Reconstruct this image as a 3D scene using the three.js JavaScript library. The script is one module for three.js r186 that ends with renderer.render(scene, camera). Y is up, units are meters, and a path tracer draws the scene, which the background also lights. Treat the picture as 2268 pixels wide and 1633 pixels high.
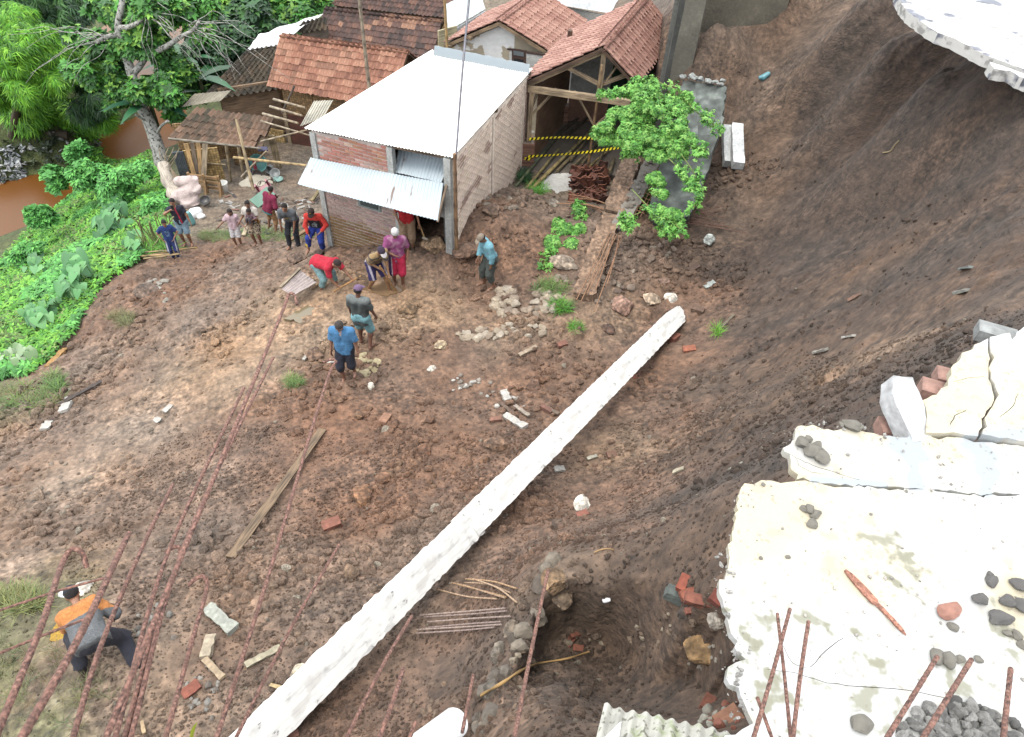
import * as THREE from 'three';
import { mergeGeometries } from 'three/addons/utils/BufferGeometryUtils.js';
import { ImprovedNoise } from 'three/addons/math/ImprovedNoise.js';

// ---------- camera, sky, sun, exposure ----------
const H = 10.3, FPX = 1650, CX = 1134, CY = 816.5;
const scene = new THREE.Scene();
const camera = new THREE.PerspectiveCamera(2 * Math.atan(CY / FPX) * 180 / Math.PI, 1024 / 737, 0.05, 400);
camera.position.set(0, H, 0);
camera.rotation.order = 'YXZ';
camera.rotation.set(-46 * Math.PI / 180, 0, 3.2 * Math.PI / 180);
camera.updateMatrixWorld();
const renderer = new THREE.WebGLRenderer({ antialias: true });
renderer.setSize(1024, 737);
renderer.toneMapping = THREE.LinearToneMapping;
renderer.toneMappingExposure = 3.5;
renderer.shadowMap.enabled = true;
{
  const w = 64, h = 32, d = new Float32Array(w * h * 4);
  for (let j = 0; j < h; j++) for (let i = 0; i < w; i++) {
    const el = ((j + 0.5) / h - 0.5) * Math.PI, s = Math.max(0, Math.sin(el)), k = (j * w + i) * 4, b = el > 0 ? 0.9 + 0.2 * s : 0.2;
    d[k] = b * 0.985; d[k + 1] = b; d[k + 2] = b * 1.025; d[k + 3] = 1;
  }
  const t = new THREE.DataTexture(d, w, h, THREE.RGBAFormat, THREE.FloatType);
  t.mapping = THREE.EquirectangularReflectionMapping; t.magFilter = THREE.LinearFilter; t.needsUpdate = true;
  scene.background = t; scene.environment = t;
}
const sun = new THREE.DirectionalLight(0xfff6e8, 0.9);
sun.position.set(-9, 30, -4); sun.target.position.set(0, 0, -12);
sun.castShadow = true; sun.shadow.radius = 34; sun.shadow.mapSize.set(2048, 2048);
Object.assign(sun.shadow.camera, { left: -30, right: 30, top: 30, bottom: -30, near: 1, far: 90 });
scene.add(sun, sun.target);

// ---------- helpers ----------
const V = (x, y, z) => new THREE.Vector3(x, y, z);
const R = Math.PI / 180;
let seed = 7;
const rnd = (a = 1, b) => { seed = (seed * 1664525 + 1013904223) >>> 0; const r = seed / 4294967296; return b === undefined ? r * a : a + r * (b - a); };
const pick = (a) => a[Math.floor(rnd(a.length))];
const ray = (px, py) => V((px - CX) / FPX, -(py - CY) / FPX, -1).applyQuaternion(camera.quaternion);
const at = (px, py, y) => { const d = ray(px, py); return d.multiplyScalar((y - H) / d.y).add(camera.position); };   // photograph pixel (2268 wide) to the point at height y
const deep = (px, py, z) => ray(px, py).multiplyScalar(z).add(camera.position);
const toPx = (p) => { const q = p.clone().project(camera); return [CX + q.x * CX, CY - q.y * CY]; };
const depthOf = (p) => -p.clone().applyMatrix4(camera.matrixWorldInverse).z;
const upTo = (b, py) => { let lo = b.y - 3, hi = b.y + 9; for (let i = 0; i < 40; i++) { const m = (lo + hi) / 2; toPx(V(b.x, m, b.z))[1] > py ? lo = m : hi = m; } return V(b.x, lo, b.z); };
const lerp = (a, b, t) => a + (b - a) * t, mixv = (a, b, t) => a.clone().lerp(b, t), clamp = (x, a = 0, b = 1) => Math.min(b, Math.max(a, x));
const smooth = (a, b, x) => { const t = clamp((x - a) / (b - a)); return t * t * (3 - 2 * t); };
// ---------- colours, noise, textures ----------
const lin = (c) => { c /= 255; return c <= 0.04045 ? c / 12.92 : ((c + 0.055) / 1.055) ** 2.4; };
const GAIN = 2.9;                                                   // what the daylight and the exposure make of an albedo
const K = (r, g, b, f = 1) => [lin(r) / GAIN * f, lin(g) / GAIN * f, lin(b) / GAIN * f].map((c) => Math.min(c, 0.82));
const IN = new ImprovedNoise();
const n3 = (x, y, z) => IN.noise(x, y, z);
const fbm = (x, y, z, o = 4) => { let s = 0, a = 0.5; for (let i = 0; i < o; i++) { s += a * IN.noise(x, y, z); x = x * 2.03 + 11.3; y = y * 2.03 + 5.1; z = z * 2.03 + 7.7; a *= 0.5; } return s; };
const hsh = (x, y) => { let h = Math.imul(x, 374761393) ^ Math.imul(y, 668265263); h = Math.imul(h ^ (h >>> 13), 1274126177); return ((h ^ (h >>> 16)) >>> 0) / 4294967296; };
function worley(x, y) {                                              // distance to the nearest and second nearest lump centre, and the lump's own number
  const ix = Math.floor(x), iy = Math.floor(y); let a = 9, b = 9, id = 0;
  for (let j = -1; j < 2; j++) for (let i = -1; i < 2; i++) {
    const h = hsh(ix + i, iy + j), d = Math.hypot(ix + i + h - x, iy + j + hsh(iy + j + 57, ix + i) - y);
    if (d < a) { b = a; a = d; id = h; } else if (d < b) b = d;
  }
  return [a, b, id];
}
function worley3(x, y, z) {                                           // the same in three dimensions, so that lumps on steep faces keep their shape
  const ix = Math.floor(x), iy = Math.floor(y), iz = Math.floor(z); let a = 9, b = 9, id = 0;
  for (let k = -1; k < 2; k++) for (let j = -1; j < 2; j++) for (let i = -1; i < 2; i++) {
    const X = ix + i, Y = iy + j, Z = iz + k, h = hsh(X + Y * 7919, Z), u = h * 7.31, v = h * 61.7, ex = X + h - x, ey = Y + u - Math.floor(u) - y, ez = Z + v - Math.floor(v) - z, d = ex * ex + ey * ey + ez * ez;
    if (d < a) { b = a; a = d; id = h; } else if (d < b) b = d;
  }
  return [Math.sqrt(a), Math.sqrt(b), id];
}
function dataTex(n, f, srgb, rep = 1) {
  const d = new Uint8Array(n * n * 4);
  for (let j = 0; j < n; j++) for (let i = 0; i < n; i++) { const c = f(i / n, j / n), k = (j * n + i) * 4; for (let q = 0; q < 3; q++) d[k + q] = clamp(Array.isArray(c) ? c[q] : c) * 255; d[k + 3] = 255; }
  const t = new THREE.DataTexture(d, n, n); t.wrapS = t.wrapT = THREE.RepeatWrapping; t.magFilter = THREE.LinearFilter; t.minFilter = THREE.LinearMipmapLinearFilter; t.generateMipmaps = true;
  if (srgb) t.colorSpace = THREE.SRGBColorSpace; t.repeat.set(rep, rep); t.needsUpdate = true; return t;
}
// noise that tiles over the unit square: a walk over two circles would cost more than blending four corners
const tile = (f) => (u, v) => { const a = smooth(0, 1, u), b = smooth(0, 1, v); return lerp(lerp(f(u, v), f(u - 1, v), a), lerp(f(u, v - 1), f(u - 1, v - 1), a), b); };
const baked = (f) => { const N = 512, a = new Float32Array(N * N), g = tile(f); for (let j = 0; j < N; j++) for (let i = 0; i < N; i++) a[j * N + i] = g(i / N, j / N); return (u, v) => a[(Math.floor(v * N) % N) * N + (Math.floor(u * N) % N)]; };
const grainF = baked((u, v) => fbm(u * 9, v * 9, 1.5, 5)), grainG = baked((u, v) => fbm(u * 30 + 9, v * 30, 3.5, 3)), blotF = baked((u, v) => fbm(u * 3, v * 3, 8.5, 4));
const T = {
  soil: dataTex(512, (u, v) => { const a = grainF(u, v), b = grainG(u, v), s = 0.75 + a * 0.48 + b * 0.62; return [s, s * 0.985, s * 0.96]; }, true, 1 / 2.2),
  soilB: dataTex(512, (u, v) => 0.5 + grainF(u, v) * 0.5 + grainG(u, v) * 0.55, false, 1 / 1.3),
  conc: dataTex(512, (u, v) => { const s = 0.86 + blotF(u, v) * 0.35 + grainG(u, v) * 0.25; return [s, s, s]; }, true, 1 / 1.5),
  concB: dataTex(512, (u, v) => 0.5 + grainF(u, v) * 0.5 + grainG(u, v) * 0.4, false, 1 / 0.8),
  wood: dataTex(512, tileWood(0), true, 1), woodB: dataTex(512, tileWood(1), false, 1),
  rust: dataTex(512, (u, v) => { const s = 0.8 + grainG(u, v) * 0.9 + grainF(u, v) * 0.5; return [s, s * 0.93, s * 0.9]; }, true, 1 / 0.25),
  fine: dataTex(256, (u, v) => { const s = 0.88 + grainG(u, v) * 0.4; return [s, s, s]; }, true, 1 / 0.5),
};
function tileWood(bump) { const f = baked((u, v) => fbm(u * 2.2, v * 42, 2.2, 4)), g = blotF; return (u, v) => { const s = bump ? 0.5 + f(u, v) : 0.82 + f(u, v) * 0.7 + g(u, v) * 0.3; return bump ? s : [s, s * 0.98, s * 0.95]; }; }
const mats = {};
function mat(kind, rgb, o = {}) {                                    // kind picks the surface, rgb is its albedo
  const key = kind + rgb.map((c) => c.toFixed(3)) + JSON.stringify(o); if (mats[key]) return mats[key];
  const m = new THREE.MeshStandardMaterial({ roughness: 0.9, side: THREE.DoubleSide }); m.color.setRGB(...rgb);
  if (kind === 'soil') { m.map = T.soil; m.bumpMap = T.soilB; m.bumpScale = 0.035; m.roughness = 0.92; }
  if (kind === 'conc') { m.map = T.conc; m.bumpMap = T.concB; m.bumpScale = 0.006; }
  if (kind === 'wood') { m.map = T.wood; m.bumpMap = T.woodB; m.bumpScale = 0.004; m.roughness = 0.85; }
  if (kind === 'rust') { m.map = T.rust; m.bumpMap = T.rust; m.bumpScale = 0.002; m.roughness = 0.95; }
  if (kind === 'cloth') { m.map = T.fine; m.bumpMap = T.fine; m.bumpScale = 0.003; m.roughness = 1; }
  if (kind === 'metal') { m.map = T.conc; m.roughness = 0.5; m.metalness = 0.25; }
  if (kind === 'plastic') { m.roughness = 0.4; }
  if (kind === 'leaf') m.roughness = 0.6;
  const lift = { soil: 2.6, conc: 1.36, wood: 1.5, rust: 1.6, cloth: 1.3, metal: 1.36 }[kind]; if (lift) m.color.multiplyScalar(lift);   // the maps average below one
  Object.assign(m, o); mats[key] = m; return m;
}
// ---------- geometry helpers ----------
function boxUV(g) {                                                   // uv in metres from the side each face looks to
  g = g.index ? g.toNonIndexed() : g; const p = g.attributes.position, uv = new Float32Array(p.count * 2), a = V(), b = V(), c = V();
  for (let i = 0; i < p.count; i += 3) {
    a.fromBufferAttribute(p, i); b.fromBufferAttribute(p, i + 1).sub(a); c.fromBufferAttribute(p, i + 2).sub(a); b.cross(c);
    const x = Math.abs(b.x), y = Math.abs(b.y), z = Math.abs(b.z);
    for (let k = i; k < i + 3; k++) { const X = p.getX(k), Y = p.getY(k), Z = p.getZ(k); if (y >= x && y >= z) { uv[k * 2] = X; uv[k * 2 + 1] = Z; } else if (x >= z) { uv[k * 2] = Z; uv[k * 2 + 1] = Y; } else { uv[k * 2] = X; uv[k * 2 + 1] = Y; } }
  }
  g.setAttribute('uv', new THREE.BufferAttribute(uv, 2)); return g;
}
const clean = (g) => { g = g.index ? g.toNonIndexed() : g; for (const k of Object.keys(g.attributes)) if (!['position', 'normal', 'uv', 'color'].includes(k)) g.deleteAttribute(k); return g; };
const merge = (a) => { a = a.map(clean); if (a.some((g) => g.attributes.color) && !a.every((g) => g.attributes.color)) a.forEach((g) => g.attributes.color || paint(g, [1, 1, 1])); return mergeGeometries(a); };
function paint(g, c) { const n = g.attributes.position.count, d = new Float32Array(n * 3), p = g.attributes.position; for (let i = 0; i < n; i++) d.set(typeof c === 'function' ? c(p.getX(i), p.getY(i), p.getZ(i)) : c, i * 3); g.setAttribute('color', new THREE.BufferAttribute(d, 3)); return g; }
function frame(a, b, up = V(0, 1, 0)) {                               // matrix: x from a to b, y as near up as can be
  const x = b.clone().sub(a).normalize(), z = x.clone().cross(up).normalize(), y = z.clone().cross(x); if (!isFinite(z.x) || z.length() < 0.5) { return frame(a, b, V(1, 0.01, 0)); }
  return new THREE.Matrix4().makeBasis(x, y, z);
}
function bar(a, b, w, h, up, o = {}) {                                // squared timber or post from a to b
  const L = a.distanceTo(b), g = new THREE.BoxGeometry(L, h, w, Math.max(1, Math.round(L / (o.seg || 0.5))), 1, 1), p = g.attributes.position;
  if (o.rough) for (let i = 0; i < p.count; i++) { const x = p.getX(i), k = Math.round(x * 50), s = Math.sign(p.getY(i)) * 3 + Math.sign(p.getZ(i)); p.setY(i, p.getY(i) + (hsh(k, s + 9) - 0.5) * o.rough); p.setZ(i, p.getZ(i) + (hsh(k + 31, s) - 0.5) * o.rough); }
  g.computeVertexNormals(); const q = boxUV(g);
  return q.applyMatrix4(frame(a, b, up).setPosition(mixv(a, b, 0.5)));
}
function tube(pts, r, o = {}) {                                       // round bar through points; r a number or a function of 0..1
  const c = pts.length === 2 ? new THREE.LineCurve3(pts[0], pts[1]) : new THREE.CatmullRomCurve3(pts), n = o.n || Math.max(2, pts.length * 4), m = o.m || 8, rf = typeof r === 'function' ? r : () => r;
  const g = new THREE.TubeGeometry(c, n, 1, m, false), p = g.attributes.position, q = V(), s = V(), L = c.getLength();
  for (let i = 0; i <= n; i++) { c.getPointAt(i / n, q); for (let j = 0; j <= m; j++) { const k = i * (m + 1) + j; s.fromBufferAttribute(p, k).sub(q).multiplyScalar(rf(i / n)).add(q); p.setXYZ(k, s.x, s.y, s.z); g.attributes.uv.setXY(k, i / n * L, j / m * rf(i / n) * 6.28); } }
  const caps = [0, 1].map((e) => { const d = new THREE.CircleGeometry(rf(e), m); const t = c.getTangentAt(e).multiplyScalar(e ? 1 : -1); d.applyQuaternion(new THREE.Quaternion().setFromUnitVectors(V(0, 0, 1), t)); d.translate(...c.getPointAt(e)); return d; });
  return merge([g, ...caps]);
}
const bamboo = (a, b, r, o = {}) => { const L = a.distanceTo(b), n = Math.max(6, Math.round(L / 0.09)), bend = o.bend || 0, m = mixv(a, b, 0.5).add(V(bend, bend * 0.3, 0)); return tube(bend ? [a, m, b] : [a, b], (t) => { const k = ((t * L) / 0.36 + 0.3) % 1; return r * (1 - 0.25 * t) * (Math.min(k, 1 - k) < 0.12 ? 1.16 : 1); }, { n, m: 8 }); };
const bambooPaint = (g, a, b, c1, c2) => { const L = a.distanceTo(b), d = b.clone().sub(a).normalize(); return paint(g, (x, y, z) => { const t = V(x, y, z).sub(a).dot(d), k = (t / 0.36 + 0.3) % 1, f = (Math.min(k, 1 - k) < 0.1 ? 0.55 : 1) * (0.9 + 0.3 * n3(t * 3, x * 9, z * 9)); return mixc(c1, c2, clamp(t / L + n3(t, 2, 2) * 0.4)).map((v) => v * f); }); };
const mixc = (a, b, t) => a.map((v, i) => lerp(v, b[i], t));
function rock(s, detail = 2, o = {}) {                                // a lump: broken faces when o.cut, rounded otherwise
  const g = new THREE.IcosahedronGeometry(1, detail), p = g.attributes.position, v = V(), e = rnd(99), cuts = [];
  for (let i = 0; i < (o.cut ?? 7); i++) { cuts.push([V(rnd(-1, 1), rnd(-1, 1), rnd(-1, 1)).normalize(), rnd(0.55, 0.85)]); }
  const sx = o.sx || rnd(0.8, 1.25), sy = o.sy || rnd(0.55, 0.8), sz = o.sz || rnd(0.75, 1.1);
  for (let i = 0; i < p.count; i++) {
    v.fromBufferAttribute(p, i); let r = 1 + 0.28 * n3(v.x * 1.3 + e, v.y * 1.3, v.z * 1.3) + 0.1 * n3(v.x * 4 + e, v.y * 4, v.z * 4);
    for (const [d, k] of cuts) { const q = v.dot(d) * r; if (q > k) r *= k / q; }
    p.setXYZ(i, v.x * r * sx * s, v.y * r * sy * s, v.z * r * sz * s);
  }
  g.computeVertexNormals(); return boxUV(g);
}
function slab(poly, y, thick, o = {}) {                               // flat piece with the outline poly (world points), top at y; o.jag breaks its edges
  const pts = []; let L = poly.length;
  for (let i = 0; i < L; i++) { const a = poly[i], b = poly[(i + 1) % L], n = o.jag ? Math.max(1, Math.round(Math.hypot(b.x - a.x, b.z - a.z) / (o.step || 0.04))) : 1; for (let k = 0; k < n; k++) { const t = k / n, x = lerp(a.x, b.x, t), z = lerp(a.z, b.z, t); const e = o.chip || 0; pts.push(new THREE.Vector2(x + e * (hsh(i * 97 + k, 3) * 2 - 1) + (o.jag || 0) * (n3(x * 9, z * 9, 1) + n3(x * 30, z * 30, 4) * 0.6), -(z + e * (hsh(i * 97 + k, 8) * 2 - 1) + (o.jag || 0) * (n3(x * 9, z * 9, 7) + n3(x * 30, z * 30, 9) * 0.6)))); } }
  const s = new THREE.Shape(pts); for (const h of o.holes || []) s.holes.push(new THREE.Path(h.map((q) => new THREE.Vector2(q.x, -q.z))));
  const g = new THREE.ExtrudeGeometry(s, { depth: thick, bevelEnabled: !!o.bevel, bevelSize: o.bevel || 0, bevelThickness: o.bevel || 0, bevelSegments: 1 }); g.rotateX(-Math.PI / 2); g.translate(0, y - thick, 0); return boxUV(g);
}
// ---------- things, parts, setting ----------
const used = {};
const numbered = (n) => { used[n] = (used[n] ?? -1) + 1; return used[n] ? n + '_' + String(used[n]).padStart(3, '0') : n; };
function thing(name, label, category, pos = V(), group) { const o = new THREE.Group(); o.name = numbered(name); o.position.copy(pos); o.userData = { label, category }; if (group) o.userData.group = group; scene.add(o); return o; }
function whole(o) { let q = V(); while (o && o !== scene) { q.add(o.position); o = o.parent; } return q; }
function part(parent, name, geo, m, label) {                          // geo in world coordinates, brought into its thing
  const q = whole(parent); geo.translate(-q.x, -q.y, -q.z); const o = new THREE.Mesh(geo, m); o.name = name; o.castShadow = o.receiveShadow = true; if (label) o.userData.label = label; parent.add(o); return o;
}
function piece(parent, name, geo, m, pos, quat, sc) { const o = new THREE.Mesh(geo, m); o.name = name; o.position.copy(pos).sub(whole(parent)); if (quat) o.quaternion.copy(quat); if (sc) o.scale.copy(sc); o.castShadow = o.receiveShadow = true; parent.add(o); return o; }
function one(name, label, category, geo, m, group) {                  // a thing that is one mesh; geo in world coordinates
  geo.computeBoundingBox(); const b = geo.boundingBox, q = V((b.min.x + b.max.x) / 2, b.min.y, (b.min.z + b.max.z) / 2); geo.translate(-q.x, -q.y, -q.z);
  const o = new THREE.Mesh(geo, m); o.name = numbered(name); o.position.copy(q); o.castShadow = o.receiveShadow = true; o.userData = { label, category }; if (group) o.userData.group = group; scene.add(o); return o;
}
function ground_(name, geo, m) { const o = new THREE.Mesh(geo, m); o.name = numbered(name); o.userData = { kind: 'structure' }; o.receiveShadow = o.castShadow = true; scene.add(o); return o; }
const stuff = (o) => { o.userData.kind = 'stuff'; return o; };
const WHITE = [1, 1, 1];
const vmat = (kind, o = {}) => mat(kind, WHITE, { vertexColors: true, ...o });
// ---------- the ground: one sheet through measured points ----------
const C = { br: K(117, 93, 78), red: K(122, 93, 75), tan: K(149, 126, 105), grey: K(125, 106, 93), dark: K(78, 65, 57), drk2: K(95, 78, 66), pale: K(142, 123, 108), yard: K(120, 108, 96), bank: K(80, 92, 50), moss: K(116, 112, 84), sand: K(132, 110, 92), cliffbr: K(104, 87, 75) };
const CP = [
  // the dug-out flat before the house, the mud spread to its left
  [1060, 610, 0, 'br'], [880, 640, -.02, 'tan'], [780, 640, 0, 'tan'], [700, 640, -.1, 'tan'], [930, 690, 0, 'tan'], [740, 720, -.02, 'tan'], [800, 830, .02, 'br'], [640, 700, -.25, 'tan'], [540, 760, -.35, 'tan'], [470, 820, -.3, 'tan'], [450, 700, -.7, 'grey'], [350, 640, -1.45, 'br'], [280, 610, -1.9, 'br'], [200, 720, -1.75, 'br'], [250, 830, -1.05, 'grey'], [150, 800, -1.6, 'grey'], [60, 870, -1.3, 'yard'], [0, 900, -1.3, 'moss'], [100, 960, -.8, 'grey'],
  [660, 560, -.85, 'grey'], [600, 570, -1.2, 'grey'], [500, 550, -2.2, 'br'], [440, 560, -2.35, 'br'], [400, 620, -1.6, 'br'], [560, 620, -.8, 'grey'], [760, 570, -.3, 'br'], [850, 560, 0, 'br'], [930, 555, .15, 'br'], [960, 530, .1, 'br'],
  // the lower left: rising towards the camera
  [0, 1060, -.4, 'grey'], [150, 1060, -.15, 'pale'], [300, 950, -.35, 'pale'], [100, 1180, .45, 'grey'], [0, 1250, .9, 'pale'], [40, 1350, 1.6, 'moss'], [0, 1500, 2.0, 'moss'], [150, 1450, 2.1, 'pale'], [100, 1620, 2.4, 'moss'], [250, 1540, 2.3, 'pale'], [300, 1300, 1.5, 'grey'], [300, 1130, .4, 'grey'], [450, 1060, .4, 'grey'], [420, 1250, 1.2, 'grey'], [500, 1450, 2.0, 'grey'], [420, 1620, 2.5, 'pale'], [600, 1620, 2.5, 'grey'], [650, 1400, 1.9, 'grey'], [600, 1250, 1.5, 'grey'], [560, 1000, .35, 'br'], [700, 900, .3, 'red'],
  // the middle: reddish clods
  [750, 1000, .55, 'red'], [900, 950, .5, 'red'], [1000, 850, .2, 'br'], [900, 1080, .95, 'red'], [780, 1150, 1.1, 'red'], [1050, 1050, .9, 'red'], [850, 1250, 1.4, 'grey'], [950, 1350, 2.0, 'grey'], [1000, 1200, 1.7, 'grey'], [800, 1450, 2.2, 'grey'], [900, 1600, 3.0, 'br'], [750, 1600, 2.65, 'br'], [1020, 1500, 3.1, 'drk2'], [1050, 1640, 3.7, 'drk2'], [1050, 1400, 2.7, 'br'], [1150, 1250, 2.6, 'br'], [1100, 1330, 3.1, 'br'], [1130, 1420, 3.9, 'drk2'],
  [1000, 760, .1, 'br'], [1120, 730, .15, 'sand'], [1250, 680, .25, 'sand'], [1350, 700, .3, 'sand'], [1200, 820, .2, 'br'], [1150, 900, .3, 'br'], [1200, 1000, .8, 'br'], [1300, 900, .5, 'br'], [1320, 1000, .9, 'sand'], [1400, 850, .5, 'br'], [1500, 720, .3, 'br'], [1450, 760, .3, 'br'], [1300, 1100, 1.6, 'br'], [1200, 1150, 1.9, 'br'], [1400, 980, 1.2, 'sand'], [1480, 850, .7, 'br'],
  // the heap beside the house, the rubble under the wall
  [1040, 500, .75, 'br'], [1100, 460, .75, 'br'], [1110, 520, .65, 'br'], [1095, 590, .1, 'br'], [1150, 540, .45, 'br'], [1200, 470, .3, 'grey'], [1150, 620, .15, 'br'], [1200, 560, .3, 'br'], [1250, 430, -.25, 'yard'], [1300, 420, -.3, 'yard'], [1200, 410, -.35, 'yard'], [1130, 430, .2, 'grey'], [1300, 560, .45, 'grey'], [1400, 540, .6, 'grey'], [1380, 470, .5, 'grey'], [1450, 600, .4, 'grey'], [1520, 560, .55, 'drk2'], [1250, 330, -.4, 'yard'], [1350, 300, -.45, 'yard'], [1180, 300, -.4, 'yard'], [1450, 330, .2, 'drk2'],
  // the slide face
  [1545, 300, .95, 'cliffbr'], [1525, 400, .5, 'cliffbr'], [1495, 470, .35, 'cliffbr'], [1580, 540, .6, 'drk2'], [1560, 650, .5, 'br'], [1620, 600, .7, 'dark'], [1600, 420, .85, 'cliffbr'], [1640, 330, 1.15, 'cliffbr'], [1650, 230, 1.7, 'cliffbr'], [1560, 130, 2.1, 'cliffbr'], [1520, 60, 2.9, 'cliffbr'], [1620, 60, 3.0, 'cliffbr'], [1490, 10, 3.2, 'cliffbr'], [1500, 175, 1.75, 'cliffbr'], [1600, 0, 3.7, 'cliffbr'], [1750, 10, 3.6, 'cliffbr'], [1700, 120, 2.5, 'cliffbr'], [1700, 220, 2.0, 'cliffbr'], [1720, 320, 1.5, 'cliffbr'], [1700, 450, 1.15, 'cliffbr'], [1680, 560, 1.0, 'dark'], [1560, 740, .7, 'br'], [1530, 800, .85, 'br'], [1620, 720, 1.05, 'drk2'], [1480, 930, 1.25, 'br'], [1560, 850, 1.3, 'drk2'], [1620, 850, 1.7, 'drk2'], [1720, 640, 1.6, 'dark'], [1700, 750, 1.85, 'dark'], [1800, 560, 2.0, 'dark'], [1780, 420, 1.7, 'dark'], [1800, 280, 2.0, 'dark'], [1780, 150, 2.9, 'cliffbr'], [1820, 60, 3.4, 'cliffbr'], [1900, 30, 4.1, 'cliffbr'], [1900, 150, 3.4, 'dark'], [1900, 330, 2.7, 'dark'], [1900, 480, 2.6, 'dark'], [1830, 700, 2.6, 'dark'], [1900, 620, 2.9, 'drk2'], [2000, 100, 4.3, 'dark'], [2020, 250, 3.7, 'dark'], [2050, 420, 3.7, 'dark'], [2060, 580, 4.1, 'dark'], [2000, 35, 5.0, 'dark'], [2100, 110, 5.3, 'dark'], [2190, 170, 5.5, 'dark'], [2260, 200, 5.6, 'dark'], [2100, 220, 4.6, 'dark'], [2200, 350, 4.9, 'dark'], [2250, 480, 5.2, 'dark'], [2250, 600, 5.7, 'dark'], [2150, 680, 5.2, 'drk2'], [2000, 720, 4.3, 'drk2'], [1950, 780, 4.4, 'sand'], [1800, 800, 3.0, 'drk2'], [1700, 860, 2.6, 'drk2'], [1850, 860, 4.5, 'drk2'], [1750, 920, 4.1, 'dark'], [1650, 950, 3.0, 'drk2'], [1700, 1020, 5.0, 'dark'], [1550, 1000, 2.4, 'drk2'], [1600, 1060, 4.0, 'dark'], [1480, 1060, 2.3, 'br'], [1400, 1120, 2.4, 'br'], [2268, 700, 6.5, 'dark'], [2050, 840, 6.1, 'dark'], [1940, 910, 6.1, 'dark'],
  // the cut corner under the floor
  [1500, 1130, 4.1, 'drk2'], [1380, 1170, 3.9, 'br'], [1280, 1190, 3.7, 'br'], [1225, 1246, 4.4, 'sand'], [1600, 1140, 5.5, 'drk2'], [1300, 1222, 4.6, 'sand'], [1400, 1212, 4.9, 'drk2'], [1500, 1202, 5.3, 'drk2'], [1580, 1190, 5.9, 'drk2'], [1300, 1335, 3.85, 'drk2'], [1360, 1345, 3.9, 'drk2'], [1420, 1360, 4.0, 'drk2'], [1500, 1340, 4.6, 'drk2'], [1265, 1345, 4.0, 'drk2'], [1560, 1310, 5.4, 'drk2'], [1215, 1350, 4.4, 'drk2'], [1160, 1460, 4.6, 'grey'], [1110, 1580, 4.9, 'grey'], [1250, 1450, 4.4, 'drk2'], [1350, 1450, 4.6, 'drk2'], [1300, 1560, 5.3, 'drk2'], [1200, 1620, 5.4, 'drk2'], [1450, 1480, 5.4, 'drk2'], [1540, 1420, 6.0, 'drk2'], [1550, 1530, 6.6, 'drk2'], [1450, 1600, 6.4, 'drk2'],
  // the yard, the bank down to the river and beyond
  [500, 440, -3.6, 'yard'], [560, 500, -2.7, 'yard'], [640, 480, -2.8, 'yard'], [450, 470, -3.3, 'yard'], [680, 440, -3.4, 'yard'], [500, 410, -4.0, 'yard'], [640, 390, -4.1, 'yard'], [640, 350, -4.3, 'yard'], [700, 400, -3.9, 'yard'], [400, 500, -2.9, 'yard'], [350, 520, -2.8, 'bank'], [380, 440, -3.6, 'bank'], [220, 600, -2.5, 'bank'], [300, 500, -3.5, 'bank'], [100, 740, -2.6, 'bank'], [0, 820, -2.3, 'bank'], [0, 650, -4.6, 'bank'], [120, 560, -5.0, 'bank'], [250, 430, -5.4, 'bank'], [340, 340, -5.3, 'bank'], [60, 500, -6.9, 'bank'], [110, 400, -7.3, 'bank'], [230, 320, -7.3, 'bank'], [300, 250, -7.5, 'bank'], [50, 430, -7.7, 'bank'], [280, 310, -7.7, 'bank'], [410, 120, -7.8, 'bank'], [0, 340, -6.2, 'bank'], [120, 290, -6.0, 'bank'], [250, 200, -6.0, 'bank'], [450, 200, -6.6, 'bank'],
].map(([px, py, y, c]) => ({ p: at(px, py, y), c: C[c] }));
for (const [x, y, z, c] of [[-2, -1.5, -19, 'yard'], [2, -.6, -21, 'yard'], [-6, -4.6, -26, 'yard'], [0, -3.5, -26, 'yard'], [6, 4, -24, 'dark'], [9, 5.5, -22, 'dark'], [12, 6.8, -14, 'dark'], [12, 7, -4, 'dark'], [5, 7.2, -1.2, 'drk2'], [3.4, 7, -1, 'drk2'], [4, 7, 1, 'drk2'], [1.2, 6.7, .6, 'drk2'], [-1, 5.0, .8, 'drk2'], [-5, 3.6, .8, 'moss'], [-10, 2.4, 0, 'moss'], [-14, .5, -5, 'moss'], [-16, -2.2, -10, 'bank'], [-22, -4, -12, 'bank'], [-30, -6.5, -18, 'bank'], [-34, -7.7, -28, 'bank'], [-34, -5, -48, 'bank'], [-14, -7, -48, 'bank'], [-8, -5.5, -36, 'bank'], [10, 0, -48, 'yard'], [0, -4, -44, 'yard'], [7.8, 6.2, -9, 'dark'], [8.5, 6.2, -13, 'dark'], [7, 5, -17, 'dark'], [6.2, 6.2, -6.5, 'dark']]) CP.push({ p: V(x, y, z), c: C[c] });
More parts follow.
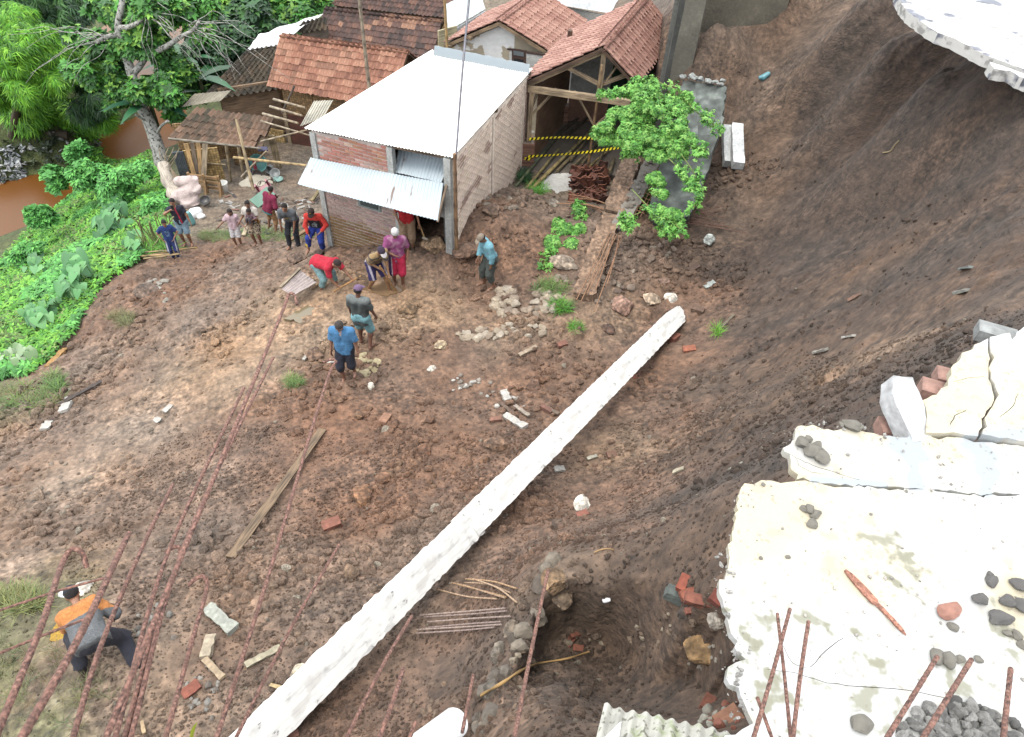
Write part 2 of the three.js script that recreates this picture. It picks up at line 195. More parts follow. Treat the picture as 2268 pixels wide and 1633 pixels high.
const tps = (() => {                                                  // thin plate spline over x, z, slightly relaxed
  const n = CP.length, N = n + 3, A = [], U = (r2) => (r2 < 1e-9 ? 0 : 0.5 * r2 * Math.log(r2));
  for (let i = 0; i < N; i++) A.push(new Float64Array(N + 1));
  CP.forEach(({ p }, i) => { CP.forEach(({ p: q }, j) => { A[i][j] = U((p.x - q.x) ** 2 + (p.z - q.z) ** 2); }); A[i][i] += 0.22; A[i][n] = A[n][i] = 1; A[i][n + 1] = A[n + 1][i] = p.x; A[i][n + 2] = A[n + 2][i] = p.z; A[i][N] = p.y; });
  for (let c = 0; c < N; c++) {
    let b = c; for (let r = c + 1; r < N; r++) if (Math.abs(A[r][c]) > Math.abs(A[b][c])) b = r; [A[c], A[b]] = [A[b], A[c]];
    for (let r = c + 1; r < N; r++) { const f = A[r][c] / A[c][c]; if (f) for (let k = c; k <= N; k++) A[r][k] -= f * A[c][k]; }
  }
  const w = new Float64Array(N); for (let r = N - 1; r >= 0; r--) { let s = A[r][N]; for (let k = r + 1; k < N; k++) s -= A[r][k] * w[k]; w[r] = s / A[r][r]; }
  return (x, z) => { let s = w[n] + w[n + 1] * x + w[n + 2] * z; for (let i = 0; i < n; i++) { const p = CP[i].p, r2 = (p.x - x) ** 2 + (p.z - z) ** 2; if (r2 > 1e-9) s += w[i] * 0.5 * r2 * Math.log(r2); } return s; };
})();
// the slow parts (spline, soil colour) on a coarse net, blended between
const S = 0.16, gx = Math.ceil(66.5 / S) + 2, gz = Math.ceil(64 / S) + 2, by = new Float32Array(gx * gz), bc = new Float32Array(gx * gz * 3);
for (let j = 0; j < gz; j++) for (let i = 0; i < gx; i++) { const k = j * gx + i; by[k] = tps(-44 + i * S, -62 + j * S); }
const bl = (arr, st, o, x, z) => { const u = clamp((x + 44) / S, 0, gx - 1.01), v = clamp((z + 62) / S, 0, gz - 1.01), i = Math.floor(u), j = Math.floor(v), a = u - i, b = v - j, k = j * gx + i; return lerp(lerp(arr[k * st + o], arr[(k + 1) * st + o], a), lerp(arr[(k + gx) * st + o], arr[(k + gx + 1) * st + o], a), b); };
const inside = (P, x, z) => { let c = false; for (let i = 0, j = P.length - 1; i < P.length; j = i++) if ((P[i].z > z) !== (P[j].z > z) && x < (P[j].x - P[i].x) * (z - P[i].z) / (P[j].z - P[i].z) + P[i].x) c = !c; return c; };
const SLABY = 7.8, FLOOR = [[1733, 990], [1770, 942], [1960, 955], [2042, 880], [2140, 775], [2268, 725], [2400, 680], [2500, 1000], [2450, 1750], [1560, 1760], [1610, 1633], [1650, 1580], [1610, 1490], [1640, 1450], [1605, 1340], [1600, 1260], [1640, 1100], [1655, 1066], [1770, 1066]].map(([x, y]) => at(x, y, SLABY));
const WET = [[860, 640, .9], [740, 690, .8], [640, 710, .7], [560, 770, .7], [470, 830, .7], [240, 970, .6], [150, 1070, .5], [1000, 700, .8], [930, 600, .6]].map(([x, y, r]) => [at(x, y, -.1), r]);
const YARD = [at(1150, 420, -.3), at(1260, 420, -.3), at(1370, 400, -.3), at(1415, 400, .1), at(1440, 330, .4), at(1462, 260, 1.2), deep(1458, 188, 18.1), deep(1462, 40, 21.5), V(3, 0, -30), V(-9, 0, -30), V(-3, 0, -19)];
function yard(x, z, y) { return z < -14 && x > -9 && x < 6 && inside(YARD, x, z) ? Math.min(y, -0.36 - 0.25 * Math.max(0, -17.5 - z)) : y; }
const CREST = [[1215, 1262, 4.35], [1240, 1250, 4.45], [1300, 1226, 4.6], [1400, 1214, 4.9], [1500, 1203, 5.3], [1585, 1188, 5.9], [1640, 1175, 6.3]].map(([x, y, h]) => at(x, y, h)), PITW = [at(1215, 1262, 4.35), at(1060, 1610, 4.6)];
function pit(x, z) {                                                  // the cut corner: a steep face under its crest, the bottom rising again towards the camera
  if (x < -.5 || z < -5 || z > 0) return 0; let d = 9, s = 0; for (let i = 0; i < CREST.length - 1; i++) { const a = CREST[i], b = CREST[i + 1], dx = b.x - a.x, dz = b.z - a.z, t = clamp(((x - a.x) * dx + (z - a.z) * dz) / (dx * dx + dz * dz)), ex = x - a.x - dx * t, ez = z - a.z - dz * t, q = Math.hypot(ex, ez); if (q < d) { d = q; s = dx * ez - dz * ex; } }
  if (s < 0) return 0; const [p, q] = PITW, w = ((q.z - p.z) * (x - p.x) - (q.x - p.x) * (z - p.z)) / Math.hypot(q.x - p.x, q.z - p.z); d += 0.05 * n3(x * 5, z * 5, 2); return (0.8 + 0.45 * smooth(0.2, 1.5, w)) * smooth(0.02, 0.24, d) * (1 - smooth(0.35, 1.5 + 0.5 * smooth(0.4, 1.4, w), d)) * smooth(0, 0.16, w + .04 * n3(x * 7, z * 7, 5));
}
function baseY(x, z) { let y = yard(x, z, bl(by, 1, 0, x, z)); if (x > 0 && z > -6 && inside(FLOOR, x, z)) y = Math.min(y, SLABY - 0.42); return Math.max(y - pit(x, z), -8.2); }
const wetAt = (x, z) => { let w = 0; for (const [p, r] of WET) w = Math.max(w, 1 - Math.hypot(p.x - x, p.z - z) / (r * 2)); return clamp(w * 1.6); };
// lumps: large heaves, clods of three sizes with cracks between, smoother where the mud ran
function relief(x, z, y) {
  const w = wetAt(x, z), far = smooth(-20, -26, z), bank = smooth(-2.2, -3, y) * smooth(-7, -9.5, x), steep = smooth(0.9, 1.8, y) * smooth(0.4, 2.4, x) * smooth(-5, -6.2, z);
  let k = (1 - 0.6 * w) * (1 - 0.7 * far) * (1 - 0.7 * bank) * (1 - 0.3 * steep);
  const q = x + 0.25 * n3(x * 2, z * 2, 3 + y), r = z + 0.25 * n3(x * 2, z * 2, 9 + y);
  const patch = 0.35 + 0.65 * smooth(-0.25, 0.25, fbm(x * 0.7, z * 0.7, 4.2, 3));
  const [a1, b1, i1] = worley3(q * 1.5, y * 1.5, r * 1.5), [a2, b2, i2] = worley3(q * 4, y * 4, r * 4), [a3, b3, i3] = worley3(q * 9.5, y * 9.5, r * 9.5);
  const hb = (u, v) => bl(by, 1, 0, u, v) - pit(u, v), g2 = ((hb(x + .08, z) - hb(x - .08, z)) / .16) ** 2 + ((hb(x, z + .08) - hb(x, z - .08)) / .16) ** 2, calm = 1 / (1 + 0.8 * g2);   // fine lumps fade where the net of the sheet is drawn out
  let h = 0.10 * fbm(x * 0.9, y * 0.9, z * 0.9, 4) + 0.07 * smooth(0, 0.25, b1 - a1) * i1;
  h += patch * (0.062 * smooth(0, 0.3, b2 - a2) * i2 * (1.1 - a2) * (0.3 + 0.7 * calm) + 0.034 * calm * calm * smooth(0, 0.35, b3 - a3) * i3);
  h += 0.03 * calm * calm * fbm(x * 7, y * 7, z * 7, 3) + 0.16 * steep * fbm(x * 1.8, y * 1.8, z * 1.8, 5);
  k *= 0.45 + 0.55 * smooth(-0.2, 0.12, fbm(x * 0.33, z * 0.33, 21.5, 3)) + 0.3 * steep;
  return (h * 1.45 - 0.05) * k;
}
const groundY = (x, z) => { const y = baseY(x, z); return y + relief(x, z, y); };
function hit(px, py, off = 0) {                                       // where the sight line through a pixel meets the ground
  const d = ray(px, py).normalize(), p = V(); let a = 1.2, b = a;
  for (let t = 1.2; t < 70; t += 0.2) { p.copy(d).multiplyScalar(t).add(camera.position); if (p.y < baseY(p.x, p.z) + off) { b = t; break; } a = t; }
  for (let i = 0; i < 14; i++) { const m = (a + b) / 2; p.copy(d).multiplyScalar(m).add(camera.position); p.y < groundY(p.x, p.z) + off ? b = m : a = m; }
  return p.copy(d).multiplyScalar(b).add(camera.position);
}
function soilColour(x, z, y) {
  let r = 0, g = 0, b = 0, W = 0; const jx = x + 0.5 * fbm(x * 1.1, z * 1.1, 1, 4), jz = z + 0.5 * fbm(x * 1.1, z * 1.1, 6, 4);
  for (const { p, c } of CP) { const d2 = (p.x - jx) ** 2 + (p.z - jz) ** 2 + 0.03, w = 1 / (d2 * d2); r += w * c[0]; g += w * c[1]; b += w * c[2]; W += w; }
  const f = (1 + 0.55 * fbm(x * 2.3, z * 2.3, y * 2.3 + 3.3, 5)) / W, t = 0.12 * n3(x * 0.8, z * 0.8, 5); return [r * f * (1 + t), g * f, b * f * (1 - t)];
}
{
  const lines = (a, b, s, grow, lo, hi) => { const o = [a]; while (o[o.length - 1] < b) { const x = o[o.length - 1], d = x < lo ? lo - x : x > hi ? x - hi : 0; o.push(x + s + d * grow); } return o; };
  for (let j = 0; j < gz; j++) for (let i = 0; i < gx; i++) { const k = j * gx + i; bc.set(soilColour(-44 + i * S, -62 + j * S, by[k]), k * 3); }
  const xs = lines(-44, 22, 0.04, 0.035, -9.5, 6.2), zs = lines(-62, 1.6, 0.04, 0.03, -17.5, 2), nx = xs.length, nz = zs.length;
  const pos = new Float32Array(nx * nz * 3), col = new Float32Array(nx * nz * 3), uv = new Float32Array(nx * nz * 2), idx = new Uint32Array((nx - 1) * (nz - 1) * 6);
  for (let j = 0, k = 0; j < nz; j++) for (let i = 0; i < nx; i++, k++) {
    const x = Math.min(xs[i], 22), z = Math.min(zs[j], 1.6); let y = bl(by, 1, 0, x, z);
    if (x > 0 && z > -6 && inside(FLOOR, x, z)) y = Math.min(y, SLABY - 0.42);
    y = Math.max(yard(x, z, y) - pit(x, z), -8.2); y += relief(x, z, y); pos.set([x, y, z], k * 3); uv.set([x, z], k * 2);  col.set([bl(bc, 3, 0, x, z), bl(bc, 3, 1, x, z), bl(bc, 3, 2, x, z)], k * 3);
  }
  let q = 0; for (let j = 0; j < nz - 1; j++) for (let i = 0; i < nx - 1; i++) { const a = j * nx + i; idx.set([a, a + nx, a + 1, a + 1, a + nx, a + nx + 1], q); q += 6; }
  const g = new THREE.BufferGeometry(); g.setAttribute('position', new THREE.BufferAttribute(pos, 3)); g.setAttribute('color', new THREE.BufferAttribute(col, 3)); g.setAttribute('uv', new THREE.BufferAttribute(uv, 2)); g.setIndex(new THREE.BufferAttribute(idx, 1)); g.computeVertexNormals();
  // steep cells take their soil grain from the side they face, so that it is not drawn out
  const nm = g.attributes.normal.array, P = Array.from(pos), N = Array.from(nm), Cc = Array.from(col), U = Array.from(uv), seen = [new Map(), new Map()];
  const hb = (i, j) => { const x = Math.min(xs[i], 22), z = Math.min(zs[j], 1.6); return bl(by, 1, 0, x, z) - pit(x, z); };
  for (let j = 0; j < nz - 1; j++) for (let i = 0; i < nx - 1; i++) {
    const sxx = (hb(i + 1, j) - hb(i, j)) / (xs[i + 1] - xs[i]), szz = (hb(i, j + 1) - hb(i, j)) / (zs[j + 1] - zs[j]); if (Math.max(Math.abs(sxx), Math.abs(szz)) < 0.9) continue; const c = Math.abs(sxx) > Math.abs(szz) ? 0 : 1, q0 = (j * (nx - 1) + i) * 6;
    for (let q = q0; q < q0 + 6; q++) { const v = idx[q]; let w = seen[c].get(v); if (w === undefined) { w = P.length / 3; seen[c].set(v, w); P.push(pos[v * 3], pos[v * 3 + 1], pos[v * 3 + 2]); N.push(nm[v * 3], nm[v * 3 + 1], nm[v * 3 + 2]); Cc.push(col[v * 3], col[v * 3 + 1], col[v * 3 + 2]); const yy = pos[v * 3 + 1]; c ? U.push(pos[v * 3], yy) : U.push(yy, pos[v * 3 + 2]); } idx[q] = w; }
  }
  for (const [k, a, s] of [['position', P, 3], ['normal', N, 3], ['color', Cc, 3], ['uv', U, 2]]) g.setAttribute(k, new THREE.Float32BufferAttribute(a, s)); g.setIndex(new THREE.BufferAttribute(idx, 1));
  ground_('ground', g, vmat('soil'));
}
// river
{
  const g = new THREE.PlaneGeometry(70, 60, 1, 1); g.rotateX(-Math.PI / 2); g.translate(-28, -7.1, -38);
  const b = dataTex(256, (u, v) => 0.5 + tile((a, c) => fbm(a * 8, c * 4, 1, 4))(u, v) * 0.5, false, 12);
  const w = new THREE.MeshPhysicalMaterial({ roughness: 0.3, bumpMap: b, bumpScale: 0.02, specularIntensity: 0.35 }); w.color.setRGB(...K(150, 98, 46, 0.85)); ground_('river', g, w);
}
// ---------- loose clods and gravel on the soil: nobody could count them ----------
function instanced(name, geo, m, list, parent) {                      // list of [position, quaternion or turn, scale, colour]
  const o = new THREE.InstancedMesh(geo, m, list.length), M = new THREE.Matrix4(), Q = new THREE.Quaternion(), E = new THREE.Euler(), c = new THREE.Color();
  list.forEach(([p, r, s, col], i) => { const q = r.isQuaternion ? r : Q.setFromEuler(E.set(r[0], r[1], r[2])); M.compose(p, q, s.isVector3 ? s : V(s, s, s)); o.setMatrixAt(i, M); if (col) o.setColorAt(i, c.setRGB(...col)); });
  o.castShadow = o.receiveShadow = true; o.name = parent ? name : numbered(name); (parent || scene).add(o); return stuff(o);
}
{
  const kinds = [0, 1, 2, 3, 4, 5, 6].map((i) => rock(1, i < 4 ? 2 : 1, { cut: 9 })), lists = kinds.map(() => []);
  for (let i = 0; i < 60000; i++) {
    const x = rnd(-10, 6.5), z = rnd(-18.5, -0.5); if (x > 0.6 && z > -6.5 && inside(FLOOR, x, z)) continue;
    if (x < -8 && z > -9 - (x + 8) * 2 && rnd() < 0.6) continue;
    const y = baseY(x, z); if (y < -2.1 && x < -5) continue;
    const patch = smooth(-0.12, 0.3, fbm(x * 0.5, z * 0.5, 14.2, 4)), steep = smooth(0.9, 1.8, y) * smooth(0.4, 2.4, x) * smooth(-5, -6.2, z), w = wetAt(x, z);
    if (rnd() > (0.15 + 0.85 * patch) * (1 - 0.75 * w) * (1 - 0.5 * steep)) continue;
    const near = 8 / (8 + Math.hypot(x, z, y - H)), s = (0.012 + 0.085 * rnd() ** 4 * (0.4 + patch)) * (1.25 - near * 0.75) * (1 - 0.4 * steep), c = soilColour2(x, z), k = rnd(0.75, 1.45);
    lists[i % 7].push([V(x, y + relief(x, z, y) + s * 0.12, z), [rnd(-0.5, 0.5), rnd(6.3), rnd(-0.5, 0.5)], s, rnd() < 0.012 ? K(200, 190, 175, rnd(0.6, 1)) : c.map((v) => v * k * 1.45)]);
  }
  const fine = [0, 1, 2].map(() => rock(1, 1, { cut: 6 })), FL = [[], [], []];                     // crumbs near the camera, where single grains show
  for (let i = 0; i < 90000; i++) {
    const z = -0.4 - 7.6 * rnd() ** 0.8, x = rnd(-6, 4.4) * (0.35 + 0.65 * Math.min(1, -z / 5)); if (x > 0.4 && inside(FLOOR, x, z)) continue; const y = baseY(x, z), k = smooth(-0.3, 0.25, fbm(x * 1.3, z * 1.3, 31.2, 3)); if (rnd() > 0.25 + 0.75 * k) continue;
    const s = 0.004 + 0.02 * rnd() ** 4 * (0.5 + k), c = soilColour2(x, z), q = rnd(0.75, 1.35); FL[i % 3].push([V(x, y + relief(x, z, y) + s * 0.2, z), [rnd(6), rnd(6), rnd(6)], s, rnd() < 0.02 ? K(190, 180, 165) : c.map((v) => v * q * 1.4)]);
  }
  fine.forEach((g, i) => instanced('soil_crumbs', g, mat('soil', WHITE), FL[i]));
  kinds.forEach((g, i) => instanced('soil_clods', g, mat('soil', WHITE), lists[i]));
}
function soilColour2(x, z) { return [bl(bc, 3, 0, x, z), bl(bc, 3, 1, x, z), bl(bc, 3, 2, x, z)]; }
// ---------- the broken floor in the foreground ----------
const flat = (pts, y = SLABY) => pts.map(([x, y2]) => at(x, y2, y));
const segD = (x, z, a, b) => { const dx = b.x - a.x, dz = b.z - a.z, t = clamp(((x - a.x) * dx + (z - a.z) * dz) / (dx * dx + dz * dz)); return Math.hypot(a.x + dx * t - x, a.z + dz * t - z); };
const slabTex = (() => {
  const cement = [[[1995, 965], [2020, 1010], 0.07], [[2020, 1010], [2030, 1075], 0.035], [[2165, 985], [2190, 1040], 0.06], [[2190, 1040], [2185, 1090], 0.035], [[2150, 975], [2268, 960], 0.03], [[1800, 1062], [1960, 1070], 0.018]].map(([a, b, r]) => [at(...a, SLABY), at(...b, SLABY), r]);
  const moss = [[1965, 1215, .11], [2005, 1255, .1], [1690, 1385, .1], [1905, 1420, .08], [1780, 1385, .07], [1870, 1400, .06], [2110, 1480, .1], [1640, 1480, .16], [1690, 1520, .12], [1905, 1530, .12], [2250, 1400, .12]].map(([x, y, r]) => [at(x, y, SLABY), r]);
  return dataTex(1024, (u, v) => {
    const x = 0.3 + u * 4.4, z = -4.2 + v * 4.8, b = fbm(x * 1.4, z * 1.4, 3.1, 4), f = fbm(x * 14, z * 14, 1.1, 4), sp = smooth(0.27, 0.33, fbm(x * 40, z * 40, 6.6, 2));
    let c = mixc([0.93, 0.94, 0.94], [0.95, 0.91, 0.8], smooth(-0.12, 0.18, b)); c = mixc(c, [0.8, 0.77, 0.7], smooth(0.05, 0.4, f) * 0.55);
    for (const [p, q, r] of cement) c = mixc(c, [0.79, 0.82, 0.84], smooth(1.15, 0.75, segD(x, z, p, q) / r + f * 1.3));
    for (const [p, r] of moss) c = mixc(c, [0.66, 0.66, 0.58], smooth(1, 0.1, Math.hypot(p.x - x, p.z - z) / r + f * 4 + 0.45) * 0.8);
    return mixc(c, [0.55, 0.52, 0.47], sp * 0.35);
  }, true);
})();
const slabMat = new THREE.MeshStandardMaterial({ map: slabTex, bumpMap: T.concB.clone(), bumpScale: 0.004, roughness: 0.92, side: THREE.DoubleSide }); slabMat.bumpMap.repeat.set(6, 6); slabMat.color.setScalar(0.335);
const slabUV = (g) => { const p = g.attributes.position, u = g.attributes.uv; for (let i = 0; i < p.count; i++) u.setXY(i, (p.getX(i) - 0.3) / 4.4, (p.getZ(i) + 4.2 + (SLABY - p.getY(i)) * 0.4) / 4.8); return g; };
const crack = (pts, w) => { const P = flat(pts), l = [], r = []; P.forEach((p, i) => { const a = P[Math.max(0, i - 1)], b = P[Math.min(P.length - 1, i + 1)], n = V(-(b.z - a.z), 0, b.x - a.x).normalize().multiplyScalar(w * (0.5 + 0.5 * Math.sin((i + 0.5) / P.length * Math.PI))); const j = V(rnd(-1, 1), 0, rnd(-1, 1)).multiplyScalar(w * 1.5); l.push(p.clone().add(j).add(n)); r.unshift(p.clone().add(j).sub(n)); }); return l.concat(r); };
const dense = (pts, n) => { const o = []; for (let i = 0; i < pts.length - 1; i++) for (let k = 0; k < n; k++) o.push([lerp(pts[i][0], pts[i + 1][0], k / n), lerp(pts[i][1], pts[i + 1][1], k / n)]); o.push(pts[pts.length - 1]); return o; };
const fl = thing('broken_floor', 'cracked cream concrete floor with jagged edge, hanging over the cut soil', 'floor', at(1950, 1300, SLABY - 0.12));
part(fl, 'floor_panel', slabUV(slab(flat([[1655, 1066], [1700, 1069], [1760, 1074], [1790, 1067], [1850, 1073], [1950, 1078], [2100, 1090], [2330, 1098], [2420, 1700], [1560, 1720], [1612, 1633], [1655, 1600], [1662, 1582], [1650, 1560], [1632, 1535], [1612, 1500], [1616, 1480], [1646, 1462], [1640, 1450], [1625, 1420], [1615, 1380], [1605, 1340], [1598, 1300], [1606, 1250], [1612, 1220], [1622, 1180], [1630, 1140], [1640, 1110], [1645, 1078]]), SLABY, 0.035, { jag: 0.026, chip: 0.007, step: 0.025, holes: [crack(dense([[1700, 1484], [1760, 1490], [1830, 1512], [1900, 1522], [2010, 1528], [2090, 1545], [2180, 1570], [2240, 1590]], 3), 0.0016), crack(dense([[1795, 1480], [1830, 1440], [1870, 1412]], 3), 0.0014), crack(dense([[1735, 1430], [1755, 1470], [1790, 1482]], 3), 0.0014)] })), slabMat);
part(fl, 'floor_panel', slabUV(slab(flat([[1770, 942], [1795, 947], [1880, 945], [1960, 962], [2055, 966], [2150, 973], [2330, 994], [2328, 1094], [2100, 1086], [1950, 1074.5], [1850, 1069.5], [1790, 1063], [1768, 1058], [1760, 1030], [1745, 1005], [1731, 990], [1750, 984], [1764, 965]]), SLABY - 0.004, 0.035, { jag: 0.02, chip: 0.007, step: 0.025, holes: [crack(dense([[1742, 1000], [1775, 1018], [1800, 1030], [1850, 1045], [1905, 1062]], 3), 0.002), crack(dense([[1765, 1015], [1770, 1030], [1800, 1045], [1830, 1050]], 3), 0.0015)] })), slabMat);
part(fl, 'floor_panel', slabUV(slab(flat([[2050, 960], [2052, 930], [2040, 892], [2075, 876], [2095, 856], [2103, 818], [2140, 780], [2168, 764], [2183, 752], [2188, 775], [2192, 800], [2180, 820], [2192, 845], [2198, 880], [2192, 905], [2170, 930], [2176, 952], [2165, 969]]), SLABY + 0.012, 0.05, { jag: 0.012, chip: 0.006, holes: [crack(dense([[2100, 945], [2112, 925], [2140, 912]], 3), 0.002), crack(dense([[2110, 850], [2140, 842], [2176, 838]], 3), 0.0015)] })), slabMat);
part(fl, 'floor_panel', slabUV(slab(flat([[2187, 751], [2234, 746], [2238, 762], [2268, 728], [2360, 690], [2360, 990], [2268, 984], [2170, 969], [2181, 952], [2175, 931], [2197, 906], [2203, 880], [2196, 845], [2184, 820], [2197, 800], [2192, 775]]), SLABY + 0.02, 0.05, { jag: 0.01, chip: 0.006, holes: [crack(dense([[2210, 930], [2240, 905], [2250, 880]], 3), 0.0015)] })), slabMat);
{ // leaning broken piece in the gap
  const a = at(2012, 925, SLABY - 0.02), q = slab([V(-.16, 0, -.3), V(.0, 0, -.36), V(.12, 0, -.1), V(.17, 0, .24), V(.02, 0, .3), V(-.06, 0, .12), V(-.18, 0, -.12)].map((v) => v.multiplyScalar(0.52)), 0, 0.09, { jag: 0.012, bevel: 0.008 });
  q.rotateZ(-0.25); q.rotateX(0.15); q.rotateY(-0.25); q.translate(a.x, a.y + 0.04, a.z); one('concrete_chunk', 'thick broken slab piece leaning in the gap between two floor panels', 'concrete chunk', q, mat('conc', [0.32, 0.33, 0.34]));
}
// soil-side courses under the floor edge: bricks and mortar that stick out
[[2205, 742, 'grey concrete block end under the far floor edge'], [2115, 845, 'pink brick stub under the cracked white panel'], [2082, 872, 'pink brick stub next to the gap of the leaning slab piece'], [1990, 955, 'brick stub under the joint behind the cream panel']].forEach(([x, y, l], i) => { const p = at(x, y, SLABY - 0.14), g = boxUV(new THREE.BoxGeometry(0.19, 0.07, 0.1)); g.rotateY(rnd(-0.4, 0.4)); g.translate(p.x, p.y, p.z); one('brick_stub', l, 'brick', g, mat('conc', i < 1 ? K(190, 195, 195) : K(214, 170, 155))); });
{ // crumbled concrete along the broken edge
  const E = [[1733, 990], [1770, 942], [1880, 945], [1960, 960], [1760, 1068], [1655, 1066], [1640, 1110], [1606, 1250], [1598, 1300], [1615, 1380], [1640, 1455], [1612, 1490], [1650, 1560], [1610, 1633]].map(([x, y]) => at(x, y, SLABY)), g = [0, 1].map(() => rock(1, 2, { cut: 9 })), L = [[], []]; for (let i = 0; i < 170; i++) { const k = Math.floor(rnd(E.length - 1)), p = mixv(E[k], E[k + 1], rnd()), s = 0.003 + 0.013 * rnd() ** 3; p.add(V(rnd(-.03, .05), rnd() < .5 ? s * .3 : rnd(-.06, 0), rnd(-.03, .03))); const c = rnd(.2, .36); L[i % 2].push([p, [rnd(6), rnd(6), rnd(6)], s, [c, c * .97, c * .92]]); } g.forEach((q, k) => instanced('edge_crumbs', q, mat('conc', WHITE), L[k]));
}
// things lying on the floor
const put = (g, px, py, y, lift = 0, turn = 0) => { const p = at(px, py, y); g.rotateY(turn); g.translate(p.x, p.y + lift, p.z); return g; };
{
  const a = at(1870, 1266, SLABY), b = at(2006, 1410, SLABY), m = mixv(a, b, 0.52), d = b.clone().sub(a).normalize(), n = V(-d.z, 0, d.x), P = [[0, .004], [.08, .011], [.2, .014], [.35, .015], [.5, .014], [.53, .007], [.7, .007], [.85, .007], [.94, .005], [1, .0]].map(([t, w]) => [mixv(a, b, t), w]);
  one('rusty_strip', 'long thin rust brown metal strip lying diagonally on the cream floor', 'metal strip', slab([...P.map(([p, w]) => p.clone().addScaledVector(n, w)), ...P.slice().reverse().map(([p, w]) => p.clone().addScaledVector(n, -w))], SLABY + 0.012, 0.008, { jag: 0.003, step: 0.02 }), mat('rust', K(188, 142, 124)));
}
const stonesOnFloor = [[1792, 1130, .055], [1805, 1140, .05], [1780, 1128, .04], [1798, 1162, .045], [1775, 985, .07], [1800, 1005, .08], [1822, 1018, .07], [1790, 975, .045], [1810, 990, .05], [1882, 944, .06], [1900, 950, .045], [1865, 942, .035], [2098, 1358, .075], [2110, 1392, .04], [2073, 1455, .055], [2098, 1463, .07], [2125, 1462, .035], [2166, 1463, .03], [2230, 1405, .035], [2252, 1410, .04], [2265, 1432, .04], [1905, 1605, .07], [1690, 1074, .02], [1745, 1235, .02], [1685, 1237, .016], [2195, 1290, .05], [2170, 1330, .06], [2230, 1335, .06], [2215, 1372, .07], [2255, 1300, .06], [2262, 1345, .07], [2192, 1278, .035]];
const whereStone = (x, y) => (x < 1812 && y > 1100 && y < 1200 ? 'in the small pile near the left edge of the floor' : y < 1030 && x < 1850 ? 'in the grey pile on the corner panel' : y < 960 ? 'on the far rim of the corner panel' : x > 2150 && y < 1400 && y > 1270 ? 'in the dark debris pile at the right of the floor' : x > 2050 ? 'beside the debris at the right of the floor' : 'alone on the open floor');
stonesOnFloor.forEach(([x, y, r], i) => { const g = rock(r * 0.62, 3, { cut: 14, sy: 0.55 }), p = at(x, y, SLABY), c = i === 12 ? K(206, 150, 132) : i > 24 ? K(120, 118, 116) : K(150, 146, 136); g.rotateY(rnd(6)); g.translate(p.x, p.y + r * 0.2, p.z); one('stone', (i === 12 ? 'pink brick lump with mortar ' : r > 0.05 ? 'large grey stone ' : 'small grey stone ') + whereStone(x, y), 'stone', g, mat('conc', c), i === 12 ? undefined : 'stones lying on the broken floor, ' + whereStone(x, y) + (r > 0.05 ? ', large' : ', small')); });
{ // gravel heap at the lower right and grit over the floor
  const g = [0, 1, 2].map(() => rock(1, 2, { cut: 5, sy: 0.6 })), L = [[], [], []], m = at(2150, 1665, SLABY);
  for (let i = 0; i < 260; i++) { const a = rnd(6.28), r = 0.2 * Math.sqrt(rnd()), p = V(m.x + Math.cos(a) * r * 1.1, SLABY + 0.01 + 0.03 * (1 - r / 0.2), m.z + Math.sin(a) * r * 0.75); const c = rnd(0.05, 0.2); L[i % 3].push([p, [rnd(6), rnd(6), rnd(6)], rnd(0.012, 0.03), [c, c * 0.99, c * 0.95]]); }
  g.forEach((q, k) => { const o = instanced('gravel_heap', q, mat('conc', WHITE), L[k]); });
  const G = [[], [], []]; for (let i = 0; i < 900; i++) { const x = rnd(0.9, 3.6), z = rnd(-3, -0.2); if (!inside(FLOOR, x, z)) continue; const c = rnd(0.2, 0.5); G[i % 3].push([V(x, SLABY + 0.003, z), [rnd(6), rnd(6), rnd(6)], 0.002 + 0.008 * rnd() ** 3, [c, c * 0.95, c * 0.88]]); }
  g.forEach((q, k) => instanced('floor_grit', q, mat('conc', WHITE), G[k]));
}
// second broken floor, upper right
const EY = 6.0;
{
  const t = thing('far_floor', 'bleached concrete floor edge with dark wet stains above the slide', 'floor', at(2200, 60, EY - 0.2));
  const tex = dataTex(512, (u, v) => { const d = fbm(u * 5, v * 7, 2.2, 4), e = fbm(u * 22, v * 22, 5.2, 3), w = smooth(0.16, 0.24, fbm(u * 3, v * 4, 2.2, 4) + e * 0.12); return mixc([0.95, 0.95, 0.94], [0.46, 0.48, 0.55], w * 0.9).map((c) => c * (1 - 0.25 * smooth(0.1, 0.3, e))); }, true, 1 / 3.2);
  const m = new THREE.MeshStandardMaterial({ map: tex, roughness: 0.6, side: THREE.DoubleSide, bumpMap: T.concB, bumpScale: 0.01 }); m.color.setScalar(0.37);
  part(t, 'floor_panel', slab(flat([[1965, -80], [1992, 0], [2012, 27], [2050, 55], [2080, 74], [2112, 84], [2160, 110], [2190, 125], [2330, 175], [2600, 190], [2600, -150]], EY), EY, 0.16, { jag: 0.03, step: 0.08 }), m);
  part(t, 'floor_panel', slab(flat([[2195, 132], [2205, 148], [2240, 152], [2262, 166], [2330, 190], [2330, 180], [2250, 150]], EY), EY - 0.03, 0.16, { jag: 0.03, step: 0.06 }), m);
  [[2115, 88], [2092, 80], [2165, 114], [2140, 100]].forEach(([x, y], i) => { const g = rock(0.14, 3, { cut: 8 }), p = at(x, y, EY - 0.1); g.translate(p.x, p.y, p.z); part(t, 'edge_stone', g, mat('conc', K(215, 222, 222))); });
}
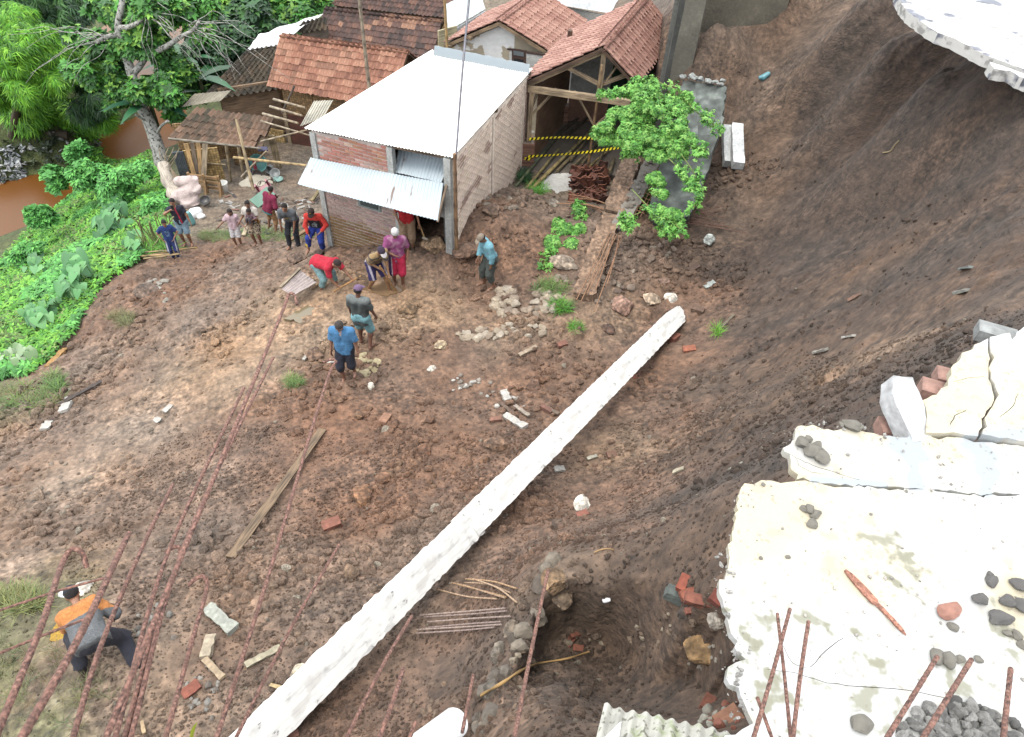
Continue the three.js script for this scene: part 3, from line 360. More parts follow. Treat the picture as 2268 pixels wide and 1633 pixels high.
// the long white beam
{
  const far = deep(1499, 700, 15), near = deep(480, 1721, 6.6), t = thing('fallen_beam', 'long whitewashed concrete beam lying across the slide up to the camera', 'beam', mixv(near, far, 0.5));
  const d = far.clone().sub(near), L = d.length(), brk = near.clone().addScaledVector(d, 0.34);
  const toCam = camera.position.clone().sub(mixv(near, far, 0.5)).normalize().add(V(0.25, 0.15, 0.1));
  const tx = dataTex(512, (u, v) => { const f = fbm(u * 6, v * 40, 3.3, 4), s = fbm(u * 30, v * 60, 1.3, 3), g = smooth(0.12, 0.34, fbm(u * 9, v * 14, 7.7, 4)); const k = 0.98 - 0.1 * smooth(0.1, 0.4, f) - 0.3 * smooth(0.2, 0.3, s) * g - 0.1 * g; const mud = smooth(0.13, 0.3, fbm(u * 4, v * 5, 12.2, 5)) * 0.75; return mixc([k, k, k * 0.99], [0.66, 0.64, 0.61], mud * 0.35); }, true, 1 / 1.9);
  const m = new THREE.MeshStandardMaterial({ map: tx, bumpMap: tx, bumpScale: 0.004, roughness: 0.9, side: THREE.DoubleSide }); m.color.setScalar(0.48);
  part(t, 'shaft', bar(brk, far, 0.335, 0.3, toCam, { rough: 0.014, seg: 0.06 }), m);
  const o = V(0.012, -0.008, 0.008); part(t, 'cracked_foot', bar(near.clone().add(o.clone().multiplyScalar(0.5)), brk.clone().addScaledVector(d, 0.012).add(o), 0.305, 0.28, toCam.clone().add(V(0.35, 0, 0)), { rough: 0.02, seg: 0.06 }), m);
  // end cap at the far end, a little askew
  part(t, 'beam_end', bar(far, far.clone().addScaledVector(d, 0.012), 0.26, 0.24, toCam, { rough: 0.03, seg: 0.06 }), m);
}
// wooden plank on the slope
{ const a = hit(512, 1240, -0.03), b = hit(716, 958, -0.06); one('plank', 'weathered grey wooden plank lying alone across the reddish soil', 'plank', bar(a.add(V(0, .05, 0)), b.add(V(0, .08, 0)), 0.13, 0.03, V(0, 1, 0), { rough: 0.012, seg: 0.2 }), mat('wood', K(150, 128, 104))); }
// reinforcing bars
const rustM = mat('rust', K(152, 119, 108));
function rebar(label, pts, r = 0.0078, ext = 0.35) {
  const P = pts.map(([x, y, z]) => deep(x, y, z)); if (ext) P.unshift(P[0].clone().addScaledVector(P[0].clone().sub(P[1]), ext));
  const L = P.reduce((s, p, i) => (i ? s + p.distanceTo(P[i - 1]) : 0), 0), n = Math.max(20, Math.round(L / 0.012));
  const pth = P.length > 2 ? P : [P[0], mixv(P[0], P[1], 0.5), P[1]];
  return one('reinforcing_bar', label, 'rebar', tube(pth, (t) => 0.76 * r * (1 + 0.06 * Math.sin(t * L / 0.0045) + 0.07 * n3(t * L * 30, r * 900, pts[0][0])), { n: Math.min(n, 240), m: 7 }), rustM);
}
rebar('longest rusty bar with hooked tip ending over the corrugated panel', [[235, 1633, 1.2], [440, 1140, 1.75], [635, 665, 2.7], [640, 650, 2.72], [650, 652, 2.72], [658, 675, 2.7]]);
rebar('rusty bar running close beside the longest bar, ending bare over the soil', [[290, 1633, 1.35], [400, 1230, 1.8], [605, 792, 2.7]], 0.0068);
rebar('rusty bar close to the longest one, tied to it at its middle', [[255, 1633, 1.25], [370, 1230, 1.8], [540, 860, 2.6]], 0.0066);
rebar('thick rusty bar crossing the crouching man in the orange vest', [[45, 1640, 1.05], [160, 1440, 1.25], [285, 1182, 1.75]], 0.0088);
rebar('leftmost rusty bar with a wide hook bent to the right', [[-10, 1633, 1.1], [90, 1390, 1.35], [146, 1232, 1.65], [158, 1216, 1.66], [180, 1222, 1.66], [192, 1258, 1.66]], 0.008);
rebar('rusty bar over the legs of the crouching man', [[160, 1640, 1.25], [220, 1440, 1.5], [330, 1180, 2.0], [382, 1075, 2.3]], 0.0072);
rebar('rusty bar whose short hook bends left beside the long bars', [[275, 1640, 1.35], [340, 1400, 1.6], [400, 1222, 1.9], [398, 1213, 1.9], [386, 1211, 1.9], [368, 1222, 1.9]], 0.0078);
rebar('lower rusty bar with a blunt hook over bare soil', [[365, 1640, 1.6], [425, 1420, 1.9], [458, 1290, 2.1], [452, 1277, 2.1], [436, 1280, 2.1], [418, 1296, 2.1]], 0.0078);
rebar('rusty bar with a curled hook beside the man in the blue polo shirt', [[478, 1640, 1.7], [590, 1290, 2.2], [735, 815, 3.2], [744, 800, 3.2], [736, 796, 3.2], [716, 802, 3.2]], 0.0082);
rebar('thin rusty bar between the hooked bar and the white beam', [[520, 1640, 1.8], [640, 1400, 2.2], [752, 1205, 2.6]], 0.0066);
rebar('rusty bar rising out from under the white beam', [[765, 1640, 2.0], [850, 1470, 2.3], [912, 1365, 2.6]], 0.0078);
rebar('short thick rusty bar right of the white beam', [[838, 1640, 1.9], [868, 1560, 2.0], [893, 1482, 2.15]], 0.009);
rebar('stub of a rusty bar at the bottom edge right of the beam', [[905, 1640, 2.0], [920, 1600, 2.05]], 0.008);
rebar('single straight rusty bar standing before the cut soil corner', [[1138, 1640, 2.2], [1175, 1450, 2.6], [1214, 1263, 3.0]], 0.0095);
rebar('short rusty bar beside the white pipe end', [[1028, 1600, 2.5], [1048, 1496, 2.7]], 0.0085, 0.2);
rebar('thin dark tie bar crossing above the crouching man', [[0, 1352, 1.7], [120, 1312, 1.75], [230, 1281, 1.8]], 0.0042);
rebar('thin dark tie bar crossing over the back of the crouching man', [[0, 1447, 1.5], [95, 1408, 1.55], [192, 1370, 1.6]], 0.0042);
rebar('tallest rusty bar of the crossing pair over the cream floor', [[1668, 1640, 1.5], [1712, 1490, 1.7], [1750, 1350, 1.95]], 0.0066);
rebar('thinner rusty bar of the crossing pair over the cream floor', [[1752, 1640, 1.55], [1738, 1500, 1.75], [1722, 1360, 1.98]], 0.0056);
rebar('straight rusty bar just right of the crossing pair', [[1756, 1640, 1.5], [1774, 1490, 1.68], [1791, 1378, 1.85]], 0.0066);
rebar('short rusty bar crossing the foot of the tallest crossing bar', [[1712, 1640, 1.6], [1678, 1546, 1.7]], 0.0056);
rebar('left one of the two parallel rusty bars at the lower right, touching a stone', [[1962, 1640, 1.15], [2076, 1456, 1.42]], 0.0058);
rebar('right one of the two parallel rusty bars at the lower right', [[2042, 1640, 1.05], [2152, 1462, 1.3]], 0.0058);
rebar('upright rusty bar nearest the right edge of the picture', [[2222, 1640, 1.05], [2239, 1482, 1.25]], 0.0056);
// pipe, sheets, plastic
{
  const a = deep(880, 1700, 2.35), b = deep(1008, 1601, 2.7), L = a.distanceTo(b), g = new THREE.LatheGeometry([[0.046, 0], [0.046, L - .004], [0.047, L], [0.0525, L], [0.054, L - .004], [0.054, 0]].map(([x, y]) => new THREE.Vector2(x, y)), 40);
  g.applyQuaternion(new THREE.Quaternion().setFromUnitVectors(V(0, 1, 0), b.clone().sub(a).normalize())); g.translate(a.x, a.y, a.z); one('plastic_pipe', 'open end of a thick white plastic pipe at the bottom edge', 'pipe', boxUV(g), mat('plastic', [0.5, 0.51, 0.51]));
}
function corrugated(A, B, Cc, D, pitch, amp, m2) {                    // sheet with corners A B (one edge) and D C (the other); waves run from AB to DC
  const n = Math.max(8, Math.round(A.distanceTo(B) / pitch * 8)), r = m2 || 6, pos = [], uv = [], idx = [], nn = B.clone().sub(A).cross(D.clone().sub(A)).normalize(); if (nn.y < 0) nn.negate(); const L = A.distanceTo(B), W = A.distanceTo(D);
  for (let side = 0; side < 2; side++) for (let j = 0; j <= r; j++) for (let i = 0; i <= n; i++) { const p = mixv(mixv(A, B, i / n), mixv(D, Cc, i / n), j / r).addScaledVector(nn, amp * Math.sin(i / n * L / pitch * 6.283) + side * 0.003 + 0.012 * n3(i / n * 5, j / r * 4, L)); pos.push(p.x, p.y, p.z); uv.push(i / n * L, j / r * W); }
  const S = (n + 1) * (r + 1); for (let side = 0; side < 2; side++) for (let j = 0; j < r; j++) for (let i = 0; i < n; i++) { const a = side * S + j * (n + 1) + i; idx.push(a, a + 1, a + n + 1, a + 1, a + n + 2, a + n + 1); }
  for (let i = 0; i < n; i++) for (const j of [0, r]) { const a = j * (n + 1) + i; idx.push(a, a + 1, a + S, a + 1, a + S + 1, a + S); } for (let j = 0; j < r; j++) for (const i of [0, n]) { const a = j * (n + 1) + i, b = a + n + 1; idx.push(a, b, a + S, b, b + S, a + S); }
  const g = new THREE.BufferGeometry(); g.setAttribute('position', new THREE.Float32BufferAttribute(pos, 3)); g.setAttribute('uv', new THREE.Float32BufferAttribute(uv, 2)); g.setIndex(idx); g.computeVertexNormals(); return g;
}
const asb = (() => { const t = dataTex(512, (u, v) => { const f = fbm(u * 5, v * 5, 3, 4), s = fbm(u * 26, v * 18, 9, 4), k = 0.86 + f * 0.3; return mixc(mixc([k, k, k * 0.96], [0.62, 0.68, 0.5], smooth(0, 0.3, f)), [0.4, 0.4, 0.34], smooth(0.1, 0.32, s) * 0.7); }, true, 1 / 0.7); const m = new THREE.MeshStandardMaterial({ map: t, roughness: 0.9, side: THREE.DoubleSide }); m.color.setScalar(0.42); return m; })();
one('corrugated_sheet', 'lichened grey green corrugated sheet lying at the bottom by the floor edge', 'corrugated sheet', corrugated(deep(1338, 1562, 3.5), deep(1640, 1630, 3.35), deep(1640, 1760, 3.0), deep(1300, 1720, 3.1), 0.06, 0.011, 8), asb);
one('plastic_shard', 'white pointed sheet scrap on the lichened corrugated sheet', 'scrap', slab([deep(1330, 1640, 3.05), deep(1377, 1596, 3.12), deep(1372, 1640, 3.04)], 7.04, 0.004), mat('plastic', [0.5, 0.51, 0.53]));
one('plastic_shard', 'small white scrap at the bottom edge right of the pointed scrap', 'scrap', slab([deep(1432, 1642, 3), deep(1450, 1621, 3), deep(1466, 1642, 3)], 7.08, 0.004), mat('plastic', [0.5, 0.51, 0.53]));
// ---------- tiled roofs ----------
function tileShape(w, l, k) {                                         // one clay roof tile: a wave across, thick at the lower edge
  const n = 8, pos = [], idx = [], prof = (t) => 0.022 * Math.sin(t * 6.283 + 0.6) + (t > 0.86 ? 0.012 * (t - 0.86) / 0.14 : 0), th = 0.022;
  for (let j = 0; j < 2; j++) for (let i = 0; i <= n; i++) { const t = i / n; pos.push((t - 0.5) * w, prof(t) + (j ? 0.04 : 0), (j - 0.5) * l + (j ? 0.012 * Math.sin(t * 6.283 + k) : 0)); }
  for (let i = 0; i <= n; i++) { const t = i / n; pos.push((t - 0.5) * w, prof(t) + 0.04 - th, 0.5 * l + 0.012 * Math.sin(t * 6.283 + k)); }
  for (let j = 0; j < 2; j++) for (let i = 0; i < n; i++) { const a = j * (n + 1) + i; idx.push(a, a + n + 1, a + 1, a + 1, a + n + 1, a + n + 2); }
  const e = [[0, n + 1], [n, 2 * n + 1]]; for (const [a, b] of e) { pos.push(pos[a * 3], pos[a * 3 + 1] - th, pos[a * 3 + 2], pos[b * 3], pos[b * 3 + 1] - th, pos[b * 3 + 2]); const s = pos.length / 3; idx.push(a, b, s - 2, b, s - 1, s - 2); }
  let g = new THREE.BufferGeometry(); g.setAttribute('position', new THREE.Float32BufferAttribute(pos, 3)); g.setIndex(idx); g = g.toNonIndexed(); g.computeVertexNormals(); return boxUV(g);
}
const TW = 0.2, TL = 0.27, tileGeos = [0, 1.6, 3.1].map((k) => tileShape(TW * 1.04, TL * 1.16, k));
const basis = (x, y, z) => new THREE.Quaternion().setFromRotationMatrix(new THREE.Matrix4().makeBasis(x, y, z));
function tiledRoof(parent, eL, eR, rR, rL, tones, o = {}) {           // eave left, eave right, ridge right, ridge left
  const tw = o.tw || TW, tl = o.tl || TL, W = (eL.distanceTo(eR) + rL.distanceTo(rR)) / 2, Lg = (eL.distanceTo(rL) + eR.distanceTo(rR)) / 2, nc = Math.round(W / tw), nr = Math.round(Lg / tl), q = (u, v) => mixv(mixv(eL, eR, u), mixv(rL, rR, u), v);
  const nn = eR.clone().sub(eL).cross(rL.clone().sub(eL)).normalize(); if (nn.y < 0) nn.negate();
  const dn = nn.clone().multiplyScalar(-0.05), bd = new THREE.BufferGeometry(), P = [eL, eR, rR, rL].map((p) => p.clone().add(dn)), Q = P.map((p) => p.clone().addScaledVector(nn, -0.03)); const fc = (a, b, c, d) => [a, b, c, a, c, d];
  bd.setAttribute('position', new THREE.Float32BufferAttribute([...fc(...P), ...fc(...Q), ...fc(P[0], P[1], Q[1], Q[0]), ...fc(P[1], P[2], Q[2], Q[1]), ...fc(P[2], P[3], Q[3], Q[2]), ...fc(P[3], P[0], Q[0], Q[3])].flatMap((p) => p.toArray()), 3)); bd.computeVertexNormals();
  const roof = part(parent, 'roof', boxUV(bd), mat('wood', K(110, 90, 72)));
  const list = [];
  for (let j = 0; j < nr; j++) for (let i = 0; i < nc; i++) {
    if (o.gone && o.gone(i / nc, j / nr)) continue;
    const u = (i + 0.5) / nc, v = (j + 0.5) / nr, p = q(u, v), dx = q(u + 0.01, v).sub(q(u - 0.01, v)).normalize(), dz = q(u, v).sub(q(u, v + 0.01)).normalize(), dy = dz.clone().cross(dx).normalize(); if (dy.y < 0) { dy.negate(); }
    const sx = W / nc / TW * lerp(eL.distanceTo(eR), rL.distanceTo(rR), v) / W, qq = basis(dy.clone().cross(dz).normalize(), dy, dz.clone()), jit = new THREE.Quaternion().setFromEuler(new THREE.Euler(0.035 + rnd(-0.03, 0.035), rnd(-0.035, 0.035), rnd(-0.03, 0.03)));
    p.addScaledVector(dx, rnd(-0.008, 0.008)).addScaledVector(dz, rnd(-0.012, 0.012) + (o.sag || 0) * n3(u * 4, v * 4, 3)).addScaledVector(nn, -(o.sag || 0) * smooth(0, 1, Math.sin(u * 3.14)) * 1.5 + (o.sag || 0) * n3(u * 5, v * 4, 7));
    const t = clamp(0.5 + 0.9 * fbm(p.x * 0.9, p.y * 2, p.z * 0.9, 3) + rnd(-0.3, 0.3), 0, 0.999); list.push([p, qq.multiply(jit), V(sx, 1, Lg / nr / TL), t, p.distanceTo(camera.position)]);
  }
  list.sort((a, b) => a[4] - b[4]); const mm = tones.map((c) => mat('conc', c)), most = o.most ?? 300;
  list.slice(0, most).forEach(([p, r, s, t], i) => piece(roof, 'roof_tile', tileGeos[i % 3], mm[Math.floor(t * mm.length)], p, r, s));
  if (list.length > most) { const w = whole(roof); const c = [[], [], []]; list.slice(most).forEach(([p, r, s, t], i) => c[i % 3].push([p.sub(w), r, s, tones[Math.floor(t * tones.length)]])); c.forEach((l, i) => l.length && instanced('roof_tiles', tileGeos[i], mat('conc', WHITE), l, roof)); }
  if (!o.noRidge) { const n = Math.round(rL.distanceTo(rR) / 0.27), g = new THREE.CylinderGeometry(0.105, 0.115, 0.31, 10, 1, true, -Math.PI / 2 - 0.3, Math.PI + 0.6); g.rotateX(Math.PI / 2); boxUV(g); const x = rR.clone().sub(rL).normalize(), z = x.clone(), y0 = V(0, 1, 0), xx = y0.clone().cross(z).normalize(), yy = z.clone().cross(xx); const gg = boxUV(g); for (let i = 0; i < n; i++) { const p = mixv(rL, rR, (i + 0.5) / n).add(V(0, 0.0, 0)), r = basis(xx, yy, z).multiply(new THREE.Quaternion().setFromEuler(new THREE.Euler(0.05 + rnd(-0.03, 0.03), rnd(-0.07, 0.07), rnd(-0.1, 0.1)))); piece(roof, 'ridge_tile', gg, pick(mm), p, r); } }
  return roof;
}
const TONE = { orange: [K(160, 108, 88), K(182, 126, 102), K(200, 140, 114), K(216, 160, 132), K(178, 130, 106)], brown: [K(86, 70, 66), K(108, 84, 78), K(130, 98, 88), K(150, 110, 94), K(196, 150, 124)], moss: [K(70, 62, 50), K(88, 78, 62), K(104, 92, 72), K(120, 100, 78)], hut: [K(84, 76, 58), K(106, 88, 70), K(130, 104, 84), K(150, 118, 96), K(166, 132, 108)], pale: [K(206, 152, 136), K(222, 168, 150), K(232, 180, 162), K(214, 160, 144)], pale2: [K(196, 146, 132), K(214, 164, 150), K(228, 180, 164), K(206, 156, 142)] };
// gable: the eave height at which the two eave pixels lie evenly about the ridge point
function gable(A, l, r) { let best = null, e = 1e9; for (let y = A.y - 3; y < A.y - 0.2; y += 0.02) { const a = at(...l, y), b = at(...r, y), d = Math.hypot((a.x + b.x) / 2 - A.x, (a.z + b.z) / 2 - A.z); if (d < e) { e = d; best = [a, b]; } } return best; }
const wallQuad = (a, b, ya, yb, th = 0.1, y2) => { const n = V(-(b.z - a.z), 0, b.x - a.x).normalize().multiplyScalar(th / 2), h0 = a.y, P = [V(a.x, a.y, a.z), V(b.x, b.y, b.z), V(b.x, yb, b.z), V(a.x, ya, a.z)], F = P.map((p) => p.clone().add(n)), G = P.map((p) => p.clone().sub(n)), f = (p, q, r, s) => [p, q, r, p, r, s]; const g = new THREE.BufferGeometry(); g.setAttribute('position', new THREE.Float32BufferAttribute([...f(...F), ...f(...G), ...f(F[0], F[1], G[1], G[0]), ...f(F[1], F[2], G[2], G[1]), ...f(F[2], F[3], G[3], G[2]), ...f(F[3], F[0], G[0], G[3])].flatMap((p) => p.toArray()), 3)); g.computeVertexNormals(); return boxUV(g); };
const sunk = (p, y) => V(p.x, y, p.z);
// brick faces: bricks stand 6 mm proud of a mortar wall
const brickG = [0, 1, 2].map((i) => { const g = new THREE.BoxGeometry(1, 1, 1), p = g.attributes.position; for (let k = 0; k < p.count; k++) p.setXYZ(k, p.getX(k) + (hsh(k % 8, i) - 0.5) * 0.04, p.getY(k) + (hsh(k % 8, i + 5) - 0.5) * 0.12, p.getZ(k)); g.computeVertexNormals(); return boxUV(g); });
function bricks(parent, a, b, yTop, keep, tone, o = {}) {              // wall face from a to b, up to yTop(s); keep(s, y) leaves openings out
  const bw = o.bw || 0.225, bh = o.bh || 0.082, x = V(b.x - a.x, 0, b.z - a.z), L = x.length(); x.normalize(); const z = V(-x.z, 0, x.x); if (z.dot(camera.position.clone().sub(a)) < 0) z.negate();
  const q = basis(x, V(0, 1, 0), x.clone().cross(V(0, 1, 0))), list = [], y0 = Math.min(a.y, b.y) - (o.deep || 0);
  for (let r = 0, y = y0; r < 80; r++, y += bh) for (let c = -1; c < L / bw + 1; c++) { const s0 = Math.max(0, c * bw + (r % 2 ? bw / 2 : 0) + 0.008), s1 = Math.min(L, c * bw + (r % 2 ? bw / 2 : 0) + bw - 0.008), s = (s0 + s1) / 2, yy = y + bh / 2; if (s1 - s0 < 0.05 || yy > yTop(s / L) - bh / 2 || !keep(s / L, yy)) continue; const p = a.clone().addScaledVector(x, s).addScaledVector(z, (o.off || 0.05) + rnd(0.004)); p.y = yy + rnd(-0.004, 0.004); list.push([p, V(s1 - s0, bh - 0.022 - rnd(0.006), 0.02), tone(s / L, yy), p.distanceTo(camera.position)]); }
  list.sort((u, v) => u[3] - v[3]); const most = o.most ?? 150;
  list.slice(0, most).forEach(([p, s, c], i) => piece(parent, 'brick', brickG[i % 3], mat('conc', c.map((v) => Math.round(v * 40) / 40)), p, q, s));
  if (list.length > most) { const w = whole(parent); instanced('bricks', brickG[0], mat('conc', WHITE), list.slice(most).map(([p, s, c]) => [p.sub(w), q, s, c]), parent); }
}
// ---------- the brick house with the white metal roof ----------
const WH = (() => {
  const FL = at(737, 556, -0.8), FR = at(1003, 590, -0.12), tl = upTo(FL, 288), tr = upTo(FR, 346), BRt = at(1172, 160, 2.05), BLt = at(962, 119, 2.05), BR = sunk(BRt, -0.4), BL = sunk(BLt, -1.2);
  const t = thing('brick_house', 'small brick house with white corrugated metal roof and sloping metal awning over its front', 'house', mixv(FL, FR, 0.5));
  const on = (s, y) => V(lerp(FL.x, FR.x, s), y, lerp(FL.z, FR.z, s)), top = (s) => lerp(tl.y, tr.y, s), x = V(FR.x - FL.x, 0, FR.z - FL.z).normalize(), out = V(-x.z, 0, x.x); if (out.z < 0) out.negate();
  const vd = V(BR.x - FR.x, 0, BR.z - FR.z).normalize(), sAt = (px, py) => { let b = 0, e = 1e9; for (let i = 0; i <= 200; i++) { const p = on(i / 200, 0), q = upTo(p, py), d = Math.abs(toPx(q)[0] - px); if (d < e) { e = d; b = i / 200; } } return b; }, yOn = (s, py) => upTo(on(s, 0), py).y;
  const sd = sAt(884, 500), su = sAt(862, 350), ya = yOn(0.3, 375), mort = mat('conc', K(214, 202, 196, 1.35));
  const low = -1.6, dTop = yOn(0.75, 462);
  const w1 = part(t, 'front_wall', wallQuad(on(0, low), on(sd, low), ya + 0.1, ya + 0.1, 0.1), mort);
  const w2 = part(t, 'upper_wall', wallQuad(on(0, ya + 0.1), on(su, ya + 0.1), top(0), top(su), 0.1), mort);
  part(t, 'lintel', wallQuad(on(sd, dTop), on(1, dTop), ya + 0.1, ya + 0.1, 0.1), mat('conc', K(178, 178, 176)));
  const wx = sAt(797, 440), wx2 = sAt(845, 440), wy = yOn(wx, 452), mudLine = (s) => -0.02 + 0.12 * n3(s * 9, 1, 1);
  bricks(w1, FL, FR, () => ya, (s, y) => s > 0.03 && s < sd && !(s > wx && s < wx2 && y > wy - 0.02), (s, y) => { const m = smooth(0.12, -0.1, y - (0.35 - s * 0.25) + 0.2 * n3(s * 14, y * 9, 2)), k = rnd(0.85, 1.12); return mixc(K(206, 178, 168, 1.4), K(170, 136, 92, 1.1), m).map((v) => v * k); }, { deep: 0.7, most: 170 });
  bricks(w2, FL, FR, (s) => top(s), (s, y) => s > 0.06 && s < su && y > ya + 0.02, (s, y) => { const k = rnd(0.85, 1.15), m = smooth(0.1, 0.4, n3(s * 6, y * 5, 3)); return mixc(K(202, 142, 124, 1.3), K(222, 188, 174, 1.3), m).map((v) => v * k); }, { most: 130 });
  const cm = mat('conc', K(200, 204, 202, 1.3)); const post = (s, y0, y1, w, n = 'post') => part(t, n, bar(on(s, y0).addScaledVector(out, 0.03), on(s, y1).addScaledVector(out, 0.03), w, w, out), cm);
  post(0.01, low, top(0) - 0.02, 0.13); post(su + 0.02, ya - 0.05, top(su) - 0.02, 0.13); post(0.99, low, top(1) - 0.02, 0.15); post(sd + 0.01, low, ya, 0.12, 'door_post');
  // window under the awning
  const wf = part(t, 'window', wallQuad(on(wx, wy), on(wx2, wy), ya, ya, 0.16), mat('conc', K(170, 186, 186))); part(wf, 'pane', wallQuad(on(lerp(wx, wx2, 0.12), wy + 0.06).addScaledVector(out, 0.05), on(lerp(wx, wx2, 0.88), wy + 0.06).addScaledVector(out, 0.05), ya - 0.02, ya - 0.02, 0.1), mat('plastic', K(90, 112, 116), { roughness: 0.15 }));
  // side, back
  const sw = part(t, 'side_wall', wallQuad(sunk(FR, -0.8), sunk(BR, -0.8), tr.y - 0.03, BRt.y - 0.03, 0.12), mat('conc', K(240, 226, 212, 1.8)));
  bricks(sw, FR, BR, (s) => lerp(tr.y, BRt.y, s) - 0.05, (s) => s > 0.03 && Math.abs(s - 0.45) > 0.015 && Math.abs(s - 0.9) > 0.02, (s, y) => { const k = rnd(0.9, 1.1), st = smooth(0.2, 0.45, n3(s * 8, y * 2, 6)) + (s > 0.92 ? 1.5 : 0); return mixc(K(232, 212, 196, 1.9), K(190, 150, 132), clamp(st) * 0.8).map((v) => v * k); }, { deep: 0.5, most: 130, off: 0.057 });
  const sOut = V(BR.z - FR.z, 0, -(BR.x - FR.x)).normalize(); if (sOut.x < 0) sOut.negate();
  for (const s of [0.45, 0.9]) { const p = mixv(FR, BR, s).addScaledVector(sOut, 0.035); part(t, 'side_post', bar(sunk(p, -0.7), sunk(p, lerp(tr.y, BRt.y, s) - 0.06), 0.08, 0.09, sOut), mat('conc', K(236, 220, 206, 1.7))); }
  part(t, 'left_wall', wallQuad(sunk(FL, -2.5), sunk(BL, -2.5), tl.y - 0.03, BLt.y - 0.03, 0.12), mort); part(t, 'back_wall', wallQuad(sunk(BL, -2.5), sunk(BR, -1), BLt.y - 0.05, BRt.y - 0.05, 0.1), mort);
  // door leaf, dark room
  const dl = on(0.93, 0).addScaledVector(vd, 0.12), dr = dl.clone().addScaledVector(vd, 0.8); part(t, 'door', wallQuad(sunk(dl, -0.3), sunk(dr, -0.3), dTop, dTop, 0.04), mat('wood', K(120, 128, 132)));
  part(t, 'room_wall', wallQuad(on(0.05, -1).addScaledVector(vd, 2.4), on(0.95, -1).addScaledVector(vd, 2.4), ya, ya, 0.05), mat('conc', K(190, 180, 170))); part(t, 'ceiling', slab([on(0.03, 0).addScaledVector(vd, 0.1), on(0.96, 0).addScaledVector(vd, 0.1), on(0.96, 0).addScaledVector(vd, 2.4), on(0.03, 0).addScaledVector(vd, 2.4)].map((p) => sunk(p, 0)), dTop + 0.02, 0.04), mat('wood', K(170, 150, 130)));
  // awning
  const zinc = (() => { const tx = dataTex(512, (u, v) => { const f = fbm(u * 3, v * 4, 5, 4), r = smooth(0.2, 0.34, fbm(u * 22, v * 3, 8, 4)) * smooth(0.05, 0.2, f), k = 0.94 + f * 0.12; return mixc([k * 0.97, k * 0.99, k], [0.62, 0.5, 0.44], r * 0.9); }, true, 1 / 2.4); const m = new THREE.MeshStandardMaterial({ map: tx, roughness: 0.45, metalness: 0.15, side: THREE.DoubleSide }); m.color.setRGB(0.33, 0.37, 0.4); return m; })();
  const oY = yOn(0, 347) - 0.28, aTL = upTo(FL, 347).addScaledVector(out, 0.1), aTR = upTo(FR, 404).addScaledVector(out, 0.1), aBL = at(659, 408, oY), aBR = at(969, 489, aTR.y - 0.42);
  part(t, 'awning', corrugated(aTL.addScaledVector(x, -0.1), aTR.addScaledVector(x, -0.12), aBR, aBL, 0.076, 0.011, 8), zinc);
  const iL = upTo(on(su + 0.03, 0), 380).addScaledVector(out, 0.02), iR = aTR.clone(); part(t, 'awning_top', corrugated(iL.clone(), iR.addScaledVector(x, -0.04), iR.clone().addScaledVector(vd, 0.75).add(V(0, 0.42, 0)), iL.addScaledVector(x, -0.14).clone().addScaledVector(vd, 0.75).add(V(0, 0.42, 0)), 0.076, 0.011, 4), zinc);
  part(t, 'awning_stay', bar(on(0.985, aTR.y - 0.02).addScaledVector(out, 0.1), aBR.clone().add(V(0, -.03, 0)), 0.04, 0.04), mat('wood', K(150, 130, 110)));
  // roof
  const white = new THREE.MeshStandardMaterial({ color: 0xeeeeec, roughness: 0.5, side: THREE.DoubleSide, map: T.fine });
  const e = 0.1, rf = [tl.clone().addScaledVector(x, -0.14).addScaledVector(out, e), tr.clone().addScaledVector(x, 0.1).addScaledVector(out, e), at(1180, 157, 2.12), at(957, 115, 2.12)].map((p) => p.add(V(0, 0.05, 0)));
  part(t, 'metal_roof', corrugated(rf[0], rf[1], rf[2], rf[3], 0.076, 0.011, 8), white);
  for (const s of [0.02, 0.5, 0.97]) part(t, 'purlin', bar(mixv(rf[0], rf[3], s).add(V(0, -0.06, 0)), mixv(rf[1], rf[2], s).add(V(0, -0.06, 0)), 0.06, 0.08), mat('wood', K(140, 120, 100)));
  return { FL, FR, BR, BL, tl, tr, on, out, x, yOn, sAt, BRt, BLt, rf };
})();
{ // tarpaulin tucked behind the roof's upper edge
  const a = at(960, 118, 2.25), b = at(1172, 160, 2.25), n = 30, pos = [], idx = []; for (let i = 0; i <= n; i++) for (let j = 0; j < 4; j++) { const p = mixv(a, b, i / n), h = [-.06, 0.03, 0.07, 0.02][j] * (1 - 0.3 * i / n) + 0.03 * n3(i * 0.5, j, 2); pos.push(p.x, p.y + h, p.z - j * 0.14 - 0.04 * n3(i * 0.7, j, 4)); } for (let i = 0; i < n; i++) for (let j = 0; j < 3; j++) { const k = i * 4 + j; idx.push(k, k + 4, k + 1, k + 1, k + 4, k + 5); }
  const g = new THREE.BufferGeometry(); g.setAttribute('position', new THREE.Float32BufferAttribute(pos, 3)); g.setIndex(idx); g.computeVertexNormals(); one('tarpaulin', 'grey blue tarpaulin strip along the upper edge of the white metal roof', 'tarpaulin', boxUV(g), mat('plastic', K(150, 164, 172), { roughness: 0.6 }));
}
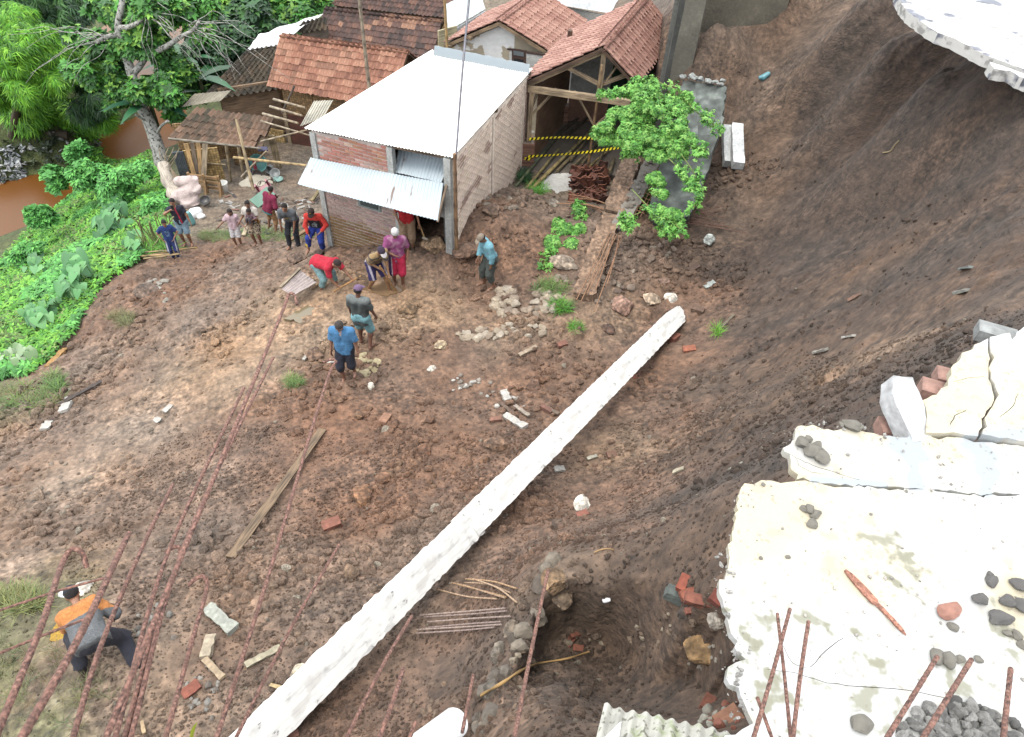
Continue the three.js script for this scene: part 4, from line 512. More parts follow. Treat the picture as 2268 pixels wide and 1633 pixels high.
// ---------- the pavilion: timber posts under pale red tiles ----------
const PV = (() => {
  const bL = at(1168, 367, -0.4), bC = at(1301, 374, -0.4), eavY = upTo(bL, 196).y, A = upTo(bC, 108), [l0, r0] = gable(A, [1150, 190], [1411, 192]);
  const back = at(1430, -2, A.y).sub(A).setY(0).multiplyScalar(1.0), t = thing('open_shed', 'open timber shed with brick piers and pale red tiled gable roof', 'shed', mixv(bL, bC, 0.5)), wd = mat('wood', K(206, 186, 158)), dk = mat('wood', K(120, 96, 80));
  const L = l0, Rr = r0, lb = L.clone().add(back), rb = Rr.clone().add(back), Ab = A.clone().add(back), up = V(0, 0.06, 0);
  tiledRoof(t, L.clone().add(up), lb.clone().add(up), Ab.clone().add(up), A.clone().add(up), TONE.pale2, { noRidge: true, most: 300, tw: 0.19 }).name = 'left_roof';
  tiledRoof(t, Rr.clone().add(up), rb.clone().add(up), Ab.clone().add(up), A.clone().add(up), TONE.pale, { most: 300, tw: 0.19 }).name = 'right_roof';
  const ins = back.clone().normalize().multiplyScalar(0.18), gi = (p) => p.clone().add(ins).add(V(0, -0.1, 0));
  const ax = Rr.clone().sub(L).setY(0).normalize();
  part(t, 'rafter', bar(gi(L), gi(A), 0.09, 0.12, V(0, 1, 0), { rough: 0.006 }), wd); part(t, 'rafter', bar(gi(Rr), gi(A), 0.09, 0.12, V(0, 1, 0), { rough: 0.006 }), wd);
  part(t, 'barge_batten', bar(L.clone().add(V(0, -.02, 0)), A.clone().add(V(0, -.02, 0)), 0.03, 0.07), dk); part(t, 'barge_batten', bar(Rr.clone().add(V(0, -.02, 0)), A.clone().add(V(0, -.02, 0)), 0.03, 0.07), dk);
  for (let i = 1; i < 6; i++) { const o = back.clone().multiplyScalar(i / 6); part(t, 'rafter', bar(gi(L).add(o), gi(A).add(o), 0.06, 0.09), dk); part(t, 'rafter', bar(gi(Rr).add(o), gi(A).add(o), 0.06, 0.09), dk); }
  const pl = V(bL.x, 0, bL.z), tieL = V(bL.x, eavY, bL.z), kp = V(bC.x, 0, bC.z).add(ins); const tieR = at(1452, 236, eavY);
  part(t, 'tie_beam', bar(tieL.clone().addScaledVector(ax, -0.1), tieR, 0.1, 0.15, V(0, 1, 0), { rough: 0.008 }), wd);
  part(t, 'wall_plate', bar(tieL, tieL.clone().add(back), 0.09, 0.11), dk);
  part(t, 'king_post', bar(V(kp.x, eavY - 0.1, kp.z), gi(A).add(V(0, .02, 0)), 0.12, 0.12, V(0, 0, 1)), wd);
  const k0 = V(kp.x, eavY + 0.12, kp.z); part(t, 'strut', bar(k0, mixv(gi(L), gi(A), 0.55), 0.07, 0.09, V(0, 1, 0), { rough: 0.006 }), wd); part(t, 'strut', bar(k0, mixv(gi(Rr), gi(A), 0.35), 0.07, 0.09, V(0, 1, 0), { rough: 0.006 }), wd); part(t, 'strut', bar(k0.clone().addScaledVector(ax, 0.1), mixv(gi(Rr), gi(A), 0.62), 0.04, 0.04), wd);
  // posts on brick piers
  const pier = (p, y0, y1, w) => { const m = part(t, 'brick_pier', boxUV(new THREE.BoxGeometry(w, y1 - y0, w).translate(p.x, (y0 + y1) / 2, p.z)), mat('conc', K(196, 180, 166))); for (let y = y0, k = 0; y < y1 - 0.02; y += 0.075, k++) for (const [dx, dz, rot] of [[0, 1, 0], [1, 0, 1]]) piece(m, 'brick', brickG[k % 3], mat('conc', pick([K(176, 124, 102), K(196, 146, 122), K(160, 112, 94)])), V(p.x + dx * w / 2, y + 0.03, p.z + dz * w / 2), new THREE.Quaternion().setFromEuler(new THREE.Euler(0, rot * Math.PI / 2, 0)), V(w * 1.04, 0.052, 0.03)); return m; };
  pier(pl, -0.55, 0.32, 0.3); part(t, 'post', bar(V(pl.x, 0.3, pl.z), tieL, 0.12, 0.12, V(0, 0, 1), { rough: 0.004 }), wd);
  part(t, 'brace', bar(tieL.clone().add(V(0, -0.75, 0)), tieL.clone().addScaledVector(ax, 0.62), 0.05, 0.06), wd); part(t, 'brace', bar(tieL.clone().add(V(0, -0.6, 0)), tieL.clone().addScaledVector(back, 0.2), 0.05, 0.06), wd);
  const p2 = at(1244, 272, -0.4); pier(p2, -0.4, 0.2, 0.3); part(t, 'post', bar(V(p2.x, 0.2, p2.z), V(p2.x, eavY + 0.5, p2.z), 0.13, 0.13, V(0, 0, 1)), mat('wood', K(116, 84, 66)));
  const mid = V(kp.x, 0, kp.z); part(t, 'bamboo_prop', bambooPaint(bamboo(V(bC.x, -0.45, bC.z + 0.1), V(bC.x + 0.03, A.y - 0.35, bC.z + 0.1), 0.04), V(bC.x, -0.45, bC.z), A, K(186, 150, 112), K(206, 176, 138)), vmat('wood'));
  part(t, 'brace', bar(V(mid.x, 0.75, mid.z), V(mid.x, eavY - 0.05, mid.z).addScaledVector(ax, -0.62), 0.04, 0.05), wd); part(t, 'brace', bar(V(mid.x, 0.75, mid.z), V(mid.x, eavY - 0.1, mid.z).addScaledVector(ax, 0.85), 0.04, 0.05), wd);
  // floor, inner walls
  const fl = slab([at(1150, 385, -0.4), at(1420, 395, -0.4), at(1480, 200, -0.4), at(1230, 200, -0.4)], -0.34, 0.2, { jag: 0.01, step: 0.2 }); part(t, 'shed_floor', fl, mat('conc', K(120, 110, 100)));
  const q0 = tieL.clone().add(back.clone().multiplyScalar(0.75)), q1 = q0.clone().addScaledVector(ax, 1.25), q2 = q0.clone().addScaledVector(ax, 2.6), sl = (A.y - L.y) / (ax.dot(A.clone().sub(L))); part(t, 'inner_wall', wallQuad(sunk(q0.clone().addScaledVector(ax, 0.1), 0.35), sunk(q1, 0.35), eavY, eavY + 1.1 * sl, 0.08), mat('conc', K(226, 230, 228))); part(t, 'inner_wall_foot', wallQuad(sunk(q0.clone().addScaledVector(ax, 0.1), -0.6), sunk(q1, -0.6), 0.35, 0.35, 0.12), mat('conc', K(170, 130, 112)));
  part(t, 'green_wall', wallQuad(sunk(q1, -0.6), sunk(q2, -0.6), eavY + 1.1 * sl, eavY + 0.3, 0.06), mat('cloth', K(44, 84, 62)));
  part(t, 'boarded_wall', wallQuad(sunk(tieL.clone().addScaledVector(back, 0.1).addScaledVector(ax, 0.05), -0.5), sunk(tieL.clone().addScaledVector(back, 0.75).addScaledVector(ax, 0.05), -0.5), eavY - 0.1, eavY - 0.1, 0.05), mat('wood', K(156, 126, 104)));
  return { bL, bC, A, ax, back, eavY, tieL, L, Rr };
})();
// bamboo poles stored on the shed floor
[[1141, 405, 1243, 293, .045, 'g', 'green bamboo pole nearest the brick house, lying on the shed floor'], [1146, 430, 1237, 331, .042, 'y', 'yellow bamboo pole whose end sticks out furthest from the shed'], [1153, 428, 1309, 290, .055, 'y', 'thickest yellow bamboo pole sticking out of the shed'], [1234, 379, 1332, 280, .046, 'm', 'bamboo pole right of the thickest yellow one on the shed floor'], [1264, 354, 1324, 280, .044, 'm', 'bamboo pole ending short of the shed floor edge, left of its neighbour pair'], [1266, 372, 1333, 306, .042, 'm', 'bamboo pole ending at the shed floor edge beside the front prop'], [1288, 364, 1338, 298, .045, 'm', 'bamboo pole directly behind the front bamboo prop'], [1306, 368, 1360, 322, .03, 'y', 'thin pale bamboo pole crossing under the lower barrier tape'], [1322, 366, 1347, 312, .042, 'm', 'bamboo pole right of the front prop, half under the green climber'], [1243, 291, 1312, 238, .05, 'd', 'dark bamboo pole deep inside the shed near the inner pier'], [1256, 300, 1330, 236, .05, 'd', 'dark bamboo pole deep inside the shed, second from the inner pier'], [1350, 381, 1360, 350, .05, 'm', 'short bamboo end at the right of the shed floor under leaves']].forEach(([x, y, x2, y2, r, k, l], i) => { const h = -0.27 + (i % 3) * 0.035, a = at(x, y, i < 3 ? h + 0.12 : h), b = at(x2, y2, h), c = { g: [K(128, 140, 104), K(98, 104, 80)], y: [K(214, 190, 130), K(150, 144, 100)], m: [K(150, 136, 104), K(96, 92, 74)], d: [K(96, 84, 70), K(80, 74, 64)] }[k]; if (i < 3) a.y = -0.28; one('bamboo_pole', l, 'bamboo pole', bambooPaint(bamboo(a, b, r), a, b, c[0], c[1]), vmat('wood'), 'bamboo poles stored in the open shed'); });
// barrier tape
function tape(label, pts, w) {
  const c = new THREE.CatmullRomCurve3(pts), n = Math.round(c.getLength() / 0.055), pos = [], col = [], idx = []; let k = 0;
  for (let i = 0; i < n; i++) { const cc = i % 2 ? K(30, 30, 28) : [0.78, 0.66, 0.03], sk = 0.035; for (const [e, s] of [[0, -1], [1, -1], [1, 1], [0, 1]]) { const p = c.getPointAt(clamp((i + e + s * sk / 0.11) / n)), tw = 0.3 * Math.sin(i * 0.12); pos.push(p.x, p.y + s * w / 2 * Math.cos(tw), p.z + s * w / 2 * Math.sin(tw)); col.push(...cc); } idx.push(k, k + 1, k + 2, k, k + 2, k + 3); k += 4; }
  const g = new THREE.BufferGeometry(); g.setAttribute('position', new THREE.Float32BufferAttribute(pos, 3)); g.setAttribute('color', new THREE.Float32BufferAttribute(col, 3)); g.setIndex(idx); g.computeVertexNormals(); one('barrier_tape', label, 'barrier tape', boxUV(g), vmat('plastic', { roughness: 0.5 }));
}
{ const b = PV.bL, c = PV.bC, z = (p, px, py) => upTo(p, py), e = c.clone().addScaledVector(PV.ax, 1.2).add(V(0, 0, -.1)); tape('upper yellow and black striped barrier tape across the shed front', [z(b, 0, 303).add(V(0, 0, .12)), z(mixv(b, c, 0.5), 0, 300).add(V(0, 0, .1)), z(c, 0, 299).add(V(0, 0, .16)), z(e, 0, 297)], 0.075); tape('lower yellow and black striped barrier tape across the shed front', [z(b, 0, 338).add(V(0, 0, .2)), z(mixv(b, c, 0.5), 0, 336).add(V(0, 0, .15)), z(c, 0, 329).add(V(0, 0, .16)), z(e, 0, 322)], 0.07); const q = z(b, 0, 344), m = []; for (let i = 0; i <= 8; i++) { const a = i / 8 * 3.4 - 1.9; m.push(V(q.x + 0.17 * Math.sin(a + 0.6), q.y, q.z + 0.17 * Math.cos(a + 0.6) + 0.02)); } tape('yellow and black tape wound round the brick pier', m, 0.09); }
// ---------- the house with the peeling white gable ----------
{
  const A = deep(1106, 50, 22), [l, r] = gable(A, [984, 101], [1222, 122]), back = at(1172, 0, A.y).sub(A).setY(0).multiplyScalar(1.35), t = thing('gabled_house', 'house with pale red tiled gable roof and white gable wall of peeling paint', 'house', sunk(A, -2.5)), lb = l.clone().add(back), rb = r.clone().add(back), Ab = A.clone().add(back), u = V(0, .07, 0);
  tiledRoof(t, l.clone().add(u), lb.add(u), Ab.clone().add(u), A.clone().add(u), TONE.pale2, { noRidge: true, most: 300 }).name = 'left_roof'; tiledRoof(t, r.clone().add(u), rb.add(u), Ab.add(u), A.clone().add(u), TONE.pale, { most: 300 }).name = 'right_roof';
  const ins = back.clone().normalize().multiplyScalar(0.35), a2 = A.clone().add(ins), ax = r.clone().sub(l).setY(0), half = ax.length() / 2; ax.normalize();
  const peel = dataTex(512, (x, y) => { const f = fbm(x * 5, y * 5, 2.7, 5), m = smooth(0.03, 0.07, f + 0.1 * smooth(0.62, 0.75, x) + 0.06 * n3(x * 2, y * 2, 1) + (x > 0.6 ? 0.5 : 0) * smooth(0.35, 0.5, y)); return mixc([0.94, 0.95, 0.95], [0.70, 0.66, 0.58], m).map((c) => c * (0.97 + 0.1 * fbm(x * 20, y * 20, 4, 2))); }, true);
  const pm = new THREE.MeshStandardMaterial({ map: peel, roughness: 0.95, side: THREE.DoubleSide }); pm.color.setScalar(0.55);
  const sh = [a2.clone().add(V(0, -.12, 0)), a2.clone().addScaledVector(ax, half * 0.92).setY(l.y - 0.05), a2.clone().addScaledVector(ax, half * 0.92).setY(-3), a2.clone().addScaledVector(ax, -half * 0.92).setY(-3), a2.clone().addScaledVector(ax, -half * 0.92).setY(l.y - 0.05)];
  const s = new THREE.Shape(sh.map((p) => new THREE.Vector2(p.clone().sub(a2).dot(ax), p.y - a2.y))), g = new THREE.ExtrudeGeometry(s, { depth: 0.12, bevelEnabled: false }), fwd = ins.clone().normalize().negate(); g.applyMatrix4(new THREE.Matrix4().makeBasis(ax, V(0, 1, 0), ax.clone().cross(V(0, 1, 0))).setPosition(a2)); const uvs = g.attributes.uv, pp = g.attributes.position, tmp = V(); for (let i = 0; i < pp.count; i++) { tmp.fromBufferAttribute(pp, i).sub(a2); uvs.setXY(i, tmp.dot(ax) / (2 * half) + 0.5, tmp.y / 2.2 + 1); }
  part(t, 'gable_wall', g, pm);
  const W0 = a2.clone().addScaledVector(fwd, 0.02), atW = (px, py) => { const d = ray(px, py), k = W0.clone().sub(camera.position).dot(fwd) / d.dot(fwd); return camera.position.clone().addScaledVector(d, k); };
  const lw = (x1, y1, x2, y2, w, m, nm) => part(t, nm, bar(atW(x1, y1).addScaledVector(fwd, 0.03), atW(x2, y2).addScaledVector(fwd, 0.03), 0.05, w), m), brn = mat('wood', K(84, 58, 50)), pale = mat('conc', K(226, 228, 226));
  const panel = (pts, nm, m, d = 0.03) => { const P = pts.map(([x, y]) => atW(x, y).addScaledVector(fwd, d)), gg = new THREE.BufferGeometry(), Q = P.map((p) => p.clone().addScaledVector(fwd, -0.05)), f = (a, b, c, e) => [a, b, c, a, c, e]; gg.setAttribute('position', new THREE.Float32BufferAttribute([...f(...P), ...f(...Q), ...[0, 1, 2, 3].flatMap((i) => f(P[i], P[(i + 1) % 4], Q[(i + 1) % 4], Q[i]))].flatMap((p) => p.toArray()), 3)); gg.computeVertexNormals(); return part(t, nm, boxUV(gg), m); };
  panel([[1076, 101], [1138, 110], [1138, 185], [1076, 185]], 'lower_panel', pale); panel([[1166, 114], [1222, 124], [1222, 185], [1166, 190]], 'lower_panel', pale); lw(1088, 101, 1136, 109, 0.05, brn, 'lintel'); lw(1167, 115, 1216, 122, 0.05, brn, 'lintel'); lw(1029, 119, 1076, 127, 0.07, brn, 'beam');
  const win = panel([[1135, 107], [1166, 112], [1166, 146], [1135, 141]], 'window', brn, 0.045); const pane = (x1, y1, x2, y2, c) => { const P = [[x1, y1], [x2, y1 + 4], [x2, y2 + 4], [x1, y2]].map(([x, y]) => atW(x, y).addScaledVector(fwd, 0.06)), gg = new THREE.BufferGeometry(); gg.setAttribute('position', new THREE.Float32BufferAttribute([P[0], P[1], P[2], P[0], P[2], P[3]].flatMap((p) => p.toArray()), 3)); gg.computeVertexNormals(); part(win, 'pane', boxUV(gg), mat('plastic', c, { roughness: 0.1 })); }; pane(1139, 110, 1162, 120, K(130, 140, 146)); pane(1140, 127, 1161, 138, K(48, 52, 60));
  part(t, 'side_wall', wallQuad(sunk(a2.clone().addScaledVector(ax, -half * 0.9), -3), sunk(a2.clone().addScaledVector(ax, -half * 0.9).add(back), -3), l.y, l.y, 0.1), pale); part(t, 'side_wall', wallQuad(sunk(a2.clone().addScaledVector(ax, half * 0.9), -3), sunk(a2.clone().addScaledVector(ax, half * 0.9).add(back), -3), l.y, l.y, 0.1), pale);
  const wood = mat('wood', K(176, 154, 128)); part(t, 'barge_board', bar(l.clone().add(V(0, -.03, 0)), A.clone().add(V(0, -.03, 0)), 0.04, 0.09), wood); part(t, 'barge_board', bar(r.clone().add(V(0, -.03, 0)), A.clone().add(V(0, -.03, 0)), 0.04, 0.09), wood); for (const k of [0.12, 0.5]) part(t, 'purlin_end', bar(mixv(l, A, k).add(V(0, -.1, 0)).addScaledVector(fwd, 0.12), mixv(l, A, k).add(V(0, -.1, 0)).addScaledVector(fwd, -0.4), 0.08, 0.09), wood);
  one('board_fence', 'pale yellow board panel left of the peeling gable wall', 'panel', wallQuad(at(972, 130, -0.9), at(1012, 118, -0.9), 0.05, 0.05, 0.05), mat('wood', K(222, 214, 180)));
}
// ---------- the tiled houses to the left ----------
function slope(eLp, eRp, rLp, rRp, d, pitch) { const eL = deep(...eLp, d), eR = at(...eRp, eL.y); let b; for (let h = 0.3; h < 4; h += 0.02) { const rL = at(...rLp, eL.y + h), rR = at(...rRp, eL.y + h), m = mixv(rL, rR, 0.5), e = mixv(eL, eR, 0.5), x = eR.clone().sub(eL).setY(0).normalize(), o = m.sub(e).setY(0), run = Math.abs(o.x * -x.z + o.z * x.x); b = [eL, eR, rR, rL]; if (Math.atan2(h, run) > pitch * R) break; } return b; }
const weave = (() => { const f = (u, v, bump) => { const n = 26, i = Math.floor(u * n), j = Math.floor(v * n), o = (i + j) % 2, a = (u * n) % 1, b = (v * n) % 1, e = o ? Math.min(b, 1 - b) : Math.min(a, 1 - a), h = o ? Math.sin(a * 3.14) : Math.sin(b * 3.14); const k = (0.6 + 0.3 * hsh(i, j) + 0.12 * h) * (e < 0.1 ? 0.7 : 1); return bump ? 0.2 + 0.8 * h * (e < 0.1 ? 0 : 1) : [k, k * 0.97, k * 0.9]; }; return [dataTex(512, (u, v) => f(u, v, 0), true, 1 / 2.2), dataTex(512, (u, v) => f(u, v, 1), false, 1 / 2.2)]; })();
const weaveMat = (c) => { const m = new THREE.MeshStandardMaterial({ map: weave[0], bumpMap: weave[1], bumpScale: 0.01, roughness: 0.85, side: THREE.DoubleSide }); m.color.setRGB(...c).multiplyScalar(1.7); return m; };
const wv1 = weaveMat(K(206, 180, 130)), wv2 = weaveMat(K(178, 148, 112));
const RF1 = slope([592, 190], [862, 240], [622, 77], [905, 114], 26.5, 36), RF2 = slope([690, 95], [955, 140], [720, 17], [978, 46], 30.5, 34), RF3 = slope([725, 10], [985, 40], [735, -40], [1015, -14], 34.5, 33), RF5 = slope([445, 222], [613, 196], [548, 112], [668, 92], 26.8, 28), RF6 = slope([374, 306], [578, 326], [436, 238], [606, 262], 25, 27);
{
  const mkBack = (q, k) => { const m = mixv(q[0], q[1], 0.5), r = mixv(q[2], q[3], 0.5), d = r.clone().sub(m); d.y *= -1; return [q[3], q[2], q[2].clone().addScaledVector(d, k), q[3].clone().addScaledVector(d, k)]; };
  const house = (name, label, q, tones, o = {}) => { const g0 = o.floor ?? -4.6, t = thing(name, label, 'house', sunk(mixv(q[0], q[1], 0.5), g0)); tiledRoof(t, ...q, tones, o); const b = mkBack(q, o.back || 0.8); tiledRoof(t, b[3], b[2], b[1], b[0], tones, { ...o, noRidge: true, most: 0 }).name = 'back_roof'; const dn = q[3].clone().sub(q[0]).setY(0).normalize(), x = q[1].clone().sub(q[0]).setY(0).normalize(), i = (p, s) => p.clone().addScaledVector(dn, 0.45).addScaledVector(x, s * 0.3), wm = o.wall || wv2; const a = sunk(i(q[0], 1), g0), c = sunk(i(q[1], -1), g0), bk = dn.clone().multiplyScalar(q[0].distanceTo(q[3]) * 1.6), top = q[0].y + 0.2; part(t, 'front_wall', wallQuad(a, c, top, top, 0.08), wm); part(t, 'side_wall', wallQuad(a, a.clone().add(bk), top, top, 0.08), wm); part(t, 'side_wall', wallQuad(c, c.clone().add(bk), top, top, 0.08), wm); const rp = mixv(q[2], q[3], 0.5); for (const e of [0, 1]) { const P = e ? [c, c.clone().add(bk)] : [a, a.clone().add(bk)], gg = new THREE.BufferGeometry(), ap = sunk(mixv(P[0], P[1], 0.5), q[3].y - 0.1); gg.setAttribute('position', new THREE.Float32BufferAttribute([sunk(P[0], top), sunk(P[1], top), ap].flatMap((p) => p.toArray()), 3)); gg.computeVertexNormals(); part(t, 'gable_wall', boxUV(gg), wm); } return { t, a, c, x, dn, top }; };
  const h1 = house('tiled_house', 'house with weathered orange tiled roof just left of the white metal roof', RF1, TONE.orange, { most: 300, sag: 0.012 });
  house('tiled_house', 'house with blackened brown tiled roof behind the orange tiled one', RF2, TONE.brown, { most: 300, sag: 0.015, floor: -4.5 });
  house('tiled_house', 'farthest house with dark brown tiled roof at the top edge', RF3, TONE.brown.slice(0, 4), { most: 200, floor: -4.5 });
  const h5 = house('tiled_house', 'low house with mossy grey tiled roof under bare twigs', RF5, TONE.moss, { most: 300, sag: 0.02, noRidge: true, wall: mat('wood', K(176, 150, 126)) });
  // door, timbers and bamboo on the orange roofed house
  const dr = (px1, px2, py1, py2, nm, m, d) => { const n = h1.dn.clone().negate(), W0 = h1.a.clone().addScaledVector(n, d), aw = (x, y) => { const r = ray(x, y), k = W0.clone().sub(camera.position).dot(n) / r.dot(n); return camera.position.clone().addScaledVector(r, k); }; const p = aw(px1, py2), q = aw(px2, py2), tp = aw(px1, py1); return part(h1.t, nm, wallQuad(p, sunk(q, p.y), tp.y, tp.y, 0.05), m); };
  dr(652, 694, 255, 332, 'door', mat('wood', K(116, 70, 58)), 0.06); dr(644, 651, 250, 340, 'door_post', mat('wood', K(190, 172, 146)), 0.08); dr(668, 696, 205, 250, 'mat_panel', wv2, 0.07); dr(600, 640, 285, 352, 'mat_panel', wv1, 0.08);
  const aq = slope([664, 280], [716, 262], [695, 224], [738, 222], 24.5, 14); part(h1.t, 'door_awning', corrugated(aq[0], aq[1], aq[2], aq[3], 0.12, 0.02, 4), mat('conc', K(236, 232, 216)));
  one('mossy_sheet', 'grey weathered sheet at the lower left corner of the mossy roof', 'roof sheet', corrugated(deep(402, 237, 26.2), deep(490, 223, 26.3), at(512, 200, deep(455, 208, 26.8).y + 0.2), at(430, 208, deep(455, 208, 26.8).y + 0.2), 0.15, 0.012, 4), mat('conc', K(176, 168, 150)));
}
// ---------- the bamboo hut ----------
{
  const t = thing('bamboo_hut', 'small woven bamboo hut with brown clay tiles and dark doorway beside the tree', 'hut', at(480, 408, -4.1)); tiledRoof(t, ...RF6, TONE.hut, { noRidge: true, most: 300, sag: 0.02, gone: (u, v) => u > 0.9 + 0.1 * v && v < 0.25 });
  const y0 = -4.25, a = at(388, 418, -4.1), b = at(585, 396, -4.1), ax = b.clone().sub(a).setY(0).normalize(), L = a.distanceTo(b), n = V(-ax.z, 0, ax.x); if (n.z < 0) n.negate(); const eY = Math.min(RF6[0].y, RF6[1].y) + 0.02;
  const onW = (px, py, d = 0) => { const r = ray(px, py), W0 = a.clone().addScaledVector(n, d), k = W0.clone().sub(camera.position).dot(n) / r.dot(n); return camera.position.clone().addScaledVector(r, k); };
  const wp = (x1, x2, yb, nm, m, d = 0, yt = eY, th = 0.05) => { const p = onW(x1, yb, d), q = onW(x2, yb, d); return part(t, nm, wallQuad(sunk(p, y0), sunk(q, y0), yt, yt, th), m); };
  wp(395, 418, 380, 'metal_wall', mat('metal', K(120, 130, 138))); wp(418, 500, 400, 'woven_wall', wv1); wp(528, 590, 396, 'rear_wall', wv2, -1.4); wp(418, 600, 396, 'rear_wall', wv2, -1.9);
  for (let i = 0; i < 6; i++) { const p = onW(397 + i * 4, 380, 0.03); part(t, 'corrugation', tube([sunk(p, y0), sunk(p, eY)], 0.035), mat('metal', K(132, 142, 150))); }
  const bm = (x1, y1, x2, y2, r, d, nm, c = K(200, 182, 148)) => { const p = onW(x1, y1, d), q = onW(x2, y2, d); return part(t, nm, bambooPaint(bamboo(p, q, r), p, q, c, c.map((v) => v * 0.8)), vmat('wood')); };
  bm(500, 322, 512, 402, 0.05, 0.05, 'door_post'); bm(527, 322, 540, 396, 0.06, 0.05, 'door_post'); bm(445, 361, 500, 365, 0.035, 0.06, 'rail'); bm(372, 307, 578, 329, 0.04, 0.6, 'eave_pole', K(190, 184, 172)); bm(596, 300, 614, 372, 0.06, -0.3, 'corner_post'); bm(604, 300, 622, 372, 0.06, -0.3, 'corner_post');
  const pl = (x1, y1, x2, y2, w, d, c, l) => one('timber_plank', l, 'plank', bar(onW(x1, y1, d), onW(x2, y2, d + 0.5), w, 0.05, n, { rough: 0.01 }), mat('wood', c), 'planks leaning on the bamboo hut');
  pl(411, 318, 442, 432, 0.13, 0.1, K(222, 186, 132), 'orange tinted plank leaning leftmost on the hut wall'); pl(424, 316, 446, 425, 0.12, 0.05, K(140, 126, 112), 'grey weathered plank leaning behind the orange one'); pl(438, 316, 450, 428, 0.13, 0.15, K(214, 178, 128), 'yellow plank leaning in the middle of the group on the hut wall'); pl(454, 318, 449, 434, 0.16, 0.25, K(206, 190, 166), 'pale wide plank leaning rightmost across the hut wall');
  one('roof_scrap', 'dark blue and white scrap lying on the right eave of the hut', 'scrap', slab([deep(568, 322, 24.6), deep(590, 318, 24.6), deep(592, 330, 24.5), deep(572, 333, 24.5)].map((p) => p), RF6[1].y + 0.1, 0.05, { jag: 0.03 }), mat('cloth', K(90, 90, 120)));
}
// ---------- far bits ----------
{
  const y = deep(600, 90, 29).y, n = 16, m = 10, pos = [], idx = []; const q = [[538, 124], [600, 104], [712, 44], [640, 42], [570, 74]]; const A = at(538, 122, y), B = at(612, 100, y), Cc = at(716, 30, y + 0.4), D = at(576, 74, y + 0.3);
  for (let j = 0; j <= m; j++) for (let i = 0; i <= n; i++) { const p = mixv(mixv(A, B, i / n), mixv(D, Cc, i / n), j / m); pos.push(p.x, p.y + 0.12 * n3(i * 0.3, j * 0.4, 3) - 0.25 * Math.max(0, 1 - j / 2), p.z); } for (let j = 0; j < m; j++) for (let i = 0; i < n; i++) { const k = j * (n + 1) + i; idx.push(k, k + 1, k + n + 1, k + 1, k + n + 2, k + n + 1); }
  const g = new THREE.BufferGeometry(); g.setAttribute('position', new THREE.Float32BufferAttribute(pos, 3)); g.setIndex(idx); g.computeVertexNormals(); one('white_sheet', 'large white plastic sheet spread between trees and dark roofs', 'plastic sheet', boxUV(g), mat('plastic', [0.5, 0.51, 0.52], { roughness: 0.6 }));
  const s = slope([652, 72], [722, 62], [672, 50], [725, 40], 29.5, 25), t = thing('small_shed', 'small shed with mossy tiles between the white sheet and the brown roof', 'shed', sunk(s[0], -4.5)); tiledRoof(t, ...s, TONE.moss, { noRidge: true, most: 150, sag: 0.03 }); part(t, 'wall', wallQuad(sunk(s[0].clone().add(V(.2, 0, -.3)), -4.5), sunk(s[1].clone().add(V(0, 0, -.3)), -4.5), s[0].y, s[0].y, 0.06), mat('wood', K(150, 140, 130)));
  const z = slope([1242, 6], [1352, 30], [1245, -30], [1380, -20], 26.5, 12), t2 = thing('metal_roof_building', 'building with silver corrugated roof behind the pale red roofs', 'building', sunk(z[0], -2)); part(t2, 'metal_roof', corrugated(z[0].clone().add(V(-.8, 0, 0)), z[3].clone().add(V(-.8, 0, 0)), z[2], z[1], 0.25, 0.025, 6), mat('metal', K(226, 232, 236))); part(t2, 'wall', wallQuad(sunk(z[0], -2), sunk(z[1], -2), z[0].y - 0.1, z[1].y - 0.1, 0.1), mat('conc', K(200, 200, 196)));
  const w = slope([990, 70], [1075, 20], [985, 10], [1060, -25], 30, 20), t3 = thing('white_roof_building', 'white painted roof and wall between the dark tiles and the peeling gable', 'building', sunk(w[0], -2.5)); part(t3, 'sheet_roof', corrugated(w[0], w[1], w[2], w[3], 0.4, 0.01, 4), mat('plastic', K(226, 236, 240), { roughness: 0.6 })); part(t3, 'wall', wallQuad(sunk(w[0], -2.5), sunk(w[1], -2.5), w[0].y - 0.06, w[1].y - 0.06, 0.1), mat('conc', K(214, 220, 222)));
}
